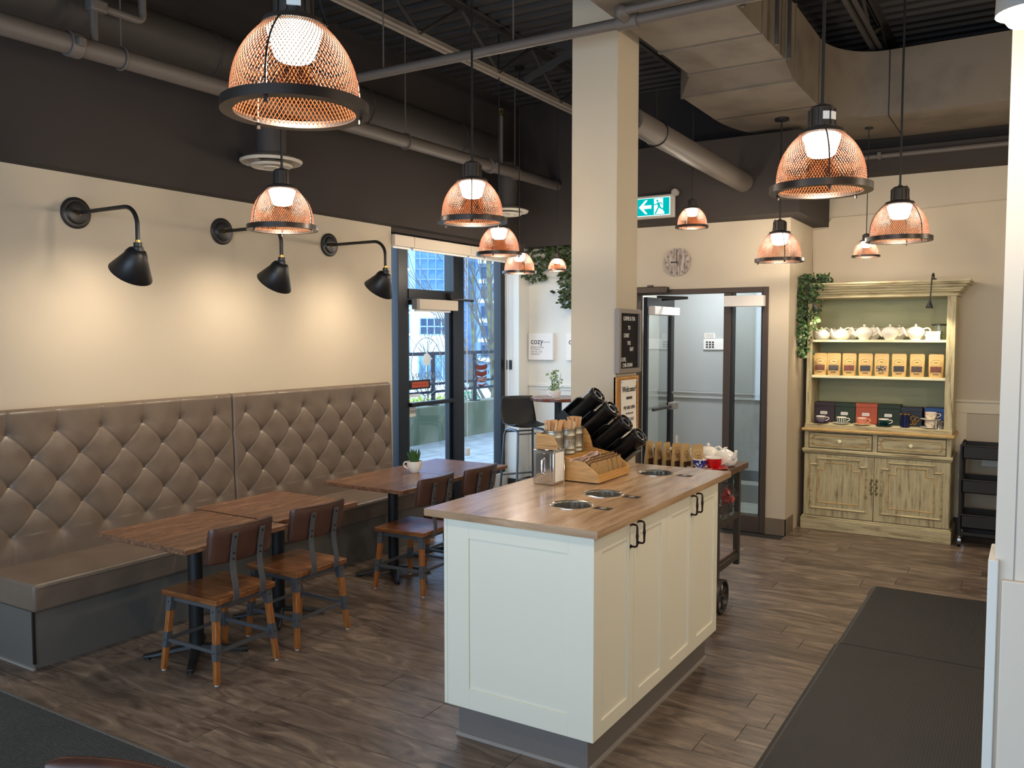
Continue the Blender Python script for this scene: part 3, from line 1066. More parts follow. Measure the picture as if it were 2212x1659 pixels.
for k in range(5):
    z = sz(770 - 46 * k, D3)
    G().box(sx(860, D3), sx(888, D3), -0.7, 0.1, z, z + 0.18, Mt3).out('balcony_slab', M_bwhite, wb, smooth=0)
    G().box(sx(862, D3), sx(886, D3), -0.7, -0.65, z + 0.2, z + 0.9, Mt3).out('balcony_rail', M_bbalc, wb, smooth=0)
    G().box(sx(872, D3), sx(884, D3), 0.02, 0.1, z + 0.25, z + 1.6, Mt3).out('window_pane', M_bdark, wb, smooth=0)

# bare tree
M_bark = mat('mossy_bark', lin(104, 104, 64), 0.9, col2=lin(72, 66, 54), scale=4)
M_twig = mat('grey_twig', lin(84, 82, 80), 0.9, spec=0.1)


def bare_tree(name, label, base, h, r, seed, lean=0.03, group=None):
    rnd = random.Random(seed)
    t = thing(name, label, 'tree', base, 0, group)
    g = G()
    top = Vector((lean * h, 0, h))
    g.tube([(0, 0, 0), (lean * h * .3, 0.05, h * .35), (lean * h * .7, -0.03, h * .7), top], [r, r * .8, r * .5, r * .12], 8)
    g.out('trunk', M_bark, t, world=False)
    g = G()
    for k in range(34):
        f = rnd.uniform(0.22, 0.95)
        p = Vector((lean * h * f, 0, h * f))
        a = rnd.uniform(0, 2 * PI)
        L = h * rnd.uniform(0.18, 0.34) * (1.15 - f * 0.6)
        d = Vector((math.cos(a) * 0.55, math.sin(a) * 0.55, 0.85)).normalized()
        q = [p + d * L * u + Vector((0, 0, 0.12 * L * u * u)) for u in (0, 0.33, 0.66, 1)]
        rr = r * 0.28 * (1.1 - f)
        g.tube(q, [rr + .008, rr * .7 + .007, rr * .45 + .006, 0.004], 5)
        for m in range(4):
            u = rnd.uniform(0.3, 0.95)
            p2 = p + d * L * u
            d2 = (d + Vector((rnd.uniform(-.7, .7), rnd.uniform(-.7, .7), rnd.uniform(0, .5)))).normalized()
            L2 = L * rnd.uniform(0.25, 0.5)
            g.tube([p2, p2 + d2 * L2 * .5, p2 + d2 * L2 + Vector((0, 0, .1 * L2))], [0.011, 0.008, 0.004], 4)
    stuff(g.out('branches', M_twig, t, world=False))
    return t


bare_tree('bare_tree', 'leafless tree with a mossy trunk outside the tall pane', far(24, sx(1075, 24), -4.6), 13.5, 0.125, 2, lean=-0.035)
bare_tree('bare_tree', 'thin leafless sapling left of the mossy tree outside', far(30, sx(1022, 30), -4.6), 11.0, 0.09, 5, lean=0.0)
bare_tree('bare_tree', 'small leafless tree in front of the white building outside', far(42, sx(925, 42), -4.6), 6.2, 0.07, 9, lean=0.0)


def shrub(label, base, r, h, seed, m):
    rnd = random.Random(seed)
    t = thing('shrub', label, 'shrub', base, 0, 'shrubs beyond the terrace wall')
    g = G()
    for k in range(420):
        a, b = rnd.uniform(0, 2 * PI), rnd.uniform(0, 1)
        p = Vector((r * math.sqrt(rnd.random()) * math.cos(a), r * math.sqrt(rnd.random()) * math.sin(a), h * b * (0.6 + .4 * rnd.random())))
        d = Vector((rnd.uniform(-1, 1), rnd.uniform(-1, 1), rnd.uniform(0, 1))).normalized() * 0.13
        e = d.orthogonal().normalized() * 0.05
        g.add([p - e, p + d, p + e, p - d * .4], [(0, 1, 2, 3)])
    stuff(g.out('foliage', m, t, world=False, smooth=0, fix=False))
    G().cyl((0, 0, -0.1), (0, 0, h * .6), 0.03, n=6).out('stem', M_bark, t, world=False)


M_yel = mat('yellow_green_leaf', lin(170, 170, 84), 0.8, col2=lin(120, 140, 70), scale=5)
shrub('yellow-green shrub beyond the terrace wall, under the exit notice', far(34, sx(897, 34), -1.6), 0.42, 0.9, 1, M_yel)
shrub('yellow-green shrub beyond the terrace wall, beside the door stile', far(34, sx(948, 34), -1.6), 0.42, 1.0, 2, M_yel)
shrub('low yellow-green shrub beyond the terrace wall, left of the green bank sign', far(34, sx(985, 34), -1.6), 0.25, 0.7, 3, M_yel)
struct(G().box(-9, 8, -2, 3, -4.6, -1.6, farM(36, 0, 0)).out('ground_bank', mat('planted_bank', lin(170, 168, 140), 0.9, col2=lin(110, 114, 84), scale=2), smooth=0))

# green bank sign
D4 = 33
sg = thing('bank_sign', 'green bank sign standing beyond the terrace wall', 'sign', far(D4, sx(1020, D4), -1.6))
Ms = farM(D4, 0, 0)
G().box(sx(1004, D4), sx(1033, D4), 0, 0.15, sz(868, D4), sz(845, D4), Ms).out('board', mat('bank_green', lin(30, 140, 86), 0.5), sg, smooth=0)
G().box(sx(1008, D4), sx(1012, D4), 0.05, 0.1, -1.6, sz(866, D4), Ms).box(sx(1026, D4), sx(1030, D4), 0.05, 0.1, -1.6, sz(866, D4), Ms).out('post', M_rail, sg, smooth=0)
for body, zz, s_ in (('Canada', 851, 0.085), ('Trust', 856, 0.085)):
    Mw = Ms @ Matrix(((1, 0, 0, sx(1016, D4)), (0, 0, -1, -0.005), (0, 1, 0, sz(zz, D4)), (0, 0, 0, 1)))
    words('lettering', body, s_ * 1.3, M_whiteplastic, sg, Mw)
G().box(sx(1009, D4), sx(1030, D4), -0.01, 0, sz(863, D4), sz(862, D4), Ms).out('rule', M_whiteplastic, sg, smooth=0)

# a passer-by, far off on the street
D5 = 72
base = far(D5, sx(1063, D5), -4.6)


def figure(base, rot):
    t = thing('person', 'person in a pale top and dark trousers walking outside, seen through the tall pane', 'person', base, rot)
    def skin(name, verts, edges, radii, m, root=0):
        me = bpy.data.meshes.new(name)
        me.from_pydata(verts, edges, [])
        me.materials.append(m)
        o = bpy.data.objects.new(name, me)
        COL.objects.link(o)
        o.parent = t
        md = o.modifiers.new('skin', 'SKIN')
        md.use_smooth_shade = True
        for i, r in enumerate(radii):
            me.skin_vertices[0].data[i].radius = (r, r)
            me.skin_vertices[0].data[i].use_root = (i == root)
        sb = o.modifiers.new('sub', 'SUBSURF')
        sb.levels = 1
        sb.render_levels = 1
        return o
    V = [(0, 0, 0.92), (0, 0, 1.12), (0, 0, 1.36), (0, 0.01, 1.48), (0, 0.03, 1.60), (0, 0.03, 1.70),
         (0.17, 0, 1.38), (0.21, -0.05, 1.12), (0.20, 0.12, 0.92), (-0.17, 0, 1.38), (-0.21, -0.02, 1.12), (-0.2, -0.1, 0.88),
         (0.09, 0, 0.86), (0.10, 0.14, 0.48), (0.10, 0.10, 0.06), (0.10, 0.22, 0.03), (-0.09, 0, 0.86), (-0.10, -0.05, 0.48), (-0.10, -0.28, 0.12), (-0.10, -0.2, 0.04)]
    E_ = [(0, 1), (1, 2), (2, 3), (3, 4), (4, 5), (2, 6), (6, 7), (7, 8), (2, 9), (9, 10), (10, 11), (0, 12), (12, 13), (13, 14), (14, 15), (0, 16), (16, 17), (17, 18), (18, 19)]
    R_ = [.14, .13, .15, .06, .09, .09, .06, .045, .035, .06, .045, .035, .09, .06, .045, .035, .09, .06, .045, .035]
    skin('body', V, E_, R_, mat('passerby_skin', lin(196, 150, 128), 0.7))
    skin('jacket', [(0, 0, 0.95), (0, 0, 1.15), (0, 0, 1.38), (0.17, 0, 1.39), (0.215, -0.05, 1.12), (0.2, 0.09, 0.97), (-0.17, 0, 1.39), (-0.215, -0.02, 1.12), (-0.2, -0.08, 0.93)],
         [(0, 1), (1, 2), (2, 3), (3, 4), (4, 5), (2, 6), (6, 7), (7, 8)], [.17, .155, .165, .075, .06, .05, .075, .06, .05], mat('pale_jacket', lin(226, 216, 204), 0.8))
    skin('trousers', [(0, 0, 0.93), (0.09, 0, 0.84), (0.10, 0.14, 0.48), (0.10, 0.10, 0.10), (-0.09, 0, 0.84), (-0.10, -0.05, 0.48), (-0.10, -0.27, 0.14)],
         [(0, 1), (1, 2), (2, 3), (0, 4), (4, 5), (5, 6)], [.16, .11, .08, .06, .11, .08, .06], mat('dark_trousers', lin(40, 40, 64), 0.8))
    G().ball((0, 0.0, 1.68), 0.115, 12, 8, (1, 1.05, 1.0)).ball((0, -0.06, 1.58), 0.08, 10, 6, (1, .6, 1.3)).out('hair', mat('auburn_hair', lin(150, 90, 56), 0.7), t, world=False)


figure(base, ANG - PI / 2)
# ------------------------------------------------------------------ pendant lamps
M_copper = mat('copper_mesh', (0.105, 0.030, 0.0085, 1), 0.6, 0.0, spec=0.15)
M_ring = mat('dark_bronze_ring', lin(58, 50, 46), 0.35, 0.6)
M_cap = mat('lamp_housing', lin(60, 52, 47), 0.5, 0.3)
M_led = emit('lamp_diffuser_glow', (1.0, 0.90, 0.74, 1), 9.0)
CEIL = 4.22


def dome(t):
    """radius and height over the ring of the mesh shade, t from 0 (ring) to 1 (top)"""
    # even steps along the curve: denser towards the rounded top
    h = 1 - (1 - t) ** 1.35
    return 0.168 - 0.086 * h ** 2.8, 0.212 * h


def make_pendant():
    t = thing('pendant_light', 'x', 'lamp', (0, 0, 0), 0, 'copper mesh pendant lamps')
    g = G()
    NS, NT = 90, 18
    for fam in (1, -1):
        for s in range(NS):
            a0 = 2 * PI * s / NS
            pts = []
            vs = []
            for k in range(NT + 1):
                u = k / NT
                r, z = dome(u)
                a = a0 + fam * u * 0.95
                er, ez = math.cos(a), math.sin(a)
                w = 0.00135 * (0.5 + 0.5 * r / 0.168)
                vs += [(r * er - w * -ez, r * ez - w * er, z), (r * er + w * -ez, r * ez + w * er, z), ((r - 0.0022) * er, (r - 0.0022) * ez, z - 0.0008)]
            fs = []
            for k in range(NT):
                a, b = 3 * k, 3 * k + 3
                for i in range(3):
                    fs.append((a + i, a + (i + 1) % 3, b + (i + 1) % 3, b + i))
            g.add(vs, fs)
    stuff(g.out('mesh_shade', M_copper, t, world=False, smooth=0, fix=False))
    G().lathe([(0.158, -0.012), (0.192, -0.012), (0.192, 0.014), (0.189, 0.014), (0.189, -0.009), (0.158, -0.009)], 48, closed=True).out('ring', M_ring, t, world=False)
    G().lathe([(0.0, 0.318), (0.035, 0.318), (0.047, 0.308), (0.05, 0.236), (0.080, 0.226), (0.086, 0.213), (0.077, 0.209), (0, 0.219)], 28).out('housing', M_cap, t, world=False)
    g = G()
    for i in range(12):
        a = 2 * PI * i / 12
        g.box(0.046, 0.054, -0.002, 0.002, 0.240, 0.303, Matrix.Rotation(a, 4, 'Z'))
    stuff(g.out('cooling_fin', M_cap, t, world=False, smooth=0))
    G().lathe([(0, 0.124), (0.040, 0.125), (0.052, 0.134), (0.0745, 0.208), (0, 0.2085)], 28).out('diffuser', M_led, t, world=False)
    for i in range(3):
        a = 2 * PI * i / 3 + 0.5
        pts = [((dome(u)[0] + 0.005) * math.cos(a), (dome(u)[0] + 0.005) * math.sin(a), dome(u)[1]) for u in [k / 10 for k in range(11)]]
        pts = [(0.172 * math.cos(a), 0.172 * math.sin(a), -0.026)] + pts + [(0.05 * math.cos(a), 0.05 * math.sin(a), 0.236)]
        G().tube(pts, 0.003, 6).cyl((0.172 * math.cos(a), 0.172 * math.sin(a), -0.026), (0.172 * math.cos(a), 0.172 * math.sin(a), -0.012), 0.006, n=8).out('frame_rod', M_ring, t, world=False)
    g = G().tube([(0.03, 0, 0.315), (0.055, 0, 0.328), (0.066, 0, 0.318), (0.07, 0, 0.274), (0.085, 0, 0.226), (0.09, 0, 0.209)], 0.004, 6)
    g.out('wire', M_black, t, world=False)
    return t


def make_cord(t, h, sc):
    g = G().cyl((0, 0, 0.312), (0, 0, h / sc), 0.0065, n=8)
    g.lathe([(0, 0.333), (0.014, 0.328), (0.014, 0.313), (0, 0.313)], 10)
    g.out('stem', M_black, t, world=False)
    G().lathe([(0, h / sc), (0.055, h / sc), (0.055, h / sc - 0.02), (0.01, h / sc - 0.03), (0, h / sc - 0.03)], 16).out('canopy', M_black, t, world=False)


PEND = [  # position of the ring, diameter, spin, label
    ((-1.66, 1.62, 2.335), 0.38, 0.4, 'largest and nearest copper mesh pendant lamp, hanging top left of the column'),
    ((-3.48, 3.29, 2.320), 0.38, 1.9, 'copper mesh pendant lamp in front of the middle wall sconce, below a white air diffuser'),
    ((-2.61, 3.83, 2.360), 0.38, 2.7, 'copper mesh pendant lamp left of the column, hanging before the window bay soffit'),
    ((-3.77, 5.92, 2.405), 0.38, 2.4, 'amber glowing copper mesh pendant lamp in front of the tall window pane'),
    ((-4.16, 6.89, 2.330), 0.325, 0.9, 'rosy copper mesh pendant lamp in front of the white window pier'),
    ((-4.05, 7.43, 2.380), 0.205, 1.5, 'small copper mesh pendant lamp in front of the ivy, just left of the column'),
    ((-0.72, 3.43, 2.305), 0.38, 2.5, 'big copper mesh pendant lamp with two white stickers on its housing, right of the duct'),
    ((-2.31, 6.43, 2.585), 0.258, 2.1, 'small copper mesh pendant lamp right of the green exit sign'),
    ((-1.74, 6.85, 2.330), 0.38, 2.6, 'copper mesh pendant lamp over the wall corner right of the clock'),
    ((-0.72, 5.62, 2.320), 0.38, 0.95, 'rightmost copper mesh pendant lamp, left of the white partition'),
    ((-1.21, 7.53, 2.390), 0.222, 1.3, 'smallest copper mesh pendant lamp above the green dresser'),
]
pproto = make_pendant()
pends = []
for i, (p, dia, spin, lab) in enumerate(PEND):
    sc = dia / 0.386
    t = place(pproto, p, spin, lab, None, first=False, scale=sc)
    top = CEIL
    if i in (8, 10):   # these hang from the underside of the air duct
        top = 3.434
    make_cord(t, top - p[2], sc)
    pends.append(t)
    add_light('pendant_bulb', 'POINT', (p[0], p[1], p[2] + 0.075 * sc), PENDANT_W * (1.0 if dia > 0.3 else 0.55), WARM, shadow_soft_size=0.045 * sc)
for ch in list(pproto.children):
    bpy.data.objects.remove(ch)
bpy.data.objects.remove(pproto)
for a in (0.0, 0.62):
    Mst = Matrix.Rotation(math.radians(-62) - PEND[6][2] + a, 4, 'Z')
    G().box(0.0495, 0.0545, -0.012, 0.012, 0.258, 0.288, Mst).out('sticker', M_whiteplastic, pends[6], world=False, smooth=0)
for a in (0.0,):
    Mst = Matrix.Rotation(math.radians(-45) - PEND[0][2] + a, 4, 'Z')
    G().box(0.0495, 0.0545, -0.018, 0.018, 0.250, 0.285, Mst).out('sticker', M_whiteplastic, pends[0], world=False, smooth=0)

# ------------------------------------------------------------------ wall sconces
M_sc = mat('black_enamel', lin(27, 26, 27), 0.42)
M_sc_in = mat('white_enamel', lin(235, 228, 214), 0.5)


def make_sconce():
    """origin on the wall; x points into the room"""
    t = thing('wall_sconce', 'x', 'lamp', (0, 0, 0), 0, 'black gooseneck wall sconces')
    Mx = Matrix.Rotation(PI / 2, 4, 'Y')
    G().lathe([(0, 0.001), (0.095, 0.001), (0.095, 0.012), (0.085, 0.018), (0.07, 0.018), (0.062, 0.03), (0.05, 0.034), (0, 0.036)], 32, Mx).out('wall_plate', M_sc, t, world=False)
    G().cyl((0.034, 0, 0), (0.055, 0, 0), 0.014, n=14).out('brass_collar', M_brass, t, world=False)
    pts = [(0.05, 0, 0), (0.49, 0, 0.0)] + [(0.49 + 0.115 * math.sin(a), 0, -0.115 + 0.115 * math.cos(a)) for a in [PI / 2 * k / 8 for k in range(1, 9)]] + [(0.605, 0, -0.20)]
    G().tube(pts, 0.0125, 10).out('arm', M_sc, t, world=False)
    G().cyl((0.605, 0, -0.197), (0.605, 0, -0.212), 0.0135, n=14).out('brass_collar', M_brass, t, world=False)
    G().lathe([(0, -0.21), (0.024, -0.212), (0.024, -0.235), (0.031, -0.24), (0.031, -0.262), (0, -0.264)], 20, Matrix.Translation((0.605, 0, 0))).out('socket', M_sc, t, world=False)
    # shade: a cone cut on the slant, leaning towards the wall
    Ms = Matrix.Translation((0.605, 0, -0.245)) @ Matrix.Rotation(math.radians(28), 4, 'Y')
    n = 32
    vs, fs = [], []
    rows_ = [(0.030, 0.0, 0.0), (0.048, -0.010, 0.0), (0.060, -0.030, 0.0), (0.066, -0.050, 0.0), (0.124, -0.158, 0.22)]
    for (r, z, sl) in rows_:
        for i in range(n):
            a = 2 * PI * i / n
            x, yv = r * math.cos(a), r * math.sin(a)
            vs.append(Ms @ Vector((x, yv, z + sl * x * -0.75)))
    for k in range(len(rows_) - 1):
        for i in range(n):
            j = (i + 1) % n
            fs.append((k * n + i, k * n + j, (k + 1) * n + j, (k + 1) * n + i))
    fs.append(tuple(range(n)))
    g = G().add(vs, fs)
    o = g.out('shade', M_sc, t, world=False)
    md = o.modifiers.new('thick', 'SOLIDIFY')
    md.thickness = 0.004
    md.offset = -1
    G().lathe([(0, -0.06), (0.02, -0.065), (0.032, -0.09), (0.02, -0.115), (0, -0.12)], 16, Ms).out('bulb', emit('sconce_bulb_glow', (1, 0.86, 0.64, 1), 30.0), t, world=False)
    return t


sp = make_sconce()
for i, (yv, lab) in enumerate(((3.05, 'leftmost black gooseneck wall sconce above the banquette'),
                              (4.14, 'middle black gooseneck wall sconce, half hidden by a copper pendant'),
                              (5.23, 'black gooseneck wall sconce nearest the window bay'))):
    t = place(sp, (-5.0, yv, 2.485), 0, lab, first=(i == 0))
    d = Vector((-0.75, 0, -1.0))
    q = d.to_track_quat('-Z', 'Y').to_euler()
    add_light('sconce_spot', 'SPOT', (-4.435, yv, 2.125), SCONCE_W, WARM, rot=q, spot_size=math.radians(155), spot_blend=1.0, shadow_soft_size=0.04)

# ------------------------------------------------------------------ lamp at the top right corner
bl = thing('bulb_lamp', 'white glowing lamp in a grey shade at the top right corner, before the partition', 'lamp', (-0.03, 2.05, 2.39))
Mb = Matrix.Translation((-0.028, 2.05, 2.40))
G().lathe([(0.02, 0.12), (0.05, 0.10), (0.062, 0.05), (0.064, 0.0), (0.06, 0.0), (0.057, 0.05), (0.045, 0.095), (0.02, 0.112)], 24, Mb, closed=True).out('shade', M_greyplastic, bl)
G().lathe([(0, 0.10), (0.035, 0.09), (0.052, 0.05), (0.054, 0.0), (0.04, -0.02), (0, -0.028)], 24, Mb).out('bulb', emit('bulb_glow', (1, 0.95, 0.86, 1), 6.0), bl)
G().cyl((-0.028, 2.05, 2.51), (-0.028, 2.05, 4.22), 0.006, n=8).out('stem', M_black, bl)
G().lathe([(0, 4.22), (0.05, 4.22), (0.05, 4.20), (0, 4.19)], 16, Matrix.Translation((-0.028, 2.05, 0))).out('canopy', M_black, bl)
add_light('bulb_lamp_light', 'POINT', (-0.028, 2.05, 2.33), 7.0, (1, 0.86, 0.66), shadow_soft_size=0.06)
# bare point lights added for unseen lamps over the service counter, right of frame
for yv in (3.9, 6.0):
    add_light('counter_standin', 'POINT', (1.25, yv, 2.38), 30.0, (1.0, 0.87, 0.68), shadow_soft_size=0.08)
# added ceiling panel, standing in for daylight from an unseen outer door
vp = thing('vestibule_fill', 'added white ceiling panel standing in for daylight in the vestibule behind the wired glass', 'lamp', (-2.7, 8.1, 2.57))
G().box(-2.85, -2.55, 7.95, 8.25, 2.575, 2.60).out('fill_frame', M_whiteplastic, vp, smooth=0)
G().box(-2.83, -2.57, 7.97, 8.23, 2.57, 2.575).out('fill_panel', emit('vestibule_fill_glow', (0.86, 0.93, 1, 1), 8.0), vp, smooth=0)
add_light('vestibule_fill_light', 'AREA', (-2.7, 8.1, 2.56), 9.5, (0.92, 0.97, 1.0), shape='SQUARE', size=0.28)
# ------------------------------------------------------------------ tufted banquette
M_leather = mat('taupe_leather', lin(114, 99, 86), 0.34, col2=lin(104, 90, 78), scale=6, bump=0.08, bscale=220, spec=0.45)
M_button = mat('dark_leather_button', lin(84, 68, 56), 0.4)
M_plinth = mat('grey_plinth_laminate', lin(98, 94, 88), 0.55)
bq = thing('banquette', 'long taupe leather banquette with a button tufted back along the cream wall', 'bench', (-4.75, 4.1, 0))
SP, ZR = 0.2845, 0.1455
ZTOP = 1.187


def tuft(yv, z, y0off):
    u = (yv - y0off) / SP
    w = (ZTOP - z) / ZR
    # distance to the nearest button (staggered rows, five of them)
    best = 9.0
    for r in range(5):
        du = u - (0.5 if r % 2 else 0.0)
        du -= round(du)
        best = min(best, math.hypot(du * SP, (w - r) * ZR))
    dimple = 0.029 * math.exp(-(best / 0.036) ** 1.0)
    if w < 0:
        c = abs(math.sin(PI * u)) * SP / PI
        edge = max(0.0, min(1.0, (1.325 - z) / 0.03))
        groove = 0.007 * math.exp(-(c / 0.0048))
        puff = 0.0035 * abs(math.sin(PI * u)) ** 0.8
    elif w > 4:
        w2 = w - 4
        c = abs(math.sin(PI * u)) * SP / PI
        groove = 0.004 * math.exp(-(c / 0.007) ** 1.2) * min(1, w2 * 2) + 0.0
        puff = 0.006 * abs(math.sin(PI * (u + w / 2)) * math.sin(PI * (u - w / 2))) * max(0, 1 - w2)
    else:
        s1, s2 = abs(math.sin(PI * (u + w / 2))), abs(math.sin(PI * (u - w / 2)))
        c = min(s1, s2) * 0.127 / PI * 2
        groove = 0.0090 * math.exp(-(c / 0.0046)) * (0.5 + 0.5 * math.exp(-best / 0.07))
        puff = 0.0035 * (s1 * s2) ** 0.7
    return 0.032 - dimple - groove + puff


for (ya, yb, off) in ((2.385, 4.104, 2.540), (4.108, 5.86, 4.237)):
    nu, nv = int((yb - ya) / 0.0062), 150

    def fn(a, b, ya=ya, yb=yb, off=off):
        yv = ya + (yb - ya) * a
        z = 0.40 + (1.325 - 0.40) * b
        d = tuft(yv, z, off)
        e = min((yv - ya), (yb - yv)) / 0.05
        k = min(1.0, max(0.0, e))
        # buttons next to the panel edges leave the edge itself flat and rounded over
        d = d * k + 0.034 * (1 - k)
        if e < 0.35:
            d -= 0.02 * (1 - e / 0.35) ** 2
        lean = (1.325 - z) * 0.03
        if z > 1.30:
            d -= 0.03 * ((z - 1.30) / 0.025) ** 2
        return (-4.905 + d + lean, yv, z)

    g = G().grid(fn, nu, nv)
    w = nv + 1
    n0 = len(g.v)
    # close the sides, the top and the back
    back = []
    for i in range(nu + 1):
        p = g.v[i * w + nv]
        back.append(Vector((-4.995, p.y, 1.305)))
    g.v += back
    g.f += [(i * w + nv, (i + 1) * w + nv, n0 + i + 1, n0 + i) for i in range(nu)]
    for i in (0, nu):
        m0 = len(g.v)
        g.v += [Vector((-4.995, g.v[i * w].y, 0.40)), Vector((-4.995, g.v[i * w].y, 1.305))]
        ring_ = [i * w + k for k in range(nv + 1)] + [m0 + 1, m0]
        g.f.append(tuple(ring_))
    bk = g.out('backrest', M_leather, bq, smooth=70)
    btn = None
    k0 = -8
    for r in range(5):
        z = ZTOP - ZR * r
        for k in range(-8, 9):
            yv = off + SP * (k + (0.5 if r % 2 else 0.0))
            if yv < ya + 0.07 or yv > yb - 0.07:
                continue
            x = -4.905 + (1.325 - z) * 0.03 - 0.0035
            if btn is None:
                btn = G().lathe([(0, 0.011), (0.009, 0.009), (0.014, 0.004), (0.0145, 0), (0.0, 0)], 12, Matrix.Translation((x, yv, z)) @ Matrix.Rotation(PI / 2, 4, 'Y')).out('button', M_button, bk, smooth=60)
                b0 = Vector((x, yv, z))
            else:
                o = btn.copy()
                COL.objects.link(o)
                o.location = Vector((x, yv, z)) - b0
for (ya, yb) in ((2.376, 4.102), (4.106, 5.86)):
    sc_ = G().box(-4.90, -4.365, ya, yb, 0.305, 0.452)
    o = sc_.out('seat_cushion', M_leather, bq, bevel=0.016, seg=3)
    G().tube([(-4.366, ya + 0.02, 0.432), (-4.366, yb - 0.02, 0.432)], 0.004, 6).out('piping', M_leather, o)
G().box(-4.99, -4.395, 2.385, 5.86, 0, 0.304).out('plinth', M_plinth, bq, smooth=0)
G().box(-4.40, -4.388, 2.380, 2.392, 0.03, 0.304).out('corner_trim', M_black, bq, smooth=0)
G().box(-4.99, -4.383, 2.372, 2.385, 0, 0.012).out('floor_bead', M_greyplastic, bq, smooth=0)

# ------------------------------------------------------------------ dining tables
_t = [(0.34, lin(86, 58, 43)), (0.48, lin(114, 79, 57)), (0.60, lin(134, 96, 71)), (0.75, lin(156, 118, 90))]
M_table = wood('stained_oak_top', _t, scale=5.0, stretch=(5, 0.8, 5), rough=0.26, distort=1.2, bump=0.04)
M_iron = mat('black_cast_iron', lin(26, 27, 28), 0.5, 0.2)


def make_table():
    """origin on the floor under the middle; top 0.70 (x) by 0.665 (y)"""
    t = thing('dining_table', 'x', 'table', (0, 0, 0))
    G().box(-0.355, 0.355, -0.333, 0.333, 0.672, 0.70).out('tabletop', M_table, t, world=False, bevel=0.003)
    G().cyl((0, 0, 0.055), (0, 0, 0.65), 0.038, n=20).out('column', M_iron, t, world=False)
    G().box(-0.22, 0.22, -0.025, 0.025, 0.655, 0.672).box(-0.025, 0.025, -0.22, 0.22, 0.650, 0.670).out('top_plate', M_iron, t, world=False, smooth=0)
    for k in range(4):
        a = PI / 4 + k * PI / 2
        R = Matrix.Rotation(a, 4, 'Z')
        pts = [(0.0, 0, 0.072), (0.10, 0, 0.058), (0.22, 0, 0.034), (0.275, 0, 0.026)]
        g = G()
        hw = [0.034, 0.028, 0.025, 0.02]
        lo, up_ = [], []
        vs = []
        for (x, _, z), w_ in zip(pts, hw):
            vs += [(x, -w_, 0.012 if x > .2 else z - 0.028), (x, w_, 0.012 if x > .2 else z - 0.028), (x, w_ * .7, z), (x, -w_ * .7, z)]
        fs = []
        for i in range(3):
            for q in range(4):
                fs.append((4 * i + q, 4 * i + (q + 1) % 4, 4 * i + 4 + (q + 1) % 4, 4 * i + 4 + q))
        fs += [(3, 2, 1, 0), (12, 13, 14, 15)]
        g.add(vs, fs).xf(R)
        f = g.out('foot', M_iron, t, world=False, bevel=0.006)
        G().cyl((0.25, 0, 0), (0.25, 0, 0.014), 0.016, n=12).xf(R).out('glide', M_black, f, world=False)
    return t


tp = make_table()
TABLES = [((-3.845, 2.965), 'nearest dark stained oak table with a black iron pedestal, in front of the banquette end'),
          ((-3.95, 3.655), 'dark stained oak table pushed up behind the nearest one, set closer to the banquette'),
          ((-3.935, 4.745), 'dark stained oak table across the gap, near end of the far pair'),
          ((-3.935, 5.415), 'farthest dark stained oak table, beside the window bay')]
for i, ((x, yv), lab) in enumerate(TABLES):
    place(tp, (x, yv, 0), 0, lab, 'oak tables along the banquette', first=(i == 0))

# ------------------------------------------------------------------ dining chairs
_s = [(0.32, lin(92, 52, 26)), (0.46, lin(122, 74, 40)), (0.60, lin(146, 94, 54)), (0.75, lin(160, 108, 66))]
M_seat = wood('chair_seat_wood', _s, scale=4.0, stretch=(8, 1.2, 8), rough=0.28, distort=0.8, bump=0.03)
M_leg = wood('chair_leg_wood', [(0.3, lin(112, 62, 26)), (0.5, lin(152, 92, 44)), (0.75, lin(178, 116, 62))], scale=5.0, stretch=(9, 9, 1), rough=0.35, bump=0.03)
M_gun = mat('gunmetal_strap', lin(98, 101, 105), 0.42, 0.5, bump=0.06, bscale=90)
M_brown = mat('brown_leatherette', lin(82, 52, 40), 0.34, col2=lin(64, 40, 32), scale=7, bump=0.12, bscale=40)
M_pad = mat('white_glide', lin(210, 208, 200), 0.6)


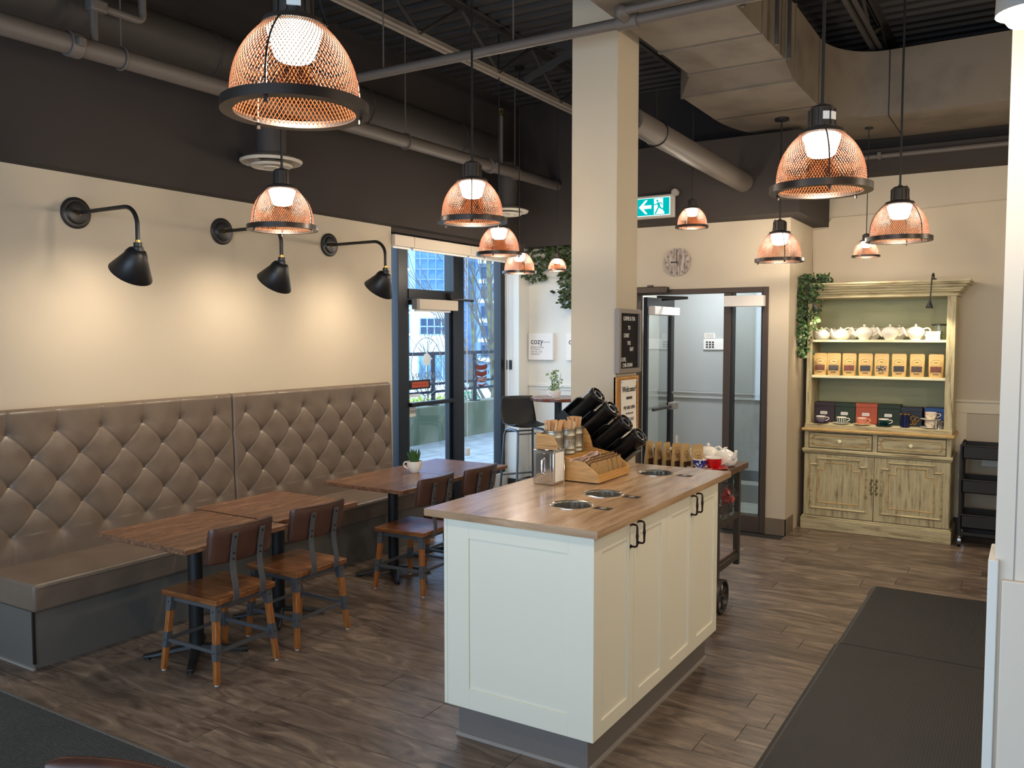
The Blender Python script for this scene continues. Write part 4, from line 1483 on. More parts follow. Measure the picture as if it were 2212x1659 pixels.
def make_chair():
    """origin on the floor under the seat middle; faces +y"""
    t = thing('dining_chair', 'x', 'chair', (0, 0, 0), 0, 'brown leatherette backed dining chairs')
    W, D, ZS = 0.205, 0.205, 0.428

    def seat_fn(a, b):
        x, yv = -W + 2 * W * a, -D + 2 * D * b
        dip = 0.007 * (1 - (2 * a - 1) ** 2) * math.sin(PI * min(1, b * 1.1))
        tap = 1 - 0.03 * (1 - b)
        return (x * tap, yv, ZS - dip)
    g = G().grid(seat_fn, 8, 8)
    top = list(g.v)
    n = len(top)
    g.v += [Vector((p.x * .985, p.y * .985, ZS - 0.030)) for p in top]
    g.f += [tuple(n + i for i in reversed(f)) for f in list(g.f)]
    b_ = [i * 9 for i in range(9)] + [8 * 9 + j for j in range(1, 9)] + [i * 9 + 8 for i in range(7, -1, -1)] + [j for j in range(7, 0, -1)]
    g.f += [(b_[i], b_[(i + 1) % len(b_)], n + b_[(i + 1) % len(b_)], n + b_[i]) for i in range(len(b_))]
    g.out('seat', M_seat, t, world=False, bevel=0.004)
    # apron frame under the seat
    fx, fy = 0.168, 0.168
    for (x0, x1, y0, y1) in ((-fx, fx, fy - 0.002, fy + 0.002), (-fx, fx, -fy - 0.002, -fy + 0.002), (-fx - 0.002, -fx + 0.002, -fy, fy), (fx - 0.002, fx + 0.002, -fy, fy)):
        G().box(x0, x1, y0, y1, ZS - 0.060, ZS - 0.031).out('apron', M_gun, t, world=False, smooth=0)
    tops, mids = {}, {}
    for sx_ in (-1, 1):
        for sy_ in (-1, 1):
            pt_ = Vector((sx_ * 0.166, sy_ * 0.166, ZS - 0.033))
            pb = Vector((sx_ * 0.200, sy_ * 0.202, 0.006))

            def sec(f, h):
                c = pt_.lerp(pb, f)
                return [(c.x - h, c.y - h, c.z), (c.x + h, c.y - h, c.z), (c.x + h, c.y + h, c.z), (c.x - h, c.y + h, c.z)]
            h0, h1 = 0.0165, 0.0125

            def hw_(f):
                return h0 + (h1 - h0) * f
            lg = G().hexa(sec(1.0, h1), sec(0.0, h0)).out('leg', M_leg, t, world=False, bevel=0.002)
            cap = G().hexa(sec(0.20, hw_(0.2) + 0.0022), sec(-0.01, h0 + 0.0022)).out('leg_bracket', M_gun, lg, world=False, smooth=0)
            col = G().hexa(sec(0.70, hw_(0.7) + 0.0022), sec(0.49, hw_(0.49) + 0.0022)).out('leg_collar', M_gun, lg, world=False, smooth=0)
            g = G()
            for f in (0.08, 0.60):
                c = pt_.lerp(pb, f)
                hh = hw_(f) + 0.0022
                g.ball((c.x, c.y + sy_ * hh, c.z), 0.0045, 8, 5).ball((c.x + sx_ * hh, c.y, c.z), 0.0045, 8, 5)
            stuff(g.out('rivet', M_black, lg, world=False))
            G().cyl((pb.x, pb.y, 0), (pb.x, pb.y, 0.008), 0.011, n=10).out('glide', M_pad, lg, world=False)
            mids[(sx_, sy_)] = pt_.lerp(pb, 0.60)
    for (a, b) in (((-1, -1), (1, -1)), ((1, -1), (1, 1)), ((1, 1), (-1, 1)), ((-1, 1), (-1, -1))):
        p, q = mids[a], mids[b]
        d = (q - p).normalized()
        G().tube([p + d * 0.014, q - d * 0.014], 0, flat=(0.018, 0.012, (0, 0, 1))).out('stretcher', M_gun, t, world=False, smooth=0)
    # back straps: bent flat bars from under the seat
    for s in (-1, 1):
        x = s * 0.088
        pts = [(x, -0.10, ZS - 0.036), (x, -0.15, ZS - 0.037), (x, -0.198, ZS - 0.036), (x, -0.221, ZS - 0.025), (x, -0.229, ZS + 0.0), (x, -0.226, ZS + 0.05), (x, -0.212, ZS + 0.11), (x, -0.206, ZS + 0.17), (x, -0.216, ZS + 0.25), (x, -0.232, ZS + 0.325)]
        st = G().tube(pts, 0, flat=(0.034, 0.005, (1, 0, 0))).out('back_strap', M_gun, t, world=False, smooth=40)
        for z, yv in ((0.19, -0.2075), (0.22, -0.2115), (0.305, -0.2275)):
            G().cyl((x, yv - 0.002, ZS + z), (x, yv - 0.008, ZS + z), 0.0055, n=8).out('bolt', M_black, st, world=False)
    # curved padded back

    def pad_pt(a, zc, off):
        x = -0.205 + 0.41 * a
        bow = 0.035 * (1 - (x / 0.205) ** 2)
        yv = -0.165 - bow + off - (zc - ZS - 0.17) * 0.17
        return (x, yv, zc)
    z0, z1 = ZS + 0.170, ZS + 0.360
    prof = [(0.016, 0.0), (0.006, 0.0), (0.0, 0.010), (0.0, 0.05), (0.0, 0.14), (0.002, 0.176), (0.010, 0.189), (0.022, 0.190), (0.032, 0.184), (0.038, 0.165), (0.040, 0.10), (0.038, 0.03), (0.030, 0.004)]
    nx = 20
    vs, fs = [], []
    m = len(prof)
    for i in range(nx + 1):
        a = i / nx
        e = min(a, 1 - a)
        k = 1.0 if e > 0.06 else math.sqrt(max(0.0, 1 - ((0.06 - e) / 0.06) ** 2)) * 0.45 + 0.55
        for (o_, z) in prof:
            zz = z0 + 0.095 + (z - 0.095) * (0.86 + 0.14 * k)
            oo = 0.02 + (o_ - 0.02) * k
            vs.append(pad_pt(a, zz, oo))
    for i in range(nx):
        for q in range(m):
            r_ = (q + 1) % m
            fs.append((i * m + q, i * m + r_, (i + 1) * m + r_, (i + 1) * m + q))
    fs += [tuple(range(m)), tuple(nx * m + q for q in range(m))]
    bp = G().add(vs, fs).out('backrest', M_brown, t, world=False, smooth=60)
    g = G()
    pts = [pad_pt(0.05 + 0.9 * i / 16, z1 - 0.004, 0.005) for i in range(17)]
    g.tube(pts, 0.003, 5)
    g.out('piping', M_brown, bp, world=False)
    return t


cpz = make_chair()
CH = [((-3.625, 2.945), math.radians(91), 'nearest dining chair at the banquette tables, brown back towards the island'),
      ((-3.635, 3.51), math.radians(89), 'second dining chair from the front, at the table pushed closer to the banquette'),
      ((-3.63, 4.62), math.radians(92), 'third dining chair from the front, its seat shining blue, half behind the island'),
      ((-3.60, 5.13), math.radians(90), 'farthest dining chair, only its brown back showing beside the window bay'),
      ((-1.635, 0.925), math.radians(195), 'dining chair at the bottom left edge, only the top of its brown back showing')]
for i, ((x, yv), rz, lab) in enumerate(CH):
    place(cpz, (x, yv, 0.0), rz, lab, first=(i == 0))

# ------------------------------------------------------------------ mats


def weave(name, c0, c1, scale, rot=0.0, h=0.5, gap=0.03):
    m, nt, b = new_mat(name)
    b.inputs['Roughness'].default_value = 0.55
    tc = nt.nodes.new('ShaderNodeTexCoord')
    mp = nt.nodes.new('ShaderNodeMapping')
    mp.inputs['Rotation'].default_value = (0, 0, rot)
    link(nt, tc.outputs['Object'], mp.inputs['Vector'])
    br = nt.nodes.new('ShaderNodeTexBrick')
    br.inputs['Scale'].default_value = scale
    br.inputs['Mortar Size'].default_value = gap
    br.inputs['Mortar Smooth'].default_value = 0.6
    br.inputs['Brick Width'].default_value = 0.62
    br.inputs['Row Height'].default_value = 0.25
    br.inputs['Color1'].default_value = c0
    br.inputs['Color2'].default_value = c0
    br.inputs['Mortar'].default_value = c1
    link(nt, mp.outputs[0], br.inputs['Vector'])
    n = nt.nodes.new('ShaderNodeTexNoise')
    n.inputs['Scale'].default_value = 3.0
    n.inputs['Detail'].default_value = 5
    link(nt, mp.outputs[0], n.inputs['Vector'])
    mx = nt.nodes.new('ShaderNodeMix')
    mx.data_type = 'RGBA'
    mx.blend_type = 'MULTIPLY'
    mx.inputs[0].default_value = 0.5
    link(nt, br.outputs['Color'], mx.inputs[6])
    link(nt, n.outputs['Fac'], mx.inputs[7])
    link(nt, mx.outputs[2], b.inputs['Base Color'])
    bp = nt.nodes.new('ShaderNodeBump')
    bp.inputs['Strength'].default_value = h
    bp.inputs['Distance'].default_value = 0.004
    bp.invert = True
    link(nt, br.outputs['Fac'], bp.inputs['Height'])
    link(nt, bp.outputs[0], b.inputs['Normal'])
    return m


M_mat = weave('black_rubber_mat', lin(17, 18, 21), lin(62, 64, 70), 20.0, PI / 2, 1.0)
M_matedge = mat('mat_bevel_edge', lin(60, 57, 54), 0.5)
M_mat2 = weave('ribbed_black_mat', lin(116, 126, 130), lin(14, 17, 18), 36.0, 0.12, 1.0, 0.10)


def floor_mat(label, x0, x1, y0, y1, m, edge, h=0.014, sides='xX'):
    t = thing('floor_mat', label, 'mat', ((x0 + x1) / 2, (y0 + y1) / 2, 0))
    e = 0.028
    G().box(x0 + e, x1 - e, y0 + (e if 'y' in sides else 0), y1 - (e if 'Y' in sides else 0), 0.001, h).out('tread', m, t, smooth=0)
    ya, yb = y0, y1
    if 'x' in sides:
        G().hexa([(x0, ya, 0.001), (x0 + e, ya, 0.001), (x0 + e, yb, 0.001), (x0, yb, 0.001)], [(x0 + e * .8, ya, h), (x0 + e, ya, h), (x0 + e, yb, h), (x0 + e * .8, yb, h)]).out('bevel_edge', edge, t, smooth=0)
    if 'X' in sides:
        G().hexa([(x1 - e, ya, 0.001), (x1, ya, 0.001), (x1, yb, 0.001), (x1 - e, yb, 0.001)], [(x1 - e, ya, h), (x1 - e * .8, ya, h), (x1 - e * .8, yb, h), (x1 - e, yb, h)]).out('bevel_edge', edge, t, smooth=0)
    if 'Y' in sides:
        G().hexa([(x0 + e, y1 - e, 0.001), (x1 - e, y1 - e, 0.001), (x1 - e, y1, 0.001), (x0 + e, y1, 0.001)], [(x0 + e, y1 - e, h), (x1 - e, y1 - e, h), (x1 - e, y1 - e * .8, h), (x0 + e, y1 - e * .8, h)]).out('bevel_edge', edge, t, smooth=0)
    return t


floor_mat('black rubber anti-fatigue mat nearest the camera, left of the white partition', -0.915, 0.02, 2.75, 4.955, M_mat, M_matedge)
floor_mat('black rubber anti-fatigue mat butted behind the nearer one, towards the green dresser', -0.905, 0.02, 4.962, 6.23, M_mat, M_matedge)
floor_mat('ribbed blue-black entrance mat at the bottom left corner, beyond the banquette end', -4.85, -2.35, 1.25, 2.165, M_mat2, mat('mat_border', lin(104, 108, 112), 0.4), 0.010, 'xXyY')
# ------------------------------------------------------------------ island
M_cab = mat('cream_cabinet_lacquer', lin(230, 224, 204), 0.42, spec=0.4)
M_kick = mat('grey_toe_kick', lin(112, 104, 98), 0.55, bump=0.06, bscale=120)
_c = [(0.30, lin(136, 107, 80)), (0.45, lin(164, 132, 100)), (0.58, lin(184, 152, 119)), (0.74, lin(204, 175, 144))]
M_counter = wood('oak_laminate_counter', _c, scale=2.6, stretch=(7.5, 0.9, 7.5), rough=0.22, distort=0.9, bump=0.02)
M_counteredge = wood('oak_laminate_edge', _c, scale=2.2, stretch=(1.0, 1.0, 9), rough=0.3, distort=0.9, bump=0.02)
M_rub = mat('oil_rubbed_bronze', lin(42, 28, 26), 0.4, 0.6)
isl = thing('island_cabinet', 'cream shaker style island cabinet on a grey toe kick, in the middle of the room', 'cabinet', (-1.78, 3.67, 0))
X0, X1, Y0, Y1, ZA, ZB_ = -2.142, -1.425, 2.918, 4.425, 0.15, 0.968


def shaker(name, plane, a0, a1, z0, z1, face, sa, st_, sb, parent, out=1, thick=0.018):
    """framed panel. plane 'x': face at x=face, spans y a0..a1; plane 'y': face at y=face, spans x"""
    g = G()

    def bx(p0, p1, q0, q1, d0, d1):
        if plane == 'x':
            g.box(min(face - d0 * out, face - d1 * out), max(face - d0 * out, face - d1 * out), p0, p1, q0, q1)
        else:
            g.box(p0, p1, min(face - d0 * out, face - d1 * out), max(face - d0 * out, face - d1 * out), q0, q1)
    bx(a0, a0 + sa, z0, z1, 0, thick)
    bx(a1 - sa, a1, z0, z1, 0, thick)
    bx(a0 + sa, a1 - sa, z1 - st_, z1, 0, thick)
    bx(a0 + sa, a1 - sa, z0, z0 + sb, 0, thick)
    d = g.out(name, M_cab, parent, bevel=0.0012, smooth=0)
    g = G()
    bx(a0 + sa, a1 - sa, z0 + sb, z1 - st_, 0.007, thick)
    g.out('panel', M_cab, d, smooth=0)
    return d


G().box(X0, X1 - 0.02, Y0 + 0.02, Y1, ZA, 0.80).box(X0, X0 + 0.018, Y0 + 0.02, Y1, 0.80, ZB_).box(X0 + 0.018, X1 - 0.02, Y1 - 0.018, Y1, 0.80, ZB_).out('carcass', M_cab, isl, smooth=0)
shaker('end_panel', 'y', X0 + 0.018, X1 - 0.0, ZA, ZB_ - 0.002, Y0, 0.112, 0.078, 0.088, isl, out=-1)
G().box(X0, X0 + 0.016, Y0 + 0.002, Y0 + 0.02, ZA, ZB_).out('filler_strip', M_cab, isl, smooth=0)
ys = [2.932, 3.3045, 3.6755, 4.0465, 4.425]
for i in range(4):
    d = shaker('door', 'x', ys[i] + 0.0012, ys[i + 1] - 0.0012, ZA, ZB_ - 0.002, X1, 0.062, 0.072, 0.062, isl)
    yh = ys[i + 1] - 0.038 if i % 2 == 0 else ys[i] + 0.038
    za, zb = 0.858, 0.952
    pts = [(X1, yh, zb), (X1 + 0.02, yh, zb)] + [(X1 + 0.02 + 0.010 * math.sin(a), yh, zb - 0.010 + 0.010 * math.cos(a)) for a in (0.5, 1.0, 1.57)]
    pts += [(X1 + 0.030, yh, z) for z in (0.928, 0.918, 0.905, 0.892, 0.882)]
    pts += [(X1 + 0.02 + 0.010 * math.cos(a), yh, za + 0.010 - 0.010 * math.sin(a)) for a in (0, 0.6, 1.2)] + [(X1 + 0.02, yh, za), (X1, yh, za)]
    rs = [0.0048, 0.0044, .0044, .0044, .0044, 0.0046, 0.0052, 0.0068, 0.0052, 0.0046, .0044, .0044, .0044, .0044, 0.0048]
    g = G().tube(pts, rs, 10)
    for z in (za, zb):
        g.cyl((X1, yh, z), (X1 + 0.004, yh, z), 0.008, n=12)
    g.out('handle', M_rub, d)
G().box(X0 + 0.045, X1 - 0.045, Y0 + 0.045, Y1 - 0.05, 0.0, ZA).out('toe_kick', M_kick, isl, smooth=0)
g = G().box(X0 + 0.036, X1 - 0.036, Y0 + 0.036, Y0 + 0.045, 0, 0.016).box(X1 - 0.045, X1 - 0.036, Y0 + 0.036, Y1 - 0.05, 0, 0.016)
g.out('floor_seal', mat('grey_floor_seal', lin(150, 142, 134), 0.4), isl, smooth=0)

# counter with three round cut-outs
CX0, CX1, CY0, CY1, CZ0, CZ1 = -2.222, -1.395, 2.885, 4.555, 0.969, 1.0
ct = thing('countertop', 'oak laminate counter on the cream island, with three round waste chutes', 'countertop', ((CX0 + CX1) / 2, (CY0 + CY1) / 2, 0.969))
holes = [(-1.712, 3.285), (-1.708, 3.592), (-1.722, 4.285)]
HR = 0.088
g = G()
# strip of squares with a circle cut in each
hb = 0.10
xs0, xs1 = -1.712 - hb, -1.712 + hb


def plate(z, flip):
    vs, fs = [], []

    def quad(xa, xb, ya, yb):
        n = len(vs)
        vs.extend([(xa, ya, z), (xb, ya, z), (xb, yb, z), (xa, yb, z)])
        fs.append((n, n + 1, n + 2, n + 3))
    quad(CX0, xs0, CY0, CY1)
    quad(xs1, CX1, CY0, CY1)
    yprev = CY0
    for (hx, hy) in holes:
        quad(xs0, xs1, yprev, hy - hb)
        n = len(vs)
        m = 32
        for i in range(m):
            a = 2 * PI * i / m + PI / 4
            vs.append((hx + HR * math.cos(a), hy + HR * math.sin(a), z))
        for i in range(m):
            a = 2 * PI * i / m + PI / 4
            c, s = math.cos(a), math.sin(a)
            k = hb / max(abs(c), abs(s))
            vs.append((min(max(-1.712 + k * c, xs0), xs1), hy + k * s, z))
        for i in range(m):
            j = (i + 1) % m
            fs.append((n + i, n + m + i, n + m + j, n + j))
        yprev = hy + hb
    quad(xs0, xs1, yprev, CY1)
    if flip:
        fs = [tuple(reversed(f)) for f in fs]
    return vs, fs


g.add(*plate(CZ1, False))
g.out('top_surface', M_counter, ct, smooth=0, fix=False)
G().add(*plate(CZ0, True)).out('underside', M_counteredge, ct, smooth=0, fix=False)
g = G()
for (xa, ya, xb, yb) in ((CX0, CY0, CX1, CY0), (CX1, CY0, CX1, CY1), (CX1, CY1, CX0, CY1), (CX0, CY1, CX0, CY0)):
    g.add([(xa, ya, CZ0), (xb, yb, CZ0), (xb, yb, CZ1), (xa, ya, CZ1)], [(0, 1, 2, 3)])
g.out('edge_band', M_counteredge, ct, smooth=0, fix=False)
M_label = mat('dark_label_plate', lin(44, 39, 37), 0.6, spec=0.2)
M_chute = mat('polished_chute_steel', lin(226, 222, 214), 0.22, 1.0)
M_dim = mat('dark_bin_liner', lin(30, 28, 27), 0.5)
for i, (hx, hy) in enumerate(holes):
    deep = 0.13 if i < 2 else 0.05
    n_ = 96
    prof_ = [(HR - 0.001, -deep), (HR, 0.001), (HR + 0.006, 0.004), (HR + 0.009, 0.002), (HR + 0.009, 0.0), (HR - 0.003, -0.003), (HR - 0.004, -deep)]
    vs, fs = [], []
    for k, (r_, z_) in enumerate(prof_):
        for q in range(n_):
            a = 2 * PI * q / n_
            rr = r_ - (0.0022 * (1 + math.cos(16 * a)) if k >= 5 else 0)
            vs.append((hx + rr * math.cos(a), hy + rr * math.sin(a), CZ1 + z_))
    for k in range(len(prof_)):
        k2 = (k + 1) % len(prof_)
        for q in range(n_):
            q2 = (q + 1) % n_
            fs.append((k * n_ + q, k * n_ + q2, k2 * n_ + q2, k2 * n_ + q))
    G().add(vs, fs).out('chute_ring', M_chute if i < 2 else M_steel, ct, smooth=40)
    G().lathe([(0, -deep), (HR - 0.006, -deep), (HR - 0.006, -deep + .004), (0, -deep + .004)], 32, Matrix.Translation((hx, hy, CZ1))).out('chute_bottom', M_dim, ct, smooth=0)
    lp = G().box(-1.60, -1.525, hy - 0.024, hy + 0.024, CZ1, CZ1 + 0.0015).out('label_plate', M_label, ct, smooth=0)
    words('lettering', ('GARBAGE', 'RECYCLING', 'ORGANICS')[i], 0.011, M_paper, lp, Matrix(((0, -1, 0, -1.562), (1, 0, 0, hy), (0, 0, 1, CZ1 + 0.0018), (0, 0, 0, 1))), extrude=0.0002) if False else None
    G().box(-1.575, -1.55, hy - 0.012, hy + 0.014, CZ1 + 0.0015, CZ1 + 0.002).out('label_print', M_greyplastic, lp, smooth=0)

# ------------------------------------------------------------------ chrome napkin holder
nh = thing('napkin_holder', 'chrome napkin dispenser with white napkins at the counter edge', 'napkin holder', (-2.067, 3.735, 1.0))
G().box(-2.122, -2.012, 3.665, 3.765, 1.0, 1.012).out('base', M_chrome, nh, bevel=0.003)
G().box(-2.122, -2.012, 3.665, 3.768, 1.165, 1.176).out('lid', M_chrome, nh, bevel=0.003)
fp = G().box(-2.127, -2.007, 3.655, 3.667, 1.0, 1.176).out('face_plate', M_chrome, nh, bevel=0.005)
G().hexa([(-2.108, 3.6545, 1.022), (-2.026, 3.6545, 1.022), (-2.026, 3.656, 1.022), (-2.108, 3.656, 1.022)], [(-2.108, 3.6505, 1.158), (-2.026, 3.6505, 1.158), (-2.026, 3.656, 1.158), (-2.108, 3.656, 1.158)]).out('raised_panel', M_chrome, fp, bevel=0.002)
G().tube([(-2.067, 3.653, 1.055), (-2.067, 3.640, 1.062), (-2.067, 3.638, 1.09), (-2.067, 3.640, 1.125), (-2.067, 3.651, 1.133)], 0.006, 8).out('handle', M_chrome, fp)
G().box(-2.127, -2.007, 3.762, 3.772, 1.0, 1.176).out('face_plate', M_chrome, nh, bevel=0.005)
G().box(-2.118, -2.009, 3.672, 3.760, 1.014, 1.160).out('napkins', M_paper, nh, smooth=0)

# ------------------------------------------------------------------ bamboo organiser: tray in front, raised caddy behind
M_bam = wood('bamboo', [(0.3, lin(176, 122, 62)), (0.5, lin(200, 148, 84)), (0.72, lin(214, 168, 106))], scale=6, stretch=(1.2, 1.2, 16), rough=0.4, bump=0.03)
bo = thing('bamboo_organiser', 'two-tier bamboo organiser holding sugar packets below and metal tins above', 'organiser', (-2.06, 3.99, 1.0))
for ya in (3.800, 4.178):
    prof = [(-2.055, 1.006), (-1.835, 1.006), (-1.835, 1.045), (-1.912, 1.105), (-2.055, 1.130)]
    G().prism(prof, ya, ya + 0.010, 'y').out('tray_side', M_bam, bo, smooth=0, bevel=0.001)
    prof = [(-2.195, 1.006), (-2.055, 1.006), (-2.055, 1.13), (-2.072, 1.19), (-2.10, 1.232), (-2.195, 1.236)]
    G().prism(prof, ya, ya + 0.010, 'y').out('caddy_side', M_bam, bo, smooth=0, bevel=0.001)
G().box(-1.845, -1.835, 3.810, 4.178, 1.006, 1.045).out('tray_front', M_bam, bo, smooth=0)
G().box(-2.055, -1.845, 3.810, 4.178, 1.006, 1.014).out('tray_floor', M_bam, bo, smooth=0)
G().box(-2.060, -2.050, 3.810, 4.178, 1.014, 1.115).out('riser', M_bam, bo, smooth=0)
G().box(-2.187, -2.06, 3.810, 4.178, 1.105, 1.113).out('shelf', M_bam, bo, smooth=0)
G().box(-2.195, -2.187, 3.810, 4.178, 1.006, 1.235).out('back', M_bam, bo, smooth=0)
G().box(-1.955, -1.949, 3.810, 4.178, 1.014, 1.075).out('divider', M_bam, bo, smooth=0)
for xa in (-2.18, -1.85):
    for ya in (3.81, 4.17):
        G().cyl((xa, ya, 1.0), (xa, ya, 1.006), 0.007, n=10).out('foot', M_black, bo)

M_galv = mat('galvanised_tin', lin(176, 172, 160), 0.38, 0.85, col2=lin(150, 146, 134), scale=14, bump=0.04, bscale=60)
M_stick = wood('birch_stick', [(0.3, lin(206, 158, 108)), (0.6, lin(224, 180, 130)), (0.8, lin(234, 196, 150))], scale=4, stretch=(9, 9, 1), rough=0.6, bump=0.0)


def make_tin():
    t = thing('tin_canister', 'x', 'canister', (0, 0, 0), 0, 'galvanised tins in the bamboo organiser')
    G().lathe([(0, 0.002), (0.050, 0.002), (0.0525, 0.004), (0.0525, 0.012), (0.050, 0.016), (0.050, 0.028), (0.0515, 0.031), (0.050, 0.034), (0.050, 0.098), (0.0515, 0.101), (0.050, 0.104), (0.050, 0.128), (0.0525, 0.131), (0.0525, 0.136), (0.049, 0.136), (0.048, 0.01), (0, 0.01)], 32).out('body', M_galv, t, world=False)
    return t


tn = make_tin()
TINS = [((-2.128, 3.868, 1.1135), 'galvanised tin of wooden stir sticks nearest the napkin dispenser', 0),
        ((-2.112, 3.985, 1.1135), 'middle galvanised tin embossed STIR, holding wooden spoons', 1),
        ((-2.126, 4.102, 1.1135), 'galvanised tin of wooden stir sticks next to the black lid dispenser', 2)]
for i, (p, lab, kind) in enumerate(TINS):
    t = place(tn, p, 0, lab, first=(i == 0))
    if kind == 1:
        for k, ch in enumerate('STIR'):
            a = math.radians(-33) + (k - 1.5) * 0.30
            words('lettering', ch, 0.034, mat('tin_lettering', lin(226, 222, 210), 0.3, 0.9) if k == 0 else bpy.data.materials['tin_lettering'], t,
                  facing((p[0] + 0.0508 * math.cos(a), p[1] + 0.0508 * math.sin(a), p[2] + 0.066), (math.cos(a), math.sin(a))))
random.seed(21)


def make_stick():
    t = thing('stir_stick', 'wooden stir stick standing in a galvanised tin on the counter', 'stir stick', (0, 0, 0), 0, 'wooden stir sticks in the tins')
    G().box(-0.0045, 0.0045, -0.0009, 0.0009, 0.0, 0.165).out('blade', M_stick, t, world=False, smooth=0)
    return t


def make_spoon():
    t = thing('wooden_spoon', 'small wooden spoon standing bowl up in the middle tin on the counter', 'spoon', (0, 0, 0), 0, 'wooden spoons in the middle tin')
    G().box(-0.0045, 0.0045, -0.0009, 0.0009, 0.0, 0.125).out('stem', M_stick, t, world=False, smooth=0)
    pts = [(0.0165 * math.sin(2 * PI * k / 18) * (1.0 if math.cos(2 * PI * k / 18) > 0 else 0.9), 0.142 - 0.026 * math.cos(2 * PI * k / 18) * -1) for k in range(18)]
    G().prism(pts, -0.0010, 0.0010, 'y').out('bowl', M_stick, t, world=False, smooth=0)
    return t


st = make_stick()
spn = make_spoon()
ns = 0
nsp = 0
for (p, lab, kind) in TINS:
    if kind == 1:
        for k in range(9):
            a = 2 * PI * k / 9 + 0.3
            rr = 0.022 if k else 0.004
            o = place(spn, (p[0] + rr * math.cos(a) * .7, p[1] + rr * math.sin(a) * .7, p[2] + 0.014), 0, first=(nsp == 0))
            o.rotation_euler = (random.uniform(-.12, .12), 0.13 * math.cos(a), PI / 2 - 0.5 + random.uniform(-.5, .5))
            o.rotation_euler = (-0.18 * math.sin(a), 0.18 * math.cos(a), random.uniform(0.4, 1.7))
            nsp += 1
    else:
        for k in range(36):
            a = 2 * PI * random.random()
            rr = 0.03 * math.sqrt(random.random())
            o = place(st, (p[0] + rr * math.cos(a) * .75, p[1] + rr * math.sin(a) * .75, p[2] + 0.024), 0, first=(ns == 0))
            tilt = 0.20 if kind == 0 else 0.12
            o.rotation_euler = (-tilt * rr / 0.03 * math.sin(a) + (0.04 if kind == 0 else -0.0), tilt * rr / 0.03 * math.cos(a), random.uniform(0.2, 1.6))
            ns += 1

# packets in the tray
M_kraft = mat('kraft_packet', lin(168, 132, 82), 0.7, col2=lin(128, 96, 56), scale=60, lo=0.55, hi=0.7)
M_kraftedge = mat('brown_packet_edge', lin(96, 62, 36), 0.7)
M_pinkpk = mat('white_sugar_packet', lin(226, 200, 180), 0.7, col2=lin(206, 160, 140), scale=40, lo=0.55, hi=0.65)
M_yelpk = mat('yellow_packet', lin(216, 184, 104), 0.7, col2=lin(180, 150, 70), scale=40)


def make_packet(m, label, group, name):
    t = thing(name, label, 'packet', (0, 0, 0), 0, group)
    g = G()
    g.hexa([(-0.029, -0.004, 0.004), (0.029, -0.004, 0.004), (0.029, 0.004, 0.004), (-0.029, 0.004, 0.004)], [(-0.029, -0.0035, 0.05), (0.029, -0.0035, 0.05), (0.029, 0.0035, 0.05), (-0.029, 0.0035, 0.05)])
    g.hexa([(-0.029, -0.0035, 0.05), (0.029, -0.0035, 0.05), (0.029, 0.0035, 0.05), (-0.029, 0.0035, 0.05)], [(-0.029, -0.0006, 0.076), (0.029, -0.0006, 0.076), (0.029, 0.0006, 0.076), (-0.029, 0.0006, 0.076)])
    g.out('pouch', m, t, world=False, smooth=0)
    G().box(-0.029, 0.029, -0.0007, 0.0007, 0.074, 0.082).out('crimp', M_kraftedge if m is M_kraft else m, t, world=False, smooth=0)
    return t


pk = make_packet(M_kraft, 'x', 'brown sugar packets in the front tray', 'sugar_packet')
pos_word = ['first', 'second', 'third', 'fourth', 'fifth', 'last']
for k in range(6):
    for q in range(3):
        o = place(pk, (-1.872 - 0.020 * q, 3.842 + k * 0.0605, 1.026 + 0.007 * q), 0, 'kraft sugar packet, %s stack along the bamboo tray front, %s' % (pos_word[k], ('in front', 'in the middle', 'at the back')[q]), first=(k == 0 and q == 0))
        o.rotation_euler = (random.uniform(-.03, .03) - 0.12, random.uniform(-.04, .04), PI / 2 + random.uniform(-.10, .10))
pp = make_packet(M_pinkpk, 'x', 'white sugar packets heaped in the tray', 'sugar_packet')
for k in range(14):
    o = place(pp, (-1.995 + random.uniform(-.02, .012), 3.838 + (k % 7) * 0.030, 1.082 + 0.012 * (k // 7)), 0, 'white sugar packet heaped flat in the back of the bamboo tray', first=(k == 0))
    o.rotation_euler = (1.25 + random.uniform(-.25, .15), random.uniform(-.2, .2), random.uniform(0.6, 2.2))
py_ = make_packet(M_yelpk, 'x', 'yellow sweetener packets in the tray', 'sweetener_packet')
for k in range(4):
    o = place(py_, (-2.0 + random.uniform(-.01, .01), 4.05 + k * 0.032, 1.082), 0, 'yellow sweetener packet in the back of the bamboo tray', first=(k == 0))
    o.rotation_euler = (1.1 + random.uniform(-.1, .1), random.uniform(-.2, .2), random.uniform(0.8, 1.9))

# ------------------------------------------------------------------ black lid dispenser, tilted
M_gloss = mat('black_acrylic', lin(15, 15, 16), 0.28)
M_lid = mat('black_plastic_lid', lin(24, 23, 24), 0.3)
ld = thing('lid_dispenser', 'black tilted cup lid dispenser with stacked tubes, behind the bamboo organiser', 'dispenser', (-2.02, 4.36, 1.0))
TILT = math.radians(40)
ux = Vector((math.cos(TILT), 0, math.sin(TILT)))         # along the tubes, up to the right
un = Vector((math.sin(TILT), 0, -math.cos(TILT)))        # down the row
un = Vector((math.cos(TILT), 0, -math.sin(TILT)))
c0 = Vector((-2.315, 0, 1.283))                          # upper left corner of the side outline
L, STK = 0.255, 0.443
for ya, yb in ((4.243, 4.247), (4.359, 4.363)):
    q = [c0 + un * 0.0, c0 + un * STK * 0.985, c0 + un * STK * 0.99 + ux * 0.06, c0 + ux * 0.06]
    G().prism([(p.x, p.z) for p in q], ya, yb, 'y').out('side_plate', M_gloss, ld, smooth=0)
